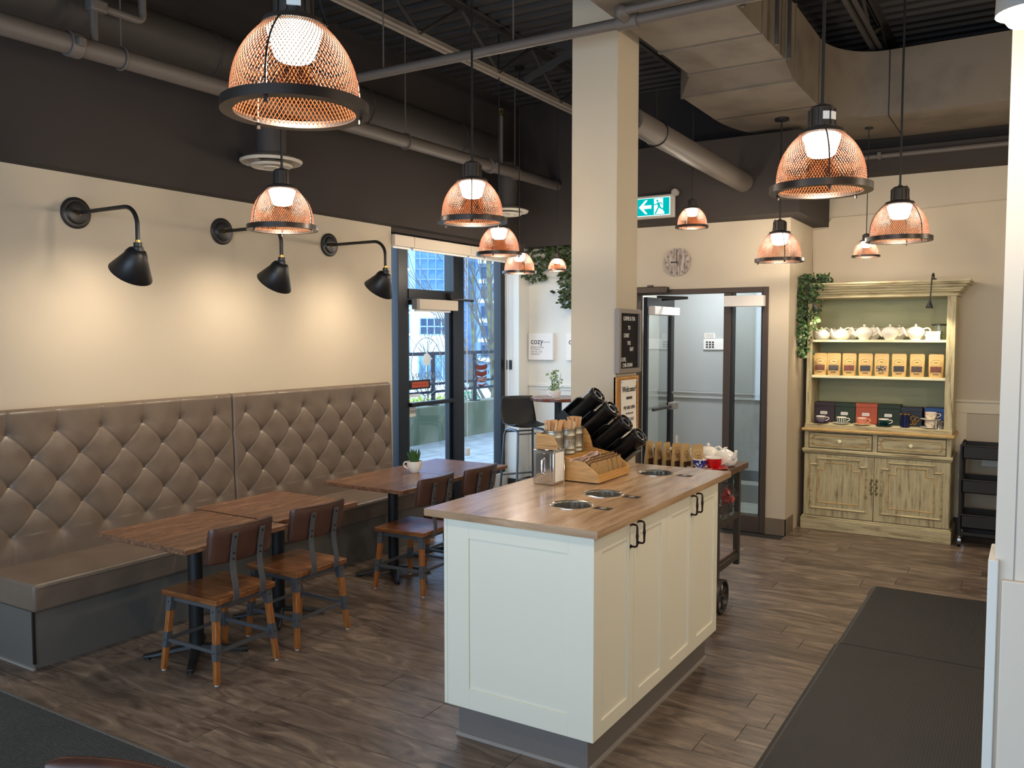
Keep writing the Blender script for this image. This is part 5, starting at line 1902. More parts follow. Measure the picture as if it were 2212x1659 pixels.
G().box(0, STK, 4.247, 4.359, 0, 0.004, Matrix.Translation(c0) @ Matrix.Rotation(TILT, 4, 'Y')).out('back_plate', M_gloss, ld, smooth=0)
G().prism([(-2.30, 1.0), (-1.975, 1.0), (-1.985, 1.012), (-2.10, 1.10), (-2.28, 1.25), (-2.30, 1.24)], 4.27, 4.34, 'y').out('stand', M_gloss, ld, smooth=0)
for r in range(4):
    for cidx, yv in enumerate((4.303,)):
        cen = c0 + un * (0.055 + 0.111 * r) + ux * 0.006
        cen.y = yv
        q = ux.to_track_quat('Z', 'Y').to_matrix().to_4x4()
        M_ = Matrix.Translation(cen) @ q
        tb = G().lathe([(0.050, 0), (0.050, L - 0.035), (0.053, L - 0.03), (0.053, L - 0.012), (0.047, L - 0.010), (0.047, 0.0)], 28, M_, closed=True).out('tube', M_gloss, ld)
        G().lathe([(0, L - 0.018), (0.020, L - 0.018), (0.022, L - 0.008), (0.030, L - 0.008), (0.032, L - 0.014), (0.040, L - 0.014), (0.043, L - 0.002), (0.0465, L - 0.002), (0.0465, L - 0.03), (0, L - 0.03)], 28, M_).out('lid', M_lid, tb)
        if r < 4:
            G().box(-0.012, 0.012, -0.056, -0.046, 0.02, L - 0.05, M_ @ Matrix.Rotation(PI / 2, 4, 'Z')).out('slot_rib', M_gloss, tb, bevel=0.003)
for r in range(5):
    p = c0 + un * (0.0 + 0.111 * r)
    G().box(-0.003, 0.003, 4.247, 4.359, 0, 0.17, Matrix.Translation(p) @ Matrix.Rotation(PI / 2 - TILT, 4, 'Y')).out('partition', M_gloss, ld, smooth=0)

# ------------------------------------------------------------------ succulent in a cup
sc2 = thing('succulent_cup', 'small green succulent in a white cup on the far oak table', 'plant', (-4.0, 5.08, 0.70))
M_china = mat('white_china', lin(240, 234, 222), 0.15, spec=0.6)
Ms_ = Matrix.Translation((-4.0, 5.08, 0.70))
cupo = G().lathe([(0, 0.0), (0.030, 0.0), (0.034, 0.006), (0.050, 0.03), (0.058, 0.062), (0.060, 0.085), (0.057, 0.085), (0.054, 0.06), (0.045, 0.03), (0, 0.02)], 28, Ms_).out('cup', M_china, sc2)
Mh = Matrix.Translation((-4.0, 5.08, 0.70)) @ Matrix.Rotation(math.radians(205), 4, 'Z')
G().tube([(0.054, 0, 0.072), (0.072, 0, 0.076), (0.084, 0, 0.062), (0.078, 0, 0.040), (0.050, 0, 0.026)], 0.005, 8, sm=5).xf(Mh).out('handle', M_china, cupo)
G().lathe([(0, 0.07), (0.055, 0.07), (0.055, 0.065), (0, 0.065)], 20, Ms_).out('soil', mat('potting_soil', lin(60, 48, 40), 0.9), sc2, smooth=0)
M_succ = mat('succulent_green', lin(72, 108, 52), 0.45, col2=lin(50, 84, 44), scale=20)
random.seed(5)
for k in range(26):
    a = k * 2.4
    el = 0.25 + 0.85 * (k / 26)
    Lf = 0.10 if k < 14 else 0.085
    d = Vector((math.cos(a) * math.cos(PI / 2 - el + .25), math.sin(a) * math.cos(PI / 2 - el + .25), math.sin(PI / 2 - el + .25)))
    if k % 3 == 0:
        d = Vector((math.cos(a) * .35, math.sin(a) * .35, 0.95)).normalized()
    b0_ = Vector((-4.0 + math.cos(a) * 0.018, 5.08 + math.sin(a) * 0.018, 0.768))
    d = (d + Vector((0, 0, .5))).normalized()
    G().tube([b0_, b0_ + d * Lf * .4, b0_ + d * Lf * .8 + Vector((0, 0, .005)), b0_ + d * Lf + Vector((0, 0, .01))], [0.007, 0.0075, 0.004, 0.0008], 6).out('leaf', M_succ, sc2)
# ------------------------------------------------------------------ column boards
M_greyframe = mat('grey_board_frame', lin(134, 124, 118), 0.5)
M_felt = mat('black_felt', lin(26, 22, 21), 0.95)
M_letter = mat('white_plastic_letter', lin(236, 230, 222), 0.5)
XC = -2.18
lb = thing('letter_board', 'black felt letter board with white letters in a grey frame on the column', 'letter board', (XC, 4.91, 1.5))
ya, yb, za, zb = 4.725, 5.065, 1.510, 1.905
for (a, b, c, d) in ((ya, ya + .028, za, zb), (yb - .028, yb, za, zb), (ya + .028, yb - .028, za, za + .028), (ya + .028, yb - .028, zb - .028, zb)):
    G().box(XC + 0.001, XC + 0.036, a, b, c, d).out('frame', M_greyframe, lb, smooth=0, bevel=0.002)
bd = G().box(XC + 0.001, XC + 0.020, ya + .028, yb - .028, za + .028, zb - .028).out('felt', M_felt, lb, smooth=0)
g = G()
for k in range(26):
    z = za + .034 + k * (zb - za - .068) / 25
    g.box(XC + 0.020, XC + 0.0225, ya + .028, yb - .028, z - 0.0028, z + 0.0028)
stuff(g.out('felt_rib', M_felt, bd, smooth=0))
for body, z, yv, al in (('COFFEE & TEA', 1.845, 4.895, 'CENTER'), ('TO', 1.788, 4.895, 'CENTER'), ('START', 1.740, 4.855, 'CENTER'), ('THE', 1.693, 4.893, 'CENTER'), ('DAY', 1.655, 4.935, 'CENTER'), ('LOVE,', 1.592, 4.778, 'LEFT'), ('CHA DUAN', 1.556, 4.800, 'LEFT')):
    words('lettering', body, 0.036, M_letter, lb, facing((XC + 0.0235, yv, z), (1, 0)), sx=0.78, align=al, extrude=0.001)

ck = thing('cork_board', 'cork board with a printed welcome sheet, under the letter board', 'notice board', (XC, 4.9, 1.08))
G().box(XC + 0.001, XC + 0.012, 4.722, 5.062, 1.07, 1.487).out('cork', mat('cork', lin(186, 134, 74), 0.9, col2=lin(160, 108, 56), scale=60), ck, smooth=0)
for (a, b, c, d) in ((4.722, 4.737, 1.07, 1.487), (5.047, 5.062, 1.07, 1.487), (4.737, 5.047, 1.472, 1.487)):
    G().box(XC + 0.001, XC + 0.018, a, b, c, d).out('frame', M_bam, ck, smooth=0)
sh = G().grid(lambda a, b: (XC + 0.0145 + 0.008 * (1 - b) ** 2 + 0.004 * math.sin(PI * a), 4.795 + 0.235 * a, 1.09 + 0.375 * b), 8, 8).out('sheet', M_paper, ck)
words('lettering', 'Welcome!', 0.052, M_ink, ck, facing((XC + 0.021, 4.912, 1.405), (1, 0)) @ Matrix.Shear('XZ', 4, (0, 0)), sx=0.95)
words('lettering', 'WE ARE OPEN', 0.030, M_ink, ck, facing((XC + 0.0225, 4.912, 1.290), (1, 0)), sx=0.9)
words('lettering', 'for dine in and', 0.018, M_ink, ck, facing((XC + 0.0235, 4.912, 1.255), (1, 0)))
words('lettering', 'TAKE OUT', 0.030, M_ink, ck, facing((XC + 0.0245, 4.912, 1.215), (1, 0)), sx=0.9)
g = G().tube([(XC + 0.0215, 4.865, 1.35), (XC + 0.0215, 4.91, 1.352), (XC + 0.0215, 4.955, 1.35)], 0.0012, 5)
for k in range(7):
    yy = 4.868 + k * 0.013
    g.tube([(XC + 0.0215, yy, 1.351), (XC + 0.0215, yy + 0.008, 1.359)], 0.0018, 5).tube([(XC + 0.0215, yy, 1.351), (XC + 0.0215, yy + 0.008, 1.343)], 0.0018, 5)
g.out('leaf_ornament', M_ink, ck)
for yv in (4.80, 5.022):
    G().ball((XC + 0.022, yv, 1.455), 0.005, 8, 6).out('pin', M_whiteplastic, ck)

# ------------------------------------------------------------------ exit sign, clock
M_green = emit('exit_sign_green', (0.0, 0.36, 0.36, 1), 0.75)
M_exitw = emit('exit_sign_white', (0.75, 1.0, 1.0, 1), 0.7)
ex = thing('exit_sign', 'green and white running man exit sign with a left arrow, beside the column', 'sign', (-2.88, 7.07, 2.77))
G().box(-3.075, -2.70, 7.06, 7.10, 2.765, 2.965).out('housing', mat('grey_sign_housing', lin(170, 160, 150), 0.5), ex, bevel=0.006)
face = G().box(-3.050, -2.735, 7.055, 7.06, 2.787, 2.943).out('sign_face', M_exitw, ex, smooth=0)
G().box(-3.045, -2.740, 7.052, 7.055, 2.792, 2.938).out('sign_field', M_green, face, smooth=0)
G().prism([(-3.022, 2.865), (-2.962, 2.925), (-2.940, 2.925), (-2.978, 2.880), (-2.905, 2.880), (-2.905, 2.850), (-2.978, 2.850), (-2.940, 2.805), (-2.962, 2.805)], 7.049, 7.052, 'y').out('arrow', M_exitw, face, smooth=0)
G().prism([(-2.880, 2.797), (-2.785, 2.797), (-2.785, 2.815), (-2.797, 2.825), (-2.797, 2.933), (-2.880, 2.933)], 7.049, 7.052, 'y').out('doorway', M_exitw, face, smooth=0)
g = G().cyl((-2.848, 7.047, 2.913), (-2.848, 7.049, 2.913), 0.0095, n=14)


def limb(*p, w=0.012):
    for a, b in zip(p[:-1], p[1:]):
        g.tube([(a[0], 7.048, a[1]), (b[0], 7.048, b[1])], 0, flat=(w, 0.002, (0, 1, 0)) if False else None) if False else None
        d = Vector((b[0] - a[0], b[1] - a[1]))
        n_ = Vector((-d.y, d.x)).normalized() * w / 2
        g.prism([(a[0] - n_.x, a[1] - n_.y), (b[0] - n_.x, b[1] - n_.y), (b[0] + n_.x, b[1] + n_.y), (a[0] + n_.x, a[1] + n_.y)], 7.047, 7.049, 'y')


limb((-2.842, 2.898), (-2.830, 2.858), w=0.022)
limb((-2.846, 2.892), (-2.868, 2.878), (-2.880, 2.884), w=0.008)
limb((-2.838, 2.892), (-2.815, 2.894), (-2.802, 2.876), w=0.008)
limb((-2.834, 2.860), (-2.852, 2.830), (-2.868, 2.800), w=0.012)
limb((-2.828, 2.860), (-2.808, 2.842), (-2.778, 2.838), w=0.012)
g.out('running_man', M_green, face, smooth=0)
G().cyl((-2.695, 7.055, 2.975), (-2.695, 7.095, 2.975), 0.03, n=20).cyl((-2.695, 7.05, 2.975), (-2.695, 7.055, 2.975), 0.02, n=16).out('lamp_head', M_greyplastic, ex)
G().box(-3.02, -2.76, 7.10, 7.14, 2.82, 2.92).out('bracket', M_greyplastic, ex, smooth=0)

cl = thing('wall_clock', 'round weathered wood wall clock with roman numerals above the glass door', 'clock', (-2.803, 7.43, 2.27))
Mc = Matrix.Translation((-2.803, 7.438, 2.405)) @ Matrix.Rotation(PI / 2, 4, 'X')
M_clk = wood('weathered_clock_wood', [(0.3, lin(70, 58, 54)), (0.42, lin(132, 114, 104)), (0.54, lin(176, 160, 148)), (0.8, lin(200, 186, 172))], scale=9, stretch=(9, 1, 1.2), rough=0.5, distort=1.5)
for k in range(5):
    a0, a1 = -0.128 + k * 0.0512 + 0.0008, -0.128 + (k + 1) * 0.0512 - 0.0008
    pts = []
    for j in range(9):
        x = a0 + (a1 - a0) * j / 8
        pts.append((x, math.sqrt(max(0, 0.1285 ** 2 - x * x))))
    poly = pts + [(x, -y_) for x, y_ in reversed(pts)]
    G().prism(poly, 0.0, 0.016, 'z', Mc).out('face_board', M_clk, cl, smooth=0)
for k in range(12):
    a = PI / 2 - k * PI / 6
    num = ['XII', 'I', 'II', 'III', 'IV', 'V', 'VI', 'VII', 'VIII', 'IX', 'X', 'XI'][k]
    words('numeral', num, 0.036, M_ink, cl, Mc @ Matrix.Rotation(a - PI / 2, 4, 'Z') @ Matrix.Translation((0, 0.102, 0.0165)), sx=0.75)
G().box(-0.006, 0.006, -0.01, 0.062, 0.018, 0.020, Mc @ Matrix.Rotation(PI / 2, 4, 'Z')).out('hand', M_black, cl, smooth=0)
G().box(-0.003, 0.003, -0.02, 0.085, 0.020, 0.022, Mc @ Matrix.Rotation(0.03, 4, 'Z')).out('hand', M_black, cl, smooth=0)
G().cyl(Mc @ Vector((0, 0, 0.016)), Mc @ Vector((0, 0, 0.024)), 0.007, n=12).out('hub', M_black, cl)
words('lettering', 'Wine Bar', 0.024, M_ink, cl, Mc @ Matrix.Translation((0.0, 0.052, 0.0165))) if False else None

# ------------------------------------------------------------------ vestibule door and sidelight
fr = struct(G().box(-3.24, -3.185, 7.425, 7.545, 0, 2.16).box(-2.020, -1.972, 7.425, 7.545, 0, 2.16).box(-3.185, -2.020, 7.425, 7.545, 2.115, 2.16).box(-2.365, -2.300, 7.43, 7.54, 0, 2.115).out('door_2', M_bronze, bevel=0.003))
G().box(-2.300, -2.020, 7.43, 7.54, 0, 0.145).out('kick_rail', M_bronze, fr, bevel=0.003)
G().box(-2.300, -2.285, 7.44, 7.53, 0.145, 2.115).box(-2.035, -2.020, 7.44, 7.53, 0.145, 2.115).out('glazing_bead', M_black, fr, smooth=0)
pn = G().box(-2.285, -2.035, 7.482, 7.488, 0.145, 2.115).out('sidelight_pane', M_wire, fr, smooth=0)
g = G()
M_wiremesh = mat('wire_mesh', lin(120, 124, 122), 0.5, 0.4)
for k in range(21):
    x = -2.285 + k * 0.0125
    g.box(x - 0.0003, x + 0.0003, 7.4846, 7.4854, 0.145, 2.0)
for k in range(149):
    z = 0.145 + k * 0.0125
    g.box(-2.285, -2.035, 7.4846, 7.4854, z - 0.0003, z + 0.0003)
stuff(g.out('wire_mesh', M_wiremesh, pn, smooth=0))
# open leaf, swung into the vestibule
lf = struct(G().box(-3.185, -3.145, 7.56, 7.60, 0.01, 2.10).box(-3.185, -3.145, 8.19, 8.27, 0.01, 2.10).box(-3.185, -3.145, 7.60, 8.19, 0.01, 0.16).box(-3.185, -3.145, 7.60, 8.19, 2.02, 2.10).out('door_3', M_black, smooth=0))
G().box(-3.168, -3.162, 7.60, 8.19, 0.16, 2.02).out('pane', M_wire, lf, smooth=0)
G().box(-3.145, -3.085, 8.12, 8.25, 0.99, 1.06).out('panic_head', M_greyplastic, lf, bevel=0.005)
G().box(-3.135, -3.105, 7.66, 8.12, 1.005, 1.035).out('push_bar', M_steel_dark, lf, bevel=0.005)
G().box(-3.145, -3.12, 8.20, 8.235, 1.14, 1.17).out('lock_cylinder', M_chrome, lf, bevel=0.003)
dc = thing('door_closer', 'dark hydraulic door closer on the door head, above the open glass door', 'door closer', (-3.0, 7.42, 2.12))
G().box(-3.225, -2.885, 7.37, 7.424, 2.125, 2.185).out('body', M_bronze, dc, bevel=0.008)
G().cyl((-3.05, 7.395, 2.185), (-3.05, 7.395, 2.20), 0.03, n=14).out('cap', M_bronze, dc)
G().box(-2.90, -2.875, 7.375, 7.42, 2.13, 2.18).out('end_cap', M_black, dc, smooth=0)
G().tube([(-3.05, 7.56, 2.10), (-2.80, 7.70, 2.09), (-3.12, 7.86, 2.085)], 0, flat=(0.025, 0.008, (0, 0, 1))).out('arm', M_black, dc, smooth=0)
M_bl2 = mat('white_blind_case', lin(214, 208, 202), 0.5)
b1 = thing('roller_blind', 'white roller blind case at the head of the wired glass sidelight', 'blind', (-2.16, 7.42, 2.0))
G().box(-2.340, -1.995, 7.35, 7.425, 1.99, 2.085).out('case', M_bl2, b1, bevel=0.004)
b2 = thing('roller_blind', 'grey white roller blind case on the open glass door leaf', 'blind', (-3.12, 7.85, 1.95))
G().box(-3.145, -3.075, 7.58, 8.24, 1.935, 2.015).out('case', M_bl2, b2, bevel=0.004)
al = thing('alarm_panel', 'white keypad and notice plate on the vestibule wall', 'panel', (-2.9, 8.74, 1.58))
G().box(-2.995, -2.70, 8.735, 8.749, 1.585, 1.70).out('plate', M_whiteplastic, al, bevel=0.003)
for i in range(3):
    for j in range(3):
        G().box(-2.965 + i * 0.032, -2.945 + i * 0.032, 8.731, 8.735, 1.605 + j * 0.026, 1.621 + j * 0.026).out('button', M_ink, al, smooth=0)
G().box(-2.985, -2.87, 8.735, 8.749, 1.705, 1.76).out('notice', M_paper, al, smooth=0)
for k in range(4):
    G().box(-2.975, -2.885, 8.734, 8.7355, 1.715 + k * 0.011, 1.719 + k * 0.011).out('print_line', M_greyplastic, al, smooth=0)
dm = thing('door_mat', 'dark ribbed mat on the vestibule floor behind the glass', 'mat', (-2.7, 8.3, 0))
G().box(-3.4, -2.45, 7.70, 8.30, 0.0005, 0.010).out('tread', M_mat, dm, smooth=0) if False else G().box(-3.4, -2.55, 7.9, 8.45, 0.0005, 0.010).out('tread', M_mat, dm, smooth=0)

# ------------------------------------------------------------------ nook: wall canvases, ivy, high table, stool, cup plant
for i, (xa, xb, za, zb, lab) in enumerate(((-4.865, -4.552, 1.462, 1.762, 'square white canvas lettered cozy, on the wall left of the column'),
                                     (-4.385, -4.07, 1.462, 1.762, 'white canvas mostly hidden by the column, next to the cozy one'))):
    cv = thing('wall_canvas', lab, 'canvas', ((xa + xb) / 2, 8.26, za), 0, 'lettered canvases')
    G().box(xa, xb, 8.255, 8.298, za, zb).out('canvas', M_paper, cv, smooth=0, bevel=0.002)
    x0 = xa + 0.03
    if i == 0:
        words('lettering', 'cozy', 0.095, M_ink, cv, facing((x0, 8.254, za + 0.205), (0, -1)), align='LEFT', sx=0.92)
        words('lettering', '(adjective)', 0.020, M_greyplastic, cv, facing((x0 + 0.165, 8.254, za + 0.20), (0, -1)), align='LEFT')
        words('lettering', 'giving a feeling\nof comfort,\nwarmth, and\nrelaxation.', 0.029, M_greyplastic, cv, facing((x0, 8.254, za + 0.105), (0, -1)), align='LEFT', line=0.9)
    else:
        words('lettering', 'c', 0.095, M_ink, cv, facing((x0, 8.254, za + 0.205), (0, -1)), align='LEFT')


def foliage(pts_fn, n, size, seed, flatten=0.6):
    rnd = random.Random(seed)
    g = G()
    for k in range(n):
        p, s = pts_fn(rnd)
        p = Vector(p)
        L_ = size * rnd.uniform(0.7, 1.25) * s
        d = Vector((rnd.uniform(-1, 1), rnd.uniform(-1, 0.35), rnd.uniform(-1, .45))).normalized()
        nrm = Vector((rnd.uniform(-.6, .6), -1, rnd.uniform(-.2, .9))).normalized()
        e = d.cross(nrm).normalized()
        nn = e.cross(d).normalized()
        w = L_ * 0.36
        g.add([p, p + d * L_ * .35 + e * w - nn * L_ * .05, p + d * L_ * .72 + e * w * .7, p + d * L_, p + d * L_ * .72 - e * w * .7, p + d * L_ * .35 - e * w - nn * L_ * .05, p + d * L_ * .5 + nn * L_ * .08],
              [(0, 1, 6), (1, 2, 6), (2, 3, 6), (3, 4, 6), (4, 5, 6), (5, 0, 6)])
    return g


M_ivy = mat('ivy_leaf', lin(74, 88, 52), 0.55, col2=lin(44, 58, 34), scale=14, lo=0.4, hi=0.6)
M_vine = mat('vine_stem', lin(70, 62, 40), 0.8)
iv = thing('ivy_garland', 'green ivy garland hanging from the soffit over the lettered canvases', 'plant', (-4.4, 8.2, 2.5))


def ivy_pt(r):
    if r.random() < 0.62:
        x = r.uniform(-4.86, -4.05)
        lo = 2.50 - 0.05 * math.sin(x * 9) - (0.12 if x < -4.6 else 0)
        return (x, r.uniform(8.12, 8.21), r.uniform(lo, 2.70)), 1.0
    x = r.gauss(-4.33, 0.055)
    return (x, r.uniform(8.14, 8.21), r.uniform(2.05, 2.6)), 1.0


stuff(foliage(ivy_pt, 620, 0.062, 3).out('leaves', M_ivy, iv, smooth=0, fix=False))
g = G()
for k in range(9):
    x = -4.8 + k * 0.09
    g.tube([(x, 8.22, 2.70), (x + 0.03, 8.2, 2.6), (x + 0.01, 8.2, 2.52)], 0.003, 5)
for k in range(3):
    g.tube([(-4.33 + k * 0.04, 8.22, 2.70), (-4.35 + k * .03, 8.2, 2.4), (-4.33 + k * .02, 8.2, 2.08)], 0.003, 5)
g.out('vine', M_vine, iv)

M_hightop = wood('mahogany_top', [(0.3, lin(70, 36, 26)), (0.5, lin(100, 54, 38)), (0.75, lin(126, 74, 54))], scale=4, stretch=(1, 6, 6), rough=0.25)
ht = thing('bar_table', 'round dark mahogany bar table half behind the column', 'table', (-4.18, 7.70, 0))
G().lathe([(0, 1.065), (0.275, 1.065), (0.285, 1.07), (0.285, 1.095), (0.28, 1.10), (0, 1.10)], 48, Matrix.Translation((-4.18, 7.70, 0))).out('tabletop', M_hightop, ht)
G().cyl((-4.18, 7.70, 0.03), (-4.18, 7.70, 1.065), 0.038, n=18).out('column', M_iron, ht)
G().lathe([(0, 0), (0.24, 0), (0.24, 0.01), (0.06, 0.03), (0, 0.03)], 32, Matrix.Translation((-4.18, 7.70, 0))).out('base', M_iron, ht)

bs = thing('bar_stool', 'black moulded bar stool on grey tube legs, beside the window pier', 'stool', (-4.47, 7.52, 0), math.radians(-122))
ZS = 0.80


def shell(a, b):
    # a across, b from front edge of the seat up the back
    x = (a - 0.5) * 2
    if b < 0.5:
        u = b / 0.5
        yv, z, w = 0.20 - 0.34 * u, ZS + 0.012 * (1 - u) - 0.02 * math.sin(PI * u), 0.20
    else:
        u = (b - 0.5) / 0.5
        yv, z, w = -0.14 - 0.10 * math.sin(u * PI / 2) + 0.0, ZS + 0.30 * u ** 1.15, 0.20 + 0.012 * math.sin(PI * u) - 0.02 * u
    lift = 0.03 * x * x * (1.0 if b < 0.5 else max(0, 1 - (b - .5) * 2))
    wrap = 0.06 * x * x * (max(0, (b - 0.4)) / 0.6)
    return (x * w, yv + wrap, z + lift)


o = G().grid(shell, 14, 18).out('seat_shell', M_blackm, bs, world=False, smooth=60)
md = o.modifiers.new('thick', 'SOLIDIFY')
md.thickness = 0.010
M_tube = mat('blue_grey_tube', lin(92, 98, 108), 0.35, 0.6)
for s in (-1, 1):
    G().tube([(s * 0.20, 0.20, 0.0), (s * 0.165, 0.16, 0.70), (s * 0.155, 0.14, 0.755), (s * 0.15, 0.10, 0.768), (s * 0.15, -0.08, 0.768), (s * 0.155, -0.13, 0.755), (s * 0.165, -0.15, 0.70), (s * 0.20, -0.20, 0.0)], 0.0125, 10).out('leg_frame', M_tube, bs, world=False)
for yv, z in ((0.185, 0.28), (-0.185, 0.28)):
    G().cyl((-0.185, yv, z), (0.185, yv, z), 0.010, n=8).out('foot_rail', M_tube, bs, world=False)
for z in (0.735,):
    G().cyl((-0.158, 0.14, z), (0.158, 0.14, z), 0.008, n=8).cyl((-0.158, -0.14, z), (0.158, -0.14, z), 0.008, n=8).out('cross_bar', M_tube, bs, world=False)

cpn = thing('herb_cup', 'leafy sprig in a white cup on the round bar table', 'plant', (-4.13, 7.55, 1.10))
Mh_ = Matrix.Translation((-4.13, 7.55, 1.10))
c_ = G().lathe([(0, 0), (0.032, 0), (0.05, 0.03), (0.058, 0.08), (0.055, 0.08), (0.045, 0.03), (0, 0.02)], 24, Mh_).out('cup', M_china, cpn)
G().tube([(0.054, 0, 0.068), (0.074, 0, 0.070), (0.082, 0, 0.05), (0.070, 0, 0.032), (0.048, 0, 0.025)], 0.005, 8, sm=5).xf(Mh_ @ Matrix.Rotation(math.radians(210), 4, 'Z')).out('handle', M_china, c_)
g = G()
rnd = random.Random(4)
for k in range(5):
    x, yv = rnd.uniform(-.025, .025), rnd.uniform(-.02, .02)
    g.tube([(x, yv, 0.05), (x * 1.6, yv * 1.5, 0.16), (x * 2.4, yv * 2, 0.21 + 0.05 * rnd.random())], 0.002, 5)
g.xf(Mh_).out('stem', M_vine, cpn)
stuff(foliage(lambda r: ((-4.13 + r.gauss(0, .032), 7.55 + r.gauss(0, .03), 1.10 + r.uniform(.08, .29)), 1.0), 90, 0.03, 7).out('leaves', mat('herb_leaf', lin(128, 148, 92), 0.6, col2=lin(90, 116, 66), scale=20), cpn, smooth=0, fix=False))

# ------------------------------------------------------------------ black trolley by the back wall
tr = thing('utility_trolley', 'black three tier metal trolley right of the green dresser', 'trolley', (-0.25, 7.95, 0))
for z0 in (0.165, 0.455, 0.735):
    x0, x1, y0, y1, h = -0.475, -0.03, 7.80, 8.13, 0.105
    g = G().box(x0, x1, y0, y1, z0, z0 + 0.006)
    g.box(x0, x1, y0, y0 + 0.006, z0, z0 + h).box(x0, x1, y1 - 0.006, y1, z0, z0 + h).box(x0, x0 + 0.006, y0, y1, z0, z0 + h).box(x1 - 0.006, x1, y0, y1, z0, z0 + h)
    tr_ = g.out('tray', M_blackm, tr, smooth=0)
    G().tube([(x0, y0, z0 + h), (x1, y0, z0 + h), (x1, y1, z0 + h), (x0, y1, z0 + h)], 0.006, 6, closed=True).out('rim', M_blackm, tr_)
for yv in (7.83, 8.10):
    for x in (-0.485, -0.02):
        G().tube([(x, yv, 0.09), (x, yv, 0.84), (x + (0.012 if x < -.2 else -.012), yv, 0.855)], 0.014, 10).out('post', M_blackm, tr)
for yv in (7.83, 8.10):
    G().box(-0.485, -0.02, yv - 0.01, yv + 0.01, 0.10, 0.125).out('bottom_rail', M_blackm, tr, smooth=0)
for yv in (7.83, 8.10):
    for x in (-0.485, -0.02):
        cs = G().cyl((x, yv, 0.065), (x, yv, 0.10), 0.009, n=8).box(x - 0.014, x + 0.014, yv - 0.012, yv + 0.012, 0.035, 0.07).out('caster', M_chrome, tr, bevel=0.003)
        G().cyl((x - 0.012, yv, 0.026), (x + 0.012, yv, 0.026), 0.026, n=16).out('wheel', M_black, cs)

# ------------------------------------------------------------------ industrial cart behind the island
_cw = [(0.3, lin(58, 38, 28)), (0.5, lin(88, 60, 44)), (0.75, lin(112, 82, 60))]
M_cartwood = wood('dark_plank_wood', _cw, scale=4, stretch=(1, 7, 7), rough=0.45)
M_cartmetal = mat('raw_dark_steel', lin(78, 76, 72), 0.45, 0.6)
ca = thing('display_cart', 'industrial cart with a dark wood top and iron wheels, behind the island', 'cart', (-1.86, 5.33, 0))
for k in range(4):
    y0 = 5.11 + k * 0.1225
    G().box(-2.15, -1.60, y0 + .0005, y0 + 0.122, 0.862, 0.90).out('top_plank', M_cartwood, ca, smooth=0, bevel=0.002)
for x in (-2.12, -1.66):
    for yv in (5.13, 5.56):
        G().box(x - 0.018, x + 0.018, yv - 0.018, yv + 0.018, 0.215, 0.862).out('leg', M_cartmetal, ca, smooth=0)
    G().box(x - 0.016, x + 0.016, 5.13, 5.56, 0.255, 0.295).out('side_rail', M_cartmetal, ca, smooth=0)
    G().box(x - 0.016, x + 0.016, 5.13, 5.56, 0.535, 0.575).out('side_rail', M_cartmetal, ca, smooth=0)
for yv in (5.13, 5.56):
    G().box(-2.12, -1.66, yv - 0.016, yv + 0.016, 0.255, 0.295).out('cross_rail', M_cartmetal, ca, smooth=0)
for k in range(4):
    G().box(-2.12, -1.66, 5.14 + k * 0.106, 5.14 + k * 0.106 + 0.10, 0.297, 0.315).out('shelf_plank', M_cartwood, ca, smooth=0)
for x, yv in ((-2.10, 5.15), (-1.63, 5.15), (-1.98, 5.54)):
    if True:
        Mw = Matrix.Translation((x, yv, 0.108)) @ Matrix.Rotation(PI / 2, 4, 'Y')
        wh = G().lathe([(0.107, -0.016), (0.107, 0.016), (0.094, 0.016), (0.094, -0.016)], 32, Mw, closed=True).out('wheel', M_cartmetal, ca, smooth=40)
        for q in range(4):
            a = q * PI / 2 + 0.4
            G().box(-0.006, 0.006, -0.010, 0.010, 0.015, 0.096, Matrix.Translation((x, yv, 0.108)) @ Matrix.Rotation(a, 4, 'X')).out('spoke', M_cartmetal, wh, smooth=0)
        G().cyl((x - 0.022, yv, 0.108), (x + 0.022, yv, 0.108), 0.017, n=14).out('hub', M_cartmetal, wh)
        G().box(x - 0.028, x - 0.021, yv - 0.012, yv + 0.012, 0.10, 0.26).out('fork', M_cartmetal, ca, smooth=0)
for yv in (5.15,):
    G().cyl((-2.10, yv, 0.108), (-1.63, yv, 0.108), 0.010, n=8).out('axle', M_cartmetal, ca)
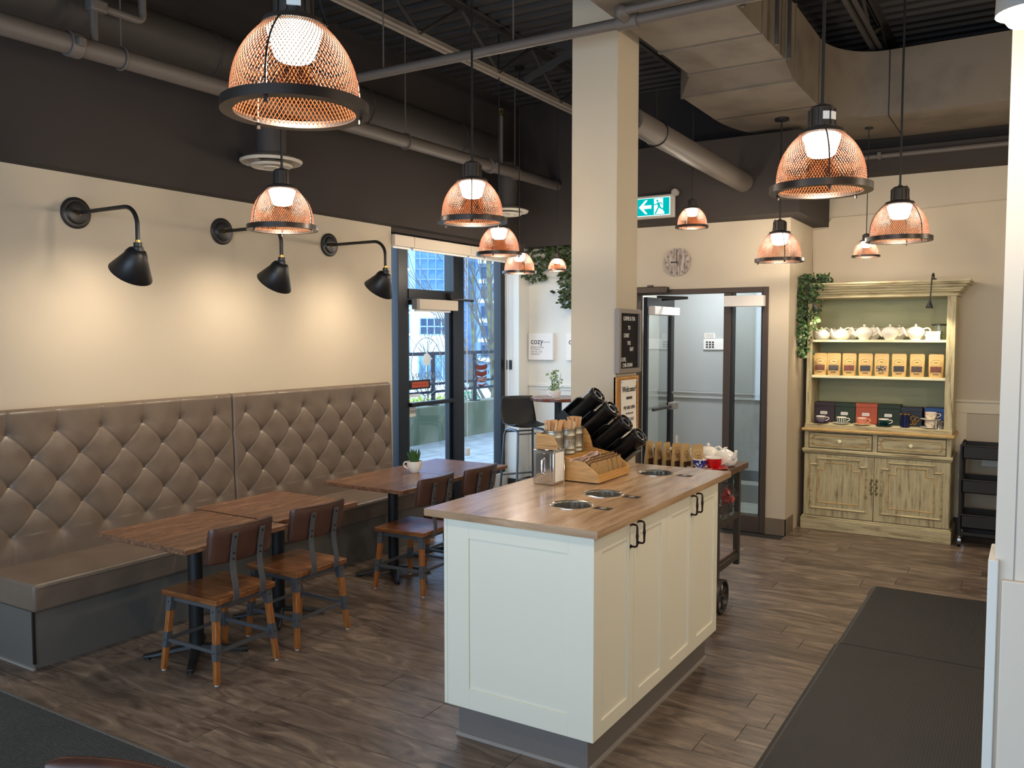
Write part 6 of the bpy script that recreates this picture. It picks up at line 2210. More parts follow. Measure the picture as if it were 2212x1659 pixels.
# wire bins hung on the end of the cart, holding red packets
M_wirebin = mat('wire_bin_steel', lin(120, 114, 108), 0.4, 0.8)
for i, (z0, y0, lab) in enumerate(((0.66, 5.20, 'tilted wire bin of red packets hanging on the end of the cart'), (0.60, 5.08, 'lower wire bin on the end of the cart, half hidden by the island'))):
    wbn = thing('wire_bin', lab, 'bin', (-1.58, y0 + .13, z0), 0, 'wire bins on the cart')
    Mb_ = Matrix.Translation((-1.705, y0, z0 + 0.03)) @ Matrix.Rotation(math.radians(-30), 4, 'X')
    W_, D_, H_ = 0.06, 0.20, 0.13
    if i == 1:
        W_, H_ = 0.05, 0.07
    def bt(p):
        return Mb_ @ Vector(p)
    corners = [(-0.0, 0, H_), (W_ + .03, 0, H_), (W_ + .03, D_, H_), (0, D_, H_)]
    base_ = [(0, 0.02, 0), (W_, 0.02, 0), (W_, D_ - .02, 0), (0, D_ - .02, 0)]
    G().tube([bt(p) for p in corners], 0.004, 6, closed=True).out('rim', M_wirebin, wbn)
    g = G()
    for a, b in ((0, 1), (1, 2), (2, 3), (3, 0)):
        for k in range(10):
            f = k / 9
            p = Vector(corners[a]).lerp(Vector(corners[b]), f)
            q = Vector(base_[a]).lerp(Vector(base_[b]), f)
            g.tube([bt(p), bt(q)], 0.0012, 4, caps=False)
        for k in range(5):
            f = k / 4
            g.tube([bt(Vector(corners[a]).lerp(Vector(base_[a]), f)), bt(Vector(corners[b]).lerp(Vector(base_[b]), f))], 0.0012, 4, caps=False)
    for k in range(8):
        f = k / 7
        g.tube([bt(Vector(base_[0]).lerp(Vector(base_[3]), f)), bt(Vector(base_[1]).lerp(Vector(base_[2]), f))], 0.0012, 4, caps=False)
    stuff(g.out('wire_mesh', M_wirebin, wbn, smooth=0))
    if i == 0:
        rnd = random.Random(2)
        mr_ = mat('red_foil_packet', lin(206, 52, 36), 0.35, col2=lin(160, 34, 26), scale=20)
        pr = None
        for k in range(8):
            p = bt((0.02 + 0.05 * rnd.random(), 0.03 + 0.14 * k / 7, 0.055 + 0.03 * rnd.random()))
            t = thing('red_packet', 'red foil packet heaped in the wire bin on the cart', 'packet', p, rnd.uniform(0, 3), 'red packets in the wire bin') if pr is None else None
            if pr is None:
                G().hexa([(-.02, -.004, -.024), (.02, -.004, -.024), (.02, .004, -.024), (-.02, .004, -.024)], [(-.022, -.010, 0), (.022, -.010, 0), (.022, .010, 0), (-.022, .010, 0)]).hexa([(-.022, -.010, 0), (.022, -.010, 0), (.022, .010, 0), (-.022, .010, 0)], [(-.02, -.001, .03), (.02, -.001, .03), (.02, .001, .03), (-.02, .001, .03)]).out('pouch', mr_, t, world=False, smooth=40)
                pr = t
            else:
                t = place(pr, p, rnd.uniform(0, 3))
            t.rotation_euler = (rnd.uniform(-.5, .5), rnd.uniform(-.6, .6), rnd.uniform(0, 3))

# things standing on the cart
M_pouch = mat('kraft_pouch', lin(190, 158, 108), 0.6, col2=lin(172, 138, 90), scale=6, bump=0.08, bscale=30)
M_pouchwin = mat('pouch_window_tea', lin(84, 52, 38), 0.35, col2=lin(50, 34, 28), scale=120, lo=0.45, hi=0.55)
M_pouchink = mat('pouch_print', lin(110, 80, 44), 0.7)


def make_pouch(W, H, D, window, wz0, wz1, ring_z, ring_r, name, m=None):
    """stand-up pouch: faces -y, origin at the base centre; bulges below, flat sealed top"""
    m = m or M_pouch
    t = thing(name, 'x', 'pouch', (0, 0, 0))

    def depth(f):
        return D / 2 * max(0.06, (1 - (max(0, f - 0.12) / 0.70) ** 1.3) if f < 0.82 else 0.06)
    nz = 14
    vs, fs = [], []
    m8 = 12
    for k in range(nz + 1):
        f = k / nz
        d = depth(f)
        w = W / 2 * (0.94 + 0.06 * min(1, f * 3))
        if f > 0.965:
            w -= 0.006 * (f - 0.965) / 0.035
        for (cx_, cy_) in ((-1, 0), (-.82, -.75), (-.4, -1), (0, -1.05), (.4, -1), (.82, -.75), (1, 0), (.82, .75), (.4, 1), (0, 1.05), (-.4, 1), (-.82, .75)):
            vs.append((cx_ * w, cy_ * d, f * H))
    for k in range(nz):
        for i in range(m8):
            j = (i + 1) % m8
            fs.append((k * m8 + i, k * m8 + j, (k + 1) * m8 + j, (k + 1) * m8 + i))
    fs += [tuple(range(m8 - 1, -1, -1)), tuple(nz * m8 + i for i in range(m8))]
    b = G().add(vs, fs).out('bag', m, t, world=False, smooth=50)

    def fy(z):
        return -depth(z / H) * 1.05 - 0.0012
    if window:
        g = G()
        x0, x1 = -W * 0.36, W * 0.36
        n_ = 5
        for k in range(n_):
            za_, zb_ = wz0 + (wz1 - wz0) * k / n_, wz0 + (wz1 - wz0) * (k + 1) / n_
            g.add([(x0, fy(za_) + .0010, za_), (x1, fy(za_) + .0010, za_), (x1, fy(zb_) + .0010, zb_), (x0, fy(zb_) + .0010, zb_), (x0, fy(za_) - .0010, za_), (x1, fy(za_) - .0010, za_), (x1, fy(zb_) - .0010, zb_), (x0, fy(zb_) - .0010, zb_)],
                  [(4, 5, 6, 7), (0, 3, 2, 1), (0, 1, 5, 4), (2, 3, 7, 6), (1, 2, 6, 5), (0, 4, 7, 3)])
        g.out('window', M_pouchwin, t, world=False, smooth=0)
    g = G()
    pts = []
    for i in range(24):
        a = 2 * PI * i / 24
        z = ring_z + ring_r * math.sin(a) * (0.75 if window else 1.1)
        pts.append((ring_r * 1.15 * math.cos(a) if window else ring_r * .9 * math.cos(a), fy(z) - 0.0003, z))
    g.tube(pts, 0.0009, 4, closed=True)
    g.box(-ring_r * .5, ring_r * .5, fy(ring_z) - .001, fy(ring_z), ring_z - 0.002, ring_z + 0.003)
    if window:
        for k in range(3):
            z = wz0 - 0.022 + k * 0.005
            g.box(-W * .2, W * .2, fy(z) - .001, fy(z), z, z + 0.0025)
    else:
        for k in range(2):
            g.box(-ring_r * .35, ring_r * .35, fy(ring_z - .01) - .001, fy(ring_z - .01), ring_z - 0.012 - .006 * k, ring_z - 0.009 - .006 * k)
    stuff(g.out('print', M_pouchink, t, world=False, smooth=0))
    if not window:
        G().add([(-W * .47, fy(H * .05) - .0006, 0.004), (W * .47, fy(H * .05) - .0006, 0.004), (W * .47, fy(H * .28) - .0006, H * .28), (-W * .47, fy(H * .28) - .0006, H * .28), (-W * .47, fy(H * .05) + .001, 0.004), (W * .47, fy(H * .05) + .001, 0.004), (W * .47, fy(H * .28) + .001, H * .28), (-W * .47, fy(H * .28) + .001, H * .28)],
                [(0, 1, 2, 3), (7, 6, 5, 4), (0, 4, 5, 1), (1, 5, 6, 2), (2, 6, 7, 3), (3, 7, 4, 0)]).out('window', M_pouchwin, t, world=False, smooth=0)
    return t


sp_ = make_pouch(0.085, 0.155, 0.045, False, 0, 0, 0.085, 0.022, 'tea_pouch')
CP = [(-2.125, 5.16), (-2.06, 5.155), (-2.00, 5.15), (-1.935, 5.15), (-1.875, 5.15), (-1.80, 5.16)]
ord_ = ['farthest left', 'second from the left', 'third from the left', 'fourth from the left', 'fifth from the left', 'rightmost']
for k, (x, yv) in enumerate(CP):
    place(sp_, (x, yv, 0.90), math.radians(80 if k < 3 else (70 if k < 5 else 50)), 'kraft tea pouch on the cart behind the island, %s of six' % ord_[k], 'kraft pouches on the cart', first=(k == 0))


def make_teapot(style):
    """origin at the base centre, spout towards -x, handle +x"""
    t = thing('teapot', 'x', 'teapot', (0, 0, 0))
    if style == 0:   # squat, bird-like, with a looped handle to the side
        G().lathe([(0, 0), (0.045, 0), (0.062, 0.012), (0.073, 0.036), (0.068, 0.058), (0.048, 0.080), (0.030, 0.092), (0.0, 0.096)], 32).out('body', M_china, t, world=False, smooth=60)
        G().tube([(-0.055, 0, 0.045), (-0.078, 0, 0.062), (-0.088, 0, 0.088), (-0.094, 0, 0.100)], [0.019, 0.013, 0.009, 0.007], 12, sm=4).out('spout', M_china, t, world=False)
        G().tube([(0.02, 0, 0.092), (0.05, 0, 0.106), (0.085, 0, 0.094), (0.108, 0, 0.072), (0.098, 0, 0.054), (0.062, 0, 0.044)], 0.006, 8, sm=5).out('handle', M_china, t, world=False)
        ld_ = G().lathe([(0, 0.100), (0.018, 0.098), (0.026, 0.092), (0, 0.090)], 20).out('lid', M_china, t, world=False)
        G().tube([(-0.004, 0, 0.098), (-0.010, 0, 0.108), (-0.018, 0, 0.112)], [.005, .005, .003], 8).out('finial', M_china, ld_, world=False)
    else:
        G().lathe([(0, 0), (0.042, 0), (0.042, 0.008), (0.055, 0.022), (0.076, 0.055), (0.074, 0.080), (0.058, 0.100), (0.045, 0.108), (0.042, 0.108), (0, 0.10)], 32).out('body', M_china, t, world=False, smooth=60)
        G().tube([(-0.058, 0, 0.040), (-0.085, 0, 0.060), (-0.098, 0, 0.095), (-0.112, 0, 0.112)], [0.020, 0.013, 0.010, 0.008], 12, sm=4).out('spout', M_china, t, world=False)
        G().tube([(0.060, 0, 0.096), (0.095, 0, 0.104), (0.116, 0, 0.085), (0.108, 0, 0.055), (0.070, 0, 0.038)], 0.0065, 8, sm=5).out('handle', M_china, t, world=False)
        ld_ = G().lathe([(0, 0.120), (0.025, 0.117), (0.045, 0.109), (0.045, 0.106), (0, 0.104)], 24).out('lid', M_china, t, world=False)
        G().ball((0, 0, 0.129), 0.011, 14, 8).out('finial', M_china, ld_, world=False)
    return t


tpA, tpB = make_teapot(0), make_teapot(1)
a = place(tpB, (-1.80, 5.37, 0.90), math.radians(200), 'white round teapot on the cart, taller one behind the rightmost pouch', 'teapots on the cart', first=False)
a = place(tpA, (-1.685, 5.36, 0.90), math.radians(150), 'white bird shaped teapot on the right end of the cart', 'teapots on the cart', first=False, scale=1.1)


def make_cup(name, body_m, rim_m, sauce_m, r=0.043, h=0.06):
    t = thing(name, 'x', 'cup', (0, 0, 0))
    G().lathe([(0, 0.012), (r * .62, 0.012), (r * .68, 0.017), (r * .95, 0.035), (r, h + .008), (r * .95, h + .008), (r * .88, 0.036), (0, 0.022)], 28).out('cup', body_m, t, world=False)
    G().lathe([(0, 0.0235), (r * .88, 0.037), (r * .935, h + .0085), (r * .93, h + .0085), (r * .86, 0.039), (0, 0.0255)], 28).out('lining', M_china, t, world=False)
    G().lathe([(r * 1.005, h + .002), (r * 1.012, h + .009), (r * .94, h + .009), (r * .94, h + .002)], 28, closed=True).out('rim', rim_m, t, world=False)
    G().tube([(r * .96, 0, h * .95), (r * 1.45, 0, h * .98), (r * 1.6, 0, h * .7), (r * .95, 0, h * .42)], 0.0035, 8, sm=5).out('handle', rim_m, t, world=False)
    G().lathe([(0, 0.002), (r * 1.0, 0.002), (r * 1.75, 0.010), (r * 1.78, 0.013), (r * 1.0, 0.007), (r * .7, 0.012), (0, 0.012)], 32).out('saucer', sauce_m, t, world=False)
    return t


M_red = mat('red_glaze', lin(196, 24, 30), 0.15)
M_navyd = mat('navy_pattern_glaze', lin(36, 44, 130), 0.2, col2=lin(226, 226, 236), scale=60, lo=0.56, hi=0.60)
rc = make_cup('teacup', M_red, M_china, M_red, 0.052, 0.068)
rc.location, rc.rotation_euler = (-1.705, 5.19, 0.90), (0, 0, 0.6)
tag(rc, 'red teacup on a red saucer at the front of the cart', 'cup')
bc = make_cup('teacup', M_navyd, M_china, M_china, 0.045, 0.06)
bc.location, bc.rotation_euler = (-1.775, 5.135, 0.90), (0, 0, 2.6)
tag(bc, 'blue and white patterned teacup beside the red cup on the cart', 'cup')
sb_ = thing('sauce_bottle', 'white bottle with a narrow neck behind the pouches on the cart', 'bottle', (-1.99, 5.30, 0.90))
G().lathe([(0, 0), (0.022, 0), (0.022, 0.09), (0.01, 0.115), (0.009, 0.125), (0, 0.125)], 20, Matrix.Translation((-1.99, 5.30, 0.90))).out('bottle', M_china, sb_)
G().box(-1.998, -1.982, 5.299, 5.301, 1.02, 1.085).out('tag_strip', M_paper, sb_, smooth=0)
for i, (x, yv, lab) in enumerate(((-2.125, 5.30, 'dark blue jar with a white lid on the cart, left among the pouches'), (-2.03, 5.245, 'black jar with a white lid on the cart, between the middle pouches'))):
    jr = thing('tea_jar', lab, 'jar', (x, yv, 0.90))
    G().lathe([(0, 0), (0.024, 0), (0.024, 0.095), (0, 0.095)], 20, Matrix.Translation((x, yv, 0.90))).out('jar', mat('navy_jar', lin(34, 40, 74), 0.25) if i == 0 else M_gloss, jr)
    G().lathe([(0, 0.095), (0.025, 0.095), (0.025, 0.112), (0, 0.112)], 20, Matrix.Translation((x, yv, 0.90))).out('lid', M_china, jr)
# ------------------------------------------------------------------ green dresser
def distressed(name, axis):
    st_ = {'x': (0.8, 6, 9), 'z': (9, 6, 0.8), 'y': (9, .8, 9)}[axis]
    m, nt, b = new_mat(name)
    b.inputs['Roughness'].default_value = 0.6
    tc = nt.nodes.new('ShaderNodeTexCoord')
    mp = nt.nodes.new('ShaderNodeMapping')
    mp.inputs['Scale'].default_value = st_
    link(nt, tc.outputs['Object'], mp.inputs['Vector'])
    n = nt.nodes.new('ShaderNodeTexNoise')
    n.inputs['Scale'].default_value = 5
    n.inputs['Detail'].default_value = 8
    n.inputs['Roughness'].default_value = 0.7
    link(nt, mp.outputs[0], n.inputs['Vector'])
    r = nt.nodes.new('ShaderNodeValToRGB')
    els = r.color_ramp.elements
    els[0].position, els[0].color = 0.31, lin(104, 84, 56)
    els[1].position, els[1].color = 0.72, lin(208, 197, 163)
    for p, c in ((0.40, lin(150, 134, 102)), (0.47, lin(175, 163, 128)), (0.58, lin(188, 177, 140))):
        e = els.new(p)
        e.color = c
    link(nt, n.outputs['Fac'], r.inputs['Fac'])
    link(nt, r.outputs[0], b.inputs['Base Color'])
    bp = nt.nodes.new('ShaderNodeBump')
    bp.inputs['Strength'].default_value = 0.25
    bp.inputs['Distance'].default_value = 0.003
    link(nt, n.outputs['Fac'], bp.inputs['Height'])
    link(nt, bp.outputs[0], b.inputs['Normal'])
    return m


M_gx, M_gz, M_gy = distressed('distressed_green_paint', 'x'), distressed('distressed_green_paint_upright', 'z'), distressed('distressed_green_paint_side', 'y')
M_gedge = wood('worn_edge_wood', [(0.3, lin(150, 112, 66)), (0.5, lin(188, 154, 98)), (0.75, lin(196, 178, 128))], scale=5, stretch=(1, 6, 6), rough=0.6)
M_gback = mat('sage_back_board', lin(178, 178, 142), 0.7, col2=lin(168, 169, 134), scale=3, stretch=(1, 1, 5))
M_gshelf = mat('cream_shelf_paint', lin(226, 220, 182), 0.5)
M_gapshade = mat('dark_gap_shade', lin(64, 54, 38), 0.8)  # shade of the drawer and door gaps, put into dark strips
hu = thing('dresser', 'distressed sage green dresser with open shelves, drawers and panelled doors', 'dresser', (-1.155, 8.06, 0))
HX0, HX1, HB, HF = -1.745, -0.565, 8.285, 7.872
# base
G().box(HX0, HX1, HF + 0.004, HB, 0.118, 0.885).out('base_body', M_gz, hu, smooth=0)
G().box(HX0 - 0.018, HX1 + 0.018, HF - 0.034, HB, 0.0, 0.105).box(HX0 - 0.010, HX1 + 0.010, HF - 0.026, HB, 0.105, 0.120).out('plinth', M_gx, hu, bevel=0.004)
G().box(HX0 - 0.022, HX1 + 0.022, HF - 0.040, HB, 0.885, 0.912).out('worktop', M_gedge, hu, bevel=0.008)
G().box(HX0 - 0.002, HX1 + 0.002, HF - 0.002, HB, 0.912, 0.948).out('plinth_rail', M_gx, hu, bevel=0.003)
G().box(HX0 - 0.016, HX1 + 0.016, HF - 0.030, HB, 0.700, 0.728).box(HX0 - 0.008, HX1 + 0.008, HF - 0.016, HB, 0.684, 0.700).out('waist_moulding', M_gx, hu, bevel=0.006)
# pilaster strips
for x in (HX0, -1.172, HX1 - 0.034):
    G().box(x, x + 0.034, HF - 0.004, HF + 0.006, 0.728, 0.885).out('stile', M_gz, hu, smooth=0)


def notched(x0, x1, z0, z1, n):
    return [(x0, z0), (x1, z0), (x1, z1 - n), (x1 - n, z1 - n), (x1 - n, z1), (x0 + n, z1), (x0 + n, z1 - n), (x0, z1 - n)]


def notched4(x0, x1, z0, z1, n):
    return [(x0 + n, z0), (x1 - n, z0), (x1 - n, z0 + n), (x1, z0 + n), (x1, z1 - n), (x1 - n, z1 - n), (x1 - n, z1), (x0 + n, z1), (x0 + n, z1 - n), (x0, z1 - n), (x0, z0 + n), (x0 + n, z0 + n)]


def inset(poly, d):
    out = []
    n = len(poly)
    for i in range(n):
        a, b, c = Vector(poly[i - 1]), Vector(poly[i]), Vector(poly[(i + 1) % n])
        e1, e2 = (b - a).normalized(), (c - b).normalized()
        n1, n2 = Vector((-e1.y, e1.x)), Vector((-e2.y, e2.x))
        out.append(tuple(b + (n1 + n2) * d))
    return out


def moulding(poly, w, y0, y1, name, m, parent):
    """raised frame that follows a polygon (x,z), between poly and poly inset by w"""
    q = inset(poly, w)
    n = len(poly)
    mid = inset(poly, w * 0.5)
    vs = [(p[0], y0, p[1]) for p in poly] + [(p[0], y1, p[1]) for p in mid] + [(p[0], y0, p[1]) for p in q]
    fs = []
    for k in range(2):
        for i in range(n):
            j = (i + 1) % n
            fs.append((k * n + i, k * n + j, (k + 1) * n + j, (k + 1) * n + i))
    return G().add(vs, fs).out(name, m, parent, smooth=0)


for (x0, x1, lab) in ((-1.702, -1.180, 0), (-1.130, -0.606, 1)):
    d = G().box(x0, x1, HF - 0.010, HF + 0.004, 0.738, 0.868).out('drawer', M_gx, hu, bevel=0.003)
    G().box(x0 - 0.004, x1 + 0.004, HF + 0.000, HF + 0.0035, 0.733, 0.873).out('shadow_gap', M_gapshade, d, smooth=0)
    moulding(notched4(x0 + 0.022, x1 - 0.022, 0.756, 0.850, 0.016), 0.008, HF - 0.0098, HF - 0.016, 'drawer_moulding', M_gedge, d)
    xm = (x0 + x1) / 2
    G().lathe([(0, 0.03), (0.012, 0.029), (0.017, 0.022), (0.014, 0.014), (0.007, 0.010), (0.007, 0.0), (0, 0)], 18, Matrix.Translation((xm, HF - 0.010, 0.803)) @ Matrix.Rotation(PI / 2, 4, 'X')).out('knob', M_gshelf, d)
for (x0, x1) in ((HX0 + 0.004, -1.157), (-1.153, HX1 - 0.004)):
    d = G().box(x0, x1, HF - 0.012, HF + 0.004, 0.126, 0.680).out('door', M_gz, hu, bevel=0.003)
    moulding(notched(x0 + 0.048, x1 - 0.048, 0.185, 0.655, 0.058), 0.022, HF - 0.0118, HF - 0.026, 'door_moulding', M_gx, d)
    moulding(notched(x0 + 0.112, x1 - 0.112, 0.245, 0.610, 0.062), 0.009, HF - 0.0118, HF - 0.017, 'door_moulding', M_gedge, d)
    s = 1 if x0 < -1.3 else -1
    xe = (x1 - 0.018) if s == 1 else (x0 + 0.018)
    g = G()
    for k in range(5):
        z = 0.37 + k * 0.028
        g.ball((xe + 0.004 * (-1) ** k, HF - 0.016, z), 0.010 if k % 2 else 0.013, 10, 6, (0.8, .5, 1.1))
    g.cyl((xe, HF - 0.014, 0.35), (xe, HF - 0.014, 0.50), 0.004, n=8)
    g.out('escutcheon', mat('aged_brass', lin(120, 104, 70), 0.45, 0.6) if s == 1 else bpy.data.materials['aged_brass'], d)
G().box(-1.157, -1.153, HF - 0.004, HF + 0.004, 0.126, 0.680).out('door_gap', M_gapshade, hu, smooth=0)
# upper part
UF = 7.905
for (xa, xb) in ((HX0 + 0.002, HX0 + 0.040), (HX1 - 0.060, HX1 - 0.002)):
    G().box(xa, xb, UF, HB, 0.948, 2.085).out('side_panel', M_gz, hu, smooth=0, bevel=0.002)
    G().box(xa - 0.004, xb + 0.004, UF - 0.006, UF, 0.948, 2.085).out('face_stile', M_gedge if False else M_gz, hu, bevel=0.002)
G().box(HX0 + 0.04, HX1 - 0.06, 8.262, 8.28, 0.948, 2.085).out('back_board', M_gback, hu, smooth=0)
for z in (1.679, 1.360):
    G().box(HX0 + 0.041, HX1 - 0.061, UF + 0.004, 8.26, z, z + 0.022).out('shelf', M_gshelf, hu, bevel=0.002)
G().box(HX0 + 0.041, HX1 - 0.061, UF + 0.004, 8.26, 0.940, 0.9495).out('shelf', M_gshelf, hu, smooth=0)
prof = [(UF - 0.002, 2.065), (UF - 0.016, 2.068), (UF - 0.018, 2.084), (UF - 0.010, 2.088), (UF - 0.016, 2.098), (UF - 0.034, 2.106), (UF - 0.034, 2.112), (UF - 0.050, 2.124), (UF - 0.052, 2.134), (UF - 0.074, 2.150), (UF - 0.074, 2.158), (UF - 0.096, 2.166), (UF - 0.098, 2.176), (UF - 0.108, 2.182), (UF - 0.108, 2.197)]
# mitred cornice: front and two returns in one piece
vs, fs = [], []
for (yv, z) in prof:
    o_ = UF - yv
    vs += [(HX0 - o_, HB, z), (HX0 - o_, yv, z), (HX1 + o_, yv, z), (HX1 + o_, HB, z)]
for k in range(len(prof) - 1):
    for i in range(3):
        fs.append((4 * k + i, 4 * k + i + 1, 4 * k + 4 + i + 1, 4 * k + 4 + i))
fs.append(tuple(4 * (len(prof) - 1) + i for i in range(4)))
fs.append((3, 2, 1, 0))
G().add(vs, fs).out('cornice', M_gx, hu, smooth=0)
# gooseneck lamps clamped on the cornice
for i, (x, lab) in enumerate(((-1.60, 'black gooseneck picture lamp on the dresser cornice, left, tangled in the trailing plant'), (-0.728, 'black gooseneck picture lamp on the dresser cornice, right'))):
    gl = thing('gooseneck_lamp', lab, 'lamp', (x, 7.80, 2.195), 0, 'gooseneck lamps on the dresser')
    G().lathe([(0, 0), (0.022, 0), (0.020, 0.014), (0, 0.018)], 16, Matrix.Translation((x, 7.83, 2.195))).out('base', M_black, gl)
    dx = 0.03 if i == 0 else -0.01
    if i == 0:
        pts = [(x, 7.83, 2.205), (x - 0.03, 7.80, 2.228), (x - 0.085, 7.75, 2.215), (x - 0.11, 7.70, 2.16), (x - 0.105, 7.67, 2.10), (x - 0.07, 7.65, 2.04), (x - 0.045, 7.64, 2.015)]
        tip = Vector((x - 0.045, 7.64, 2.015))
        dr_ = Vector((0.35, 0.12, -0.85)).normalized()
    else:
        pts = [(x, 7.83, 2.205), (x, 7.815, 2.235), (x, 7.78, 2.247), (x - 0.005, 7.75, 2.23), (x - 0.008, 7.735, 2.18), (x - 0.012, 7.73, 2.08), (x - 0.016, 7.73, 2.03)]
        tip = Vector((x - 0.016, 7.73, 2.03))
        dr_ = Vector((-0.05, 0.1, -1)).normalized()
    G().tube(pts, 0.0055, 8, sm=4).out('neck', M_black, gl)
    q = (-dr_).to_track_quat('Z', 'Y').to_matrix().to_4x4()
    G().lathe([(0, 0.005), (0.008, 0.004), (0.010, -0.012), (0.018, -0.034), (0.027, -0.058), (0.027, -0.068), (0.022, -0.066), (0, -0.055)], 20, Matrix.Translation(tip) @ q).out('lamp_head', M_black, gl)
    add_light('gooseneck_spot', 'SPOT', tip + dr_ * 0.075, 8.0, (1.0, 0.84, 0.58), rot=(Vector((0.0 if i else 0.25, 0.42, -1))).to_track_quat('-Z', 'Y').to_euler(), spot_size=math.radians(115), spot_blend=0.8, shadow_soft_size=0.02)

# trailing plant
tpn = thing('trailing_plant', 'artificial green trailing plant hanging over the left corner of the dresser', 'plant', (-1.78, 7.80, 2.2))


def trail(r):
    u = r.random()
    if u < 0.40:
        return (r.uniform(-1.86, -1.56), r.uniform(7.72, 8.0), 2.20 + r.uniform(-0.05, 0.075)), 0.9
    if u < 0.9:
        f = r.random()
        x = -1.79 + r.gauss(0, 0.052 * (1 - 0.3 * f)) + 0.02 * f
        return (x, r.uniform(7.70, 7.80), 2.18 - 0.62 * f), 0.85
    f = r.random()
    return (-1.655 + r.gauss(0, 0.025), r.uniform(7.72, 7.80), 2.15 - 0.36 * f), 0.8


M_trail = mat('trailing_leaf', lin(66, 96, 48), 0.5, col2=lin(36, 58, 28), scale=16, lo=0.4, hi=0.6)
stuff(foliage(trail, 820, 0.042, 12).out('leaves', M_trail, tpn, smooth=0, fix=False))
g = G()
rnd = random.Random(6)
for k in range(9):
    x = -1.86 + 0.018 * k
    g.tube([(x + 0.05, 7.88, 2.21), (x, 7.76, 2.22), (x + rnd.uniform(-.02, .02), 7.745, 2.05), (x + rnd.uniform(-.03, .03), 7.75, 1.80 + .2 * rnd.random())], 0.0022, 5)
g.tube([(-1.64, 7.80, 2.21), (-1.66, 7.75, 2.15), (-1.655, 7.75, 1.82)], 0.0022, 5)
g.out('vine', M_vine, tpn)

# ------------------------------------------------------------------ shelf contents
TP = [(-1.640, 0, 'white bird shaped teapot at the left end of the top shelf, under the plant'),
      (-1.470, 0, 'white bird shaped teapot second from the left on the top shelf'),
      (-1.285, 1, 'white teapot third from the left on the top shelf'),
      (-1.075, 1, 'white teapot second from the right on the top shelf'),
      (-0.872, 1, 'white teapot at the right end of the teapot row, beside the glass jar')]
for k, (x, s_, lab) in enumerate(TP):
    place(tpB if s_ else tpA, (x, 8.0, 1.7015), math.radians(8 if k else 62), lab, 'teapots on the top shelf of the dresser', scale=0.96 if s_ else 0.98)
for k, (x, s_, lab) in enumerate(((-1.56, 0, 'white teapot in the back row of the top shelf, left one'), (-1.43, 0, 'white teapot in the back row of the top shelf, second from the left'), (-1.235, 1, 'white teapot in the back row of the top shelf, middle one'), (-1.025, 1, 'white teapot in the back row of the top shelf, right one'))):
    place(tpB if s_ else tpA, (x, 8.17, 1.7015), math.radians(8), lab, 'teapots in the back row of the dresser', scale=0.93)
for q in (tpA, tpB):
    for ch in list(q.children_recursive):
        bpy.data.objects.remove(ch)
    bpy.data.objects.remove(q)

M_clear = glass('clear_glass', (0.97, 0.98, 0.97, 1), 1.0)
gj = thing('glass_jug', 'clear glass tea jug with a black lid at the right end of the top shelf', 'jug', (-0.705, 8.06, 1.7015))
Mj = Matrix.Translation((-0.70, 8.06, 1.7015))
G().lathe([(0, 0.0), (0.05, 0.0), (0.053, 0.004), (0.050, 0.12), (0.048, 0.12), (0.050, 0.006), (0, 0.004)], 28, Mj).out('jug', M_clear, gj)
G().lathe([(0, 0.12), (0.058, 0.12), (0.058, 0.132), (0.02, 0.137), (0, 0.137)], 28, Mj).out('lid', M_black, gj)
G().tube([(0.045, 0, 0.118), (0.082, 0, 0.112), (0.088, 0, 0.06), (0.050, 0, 0.03)], 0.006, 8, sm=5).xf(Mj @ Matrix.Rotation(-1.3, 4, 'Z')).out('handle', M_clear, gj)
stuff(foliage(lambda r: ((-0.70 + r.gauss(0, .012), 8.06 + r.gauss(0, .012), 1.715 + r.uniform(0, .05)), 1), 40, 0.022, 5).out('tea_leaves', M_trail, gj, smooth=0, fix=False))
pc = thing('price_card', 'small white folded card in front of the glass jug', 'card', (-0.735, 7.955, 1.7015))
G().prism([(7.935, 1.702), (7.94, 1.702), (7.957, 1.768), (7.975, 1.702), (7.98, 1.702), (7.958, 1.773)], -0.79, -0.68, 'x').out('card', M_paper, pc, smooth=0)
for k, w in enumerate((0.035, 0.028)):
    z = 1.748 - 0.014 * k
    G().box(-0.735 - w, -0.735 + w, 7.9440 + .0000 + (z - 1.735) * .31, 7.9475 + (z - 1.735) * .31, z, z + 0.006).out('print_line', M_greyplastic, pc, smooth=0)

hp = make_pouch(0.116, 0.198, 0.062, True, 0.046, 0.094, 0.125, 0.032, 'coffee_pouch', mat('golden_kraft_pouch', lin(212, 178, 118), 0.4, col2=lin(202, 165, 102), scale=5, bump=0.06, bscale=24))
PX = [-1.642, -1.525, -1.395, -1.261, -1.130, -0.991, -0.850, -0.705]
WCOL = [(120, 66, 40), (74, 66, 66), (124, 62, 38), (62, 60, 66), (60, 48, 42), (58, 56, 58), (84, 68, 62), (122, 64, 44)]
ol = ['leftmost', 'second', 'third', 'fourth', 'fifth', 'sixth', 'seventh', 'rightmost']
for k, x in enumerate(PX):
    t = place(hp, (x, 7.965, 1.3825), random.uniform(-.05, .05), 'golden kraft pouch on the middle shelf, %s of eight%s' % (ol[k], ' from the left' if 0 < k < 7 else ''), 'kraft pouches on the middle shelf', first=(k == 0))
    for ch in t.children:
        if ch.name.startswith('window'):
            if k == 0 and False:
                continue
            me = ch.data.copy()
            me.materials.clear()
            c = WCOL[k]
            me.materials.append(mat('tea_window_%s' % ol[k], lin(*c), 0.4, col2=lin(c[0] * .55, c[1] * .55, c[2] * .6), scale=150, lo=0.45, hi=0.55) if k != 4 else mat('mixed_tea_window', lin(60, 48, 42), 0.4, col2=lin(170, 150, 120), scale=90, lo=0.52, hi=0.56))
            ch.data = me

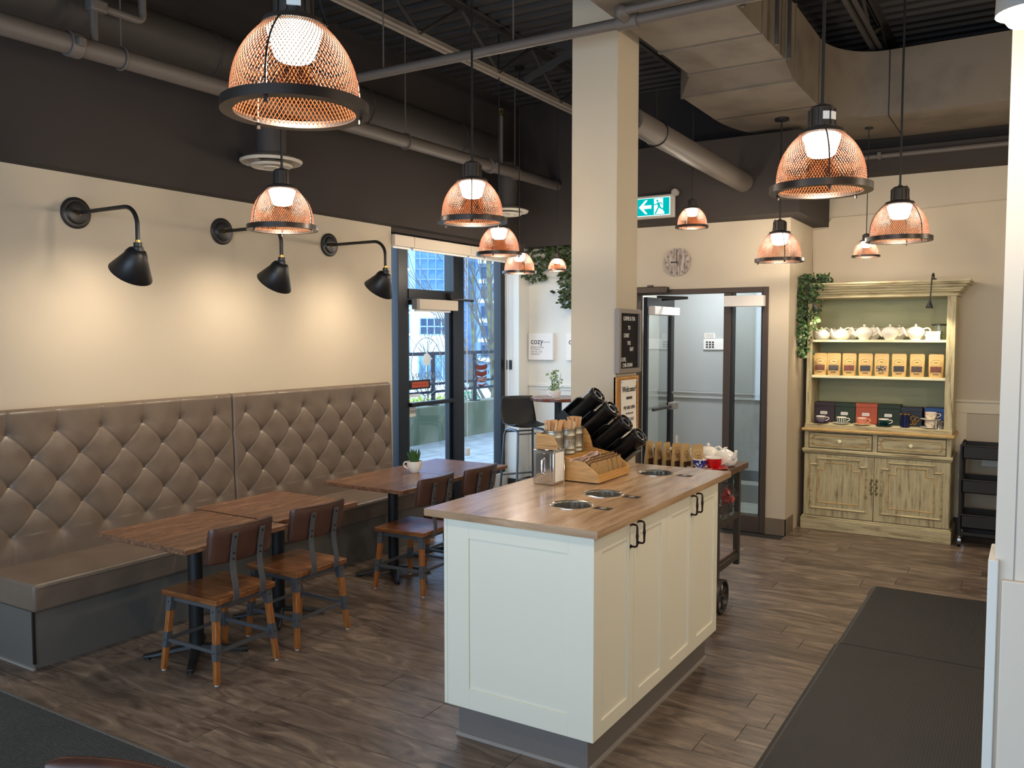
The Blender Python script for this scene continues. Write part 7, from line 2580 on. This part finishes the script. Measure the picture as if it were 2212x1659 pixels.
BX = [((-1.703, -1.530), 1.130, (58, 44, 52), 'dark plum gift box, leftmost behind the cups', 'plum_board'),
      ((-1.526, -1.353), 1.130, (38, 56, 40), 'dark green gift box left of the terracotta one', 'forest_board'),
      ((-1.349, -1.170), 1.132, (178, 84, 56), 'terracotta red gift box in the middle of the row', 'terracotta_board'),
      ((-1.166, -0.984), 1.130, (34, 50, 34), 'dark green gift box right of the terracotta one', 'moss_board'),
      ((-0.980, -0.811), 1.112, (40, 46, 60), 'navy gift box behind the dark blue mug', 'navy_board'),
      ((-0.790, -0.633), 1.116, (40, 84, 150), 'bright blue gift box, rightmost behind the floral cups', 'blue_board')]
for k, ((x0, x1), zt_, c, lab, mn) in enumerate(BX):
    b = thing('gift_box', lab, 'box', ((x0 + x1) / 2, 8.13, 0.9495), 0, 'gift boxes on the bottom shelf')
    G().box(x0, x1, 8.06, 8.20, 0.950, zt_ - 0.035).out('tray', mat(mn, lin(*c), 0.55), b, bevel=0.002)
    G().box(x0 - .001, x1 + .001, 8.059, 8.201, zt_ - 0.034, zt_).out('lid', bpy.data.materials[mn], b, bevel=0.002)
    if k < 4:
        xm = (x0 + x1) / 2 - 0.005
        G().prism([(xm - .030, 1.022), (xm + .026, 1.022), (xm + .031, 1.030), (xm + .031, 1.042), (xm + .026, 1.050), (xm - .026, 1.050), (xm - .031, 1.044), (xm - .031, 1.028)], 8.0565, 8.0585, 'y').out('label', M_paper, b, smooth=0)
        G().tube([(xm - .02, 8.0562, 1.034), (xm - .008, 8.0562, 1.040), (xm + .004, 8.0562, 1.033), (xm + .02, 8.0562, 1.038)], 0.0012, 4).out('label_print', M_greyplastic, b)


def striped(name, c0, c1, n):
    m, nt, b = new_mat(name)
    b.inputs['Roughness'].default_value = 0.2
    tc = nt.nodes.new('ShaderNodeTexCoord')
    gr = nt.nodes.new('ShaderNodeTexGradient')
    gr.gradient_type = 'RADIAL'
    link(nt, tc.outputs['Object'], gr.inputs['Vector'])
    ma = nt.nodes.new('ShaderNodeMath')
    ma.operation = 'MULTIPLY'
    ma.inputs[1].default_value = n
    link(nt, gr.outputs['Fac'], ma.inputs[0])
    fr_ = nt.nodes.new('ShaderNodeMath')
    fr_.operation = 'FRACT'
    link(nt, ma.outputs[0], fr_.inputs[0])
    rp = nt.nodes.new('ShaderNodeValToRGB')
    rp.color_ramp.interpolation = 'CONSTANT'
    rp.color_ramp.elements[0].color = c0
    rp.color_ramp.elements[1].position = 0.62
    rp.color_ramp.elements[1].color = c1
    link(nt, fr_.outputs[0], rp.inputs['Fac'])
    link(nt, rp.outputs[0], b.inputs['Base Color'])
    return m


CU = [(-1.625, striped('purple_white_fluted', lin(54, 38, 78), lin(222, 212, 214), 14), M_china, mat('plum_glaze', lin(70, 48, 70), 0.2), 'purple and white fluted cup on a saucer, leftmost'),
      (-1.450, striped('teal_white_fluted', lin(38, 80, 90), lin(222, 218, 196), 14), M_china, M_china, 'teal and white fluted cup on a saucer, second from the left'),
      (-1.278, striped('pink_fluted', lin(216, 128, 108), lin(226, 160, 140), 14), mat('pink_rim', lin(232, 176, 156), 0.25), mat('cream_glaze', lin(232, 206, 160), 0.2), 'pink cup on a cream saucer in front of the terracotta box'),
      (-1.100, mat('deep_teal_glaze', lin(10, 60, 58), 0.12), M_china, mat('dark_teal_glaze', lin(12, 40, 42), 0.12), 'dark teal cup on a dark saucer')]
for k, (x, m0, m1, m2, lab) in enumerate(CU):
    c = make_cup('teacup', m0, m1, m2, 0.042, 0.055)
    c.location, c.rotation_euler = (x, 7.955, 0.950), (0, 0, 0.1)
    tag(c, lab, 'cup', 'cups on the bottom shelf of the dresser')
mg = thing('mug', 'tall dark blue mug with a gilt looped handle on the dresser', 'mug', (-0.93, 7.945, 0.950))
Mm = Matrix.Translation((-0.93, 7.945, 0.950))
G().lathe([(0, 0), (0.034, 0), (0.038, 0.004), (0.041, 0.118), (0.038, 0.118), (0.035, 0.006), (0, 0.006)], 28, Mm).out('mug', mat('cobalt_glaze', lin(20, 28, 66), 0.15), mg)
M_gold = mat('gilt', lin(222, 178, 96), 0.2, 1.0)
G().lathe([(0.0415, 0.112), (0.042, 0.12), (0.037, 0.12), (0.037, 0.112)], 28, Mm, closed=True).out('rim', M_gold, mg)
g = G()
for (cx_, cz_, r_) in ((0.062, 0.082, 0.020), (0.092, 0.075, 0.018), (0.074, 0.046, 0.016)):
    g.tube([(cx_ + r_ * math.cos(2 * PI * i / 18), 0, cz_ + r_ * math.sin(2 * PI * i / 18)) for i in range(18)], 0.0035, 6, closed=True)
g.tube([(0.040, 0, 0.028), (0.06, 0, 0.035), (0.085, 0, 0.055)], 0.0035, 6)
g.xf(Mm @ Matrix.Rotation(-0.1, 4, 'Z')).out('handle', M_gold, mg)
M_floral = mat('floral_china', lin(236, 222, 198), 0.2, col2=lin(196, 92, 84), scale=46, lo=0.60, hi=0.66)
c = make_cup('teacup', M_floral, M_floral, M_china, 0.046, 0.06)
c.location, c.rotation_euler = (-0.735, 7.975, 0.950), (0, 0, 0.2)
tag(c, 'floral cup at the bottom of the stacked pair on the dresser', 'cup', 'stacked floral cups')
c = make_cup('teacup', M_floral, M_floral, M_china, 0.046, 0.06)
c.location, c.rotation_euler = (-0.735, 7.975, 1.019), (0, 0, 0.1)
tag(c, 'floral cup stacked on top of the other floral cup', 'cup', 'stacked floral cups')
sbk = thing('steel_pot', 'small shiny steel beaker at the right end of the bottom shelf', 'beaker', (-0.665, 7.94, 0.950))
Mk = Matrix.Translation((-0.668, 7.935, 0.950))
G().lathe([(0, 0), (0.026, 0), (0.030, 0.004), (0.027, 0.07), (0.029, 0.074), (0.026, 0.074), (0.024, 0.008), (0, 0.006)], 24, Mk).out('body', M_chrome, sbk)
G().tube([(0.026, 0, 0.06), (0.040, 0, 0.058), (0.040, 0, 0.03), (0.027, 0, 0.022)], 0.003, 6, sm=5).xf(Mk).out('handle', M_chrome, sbk)
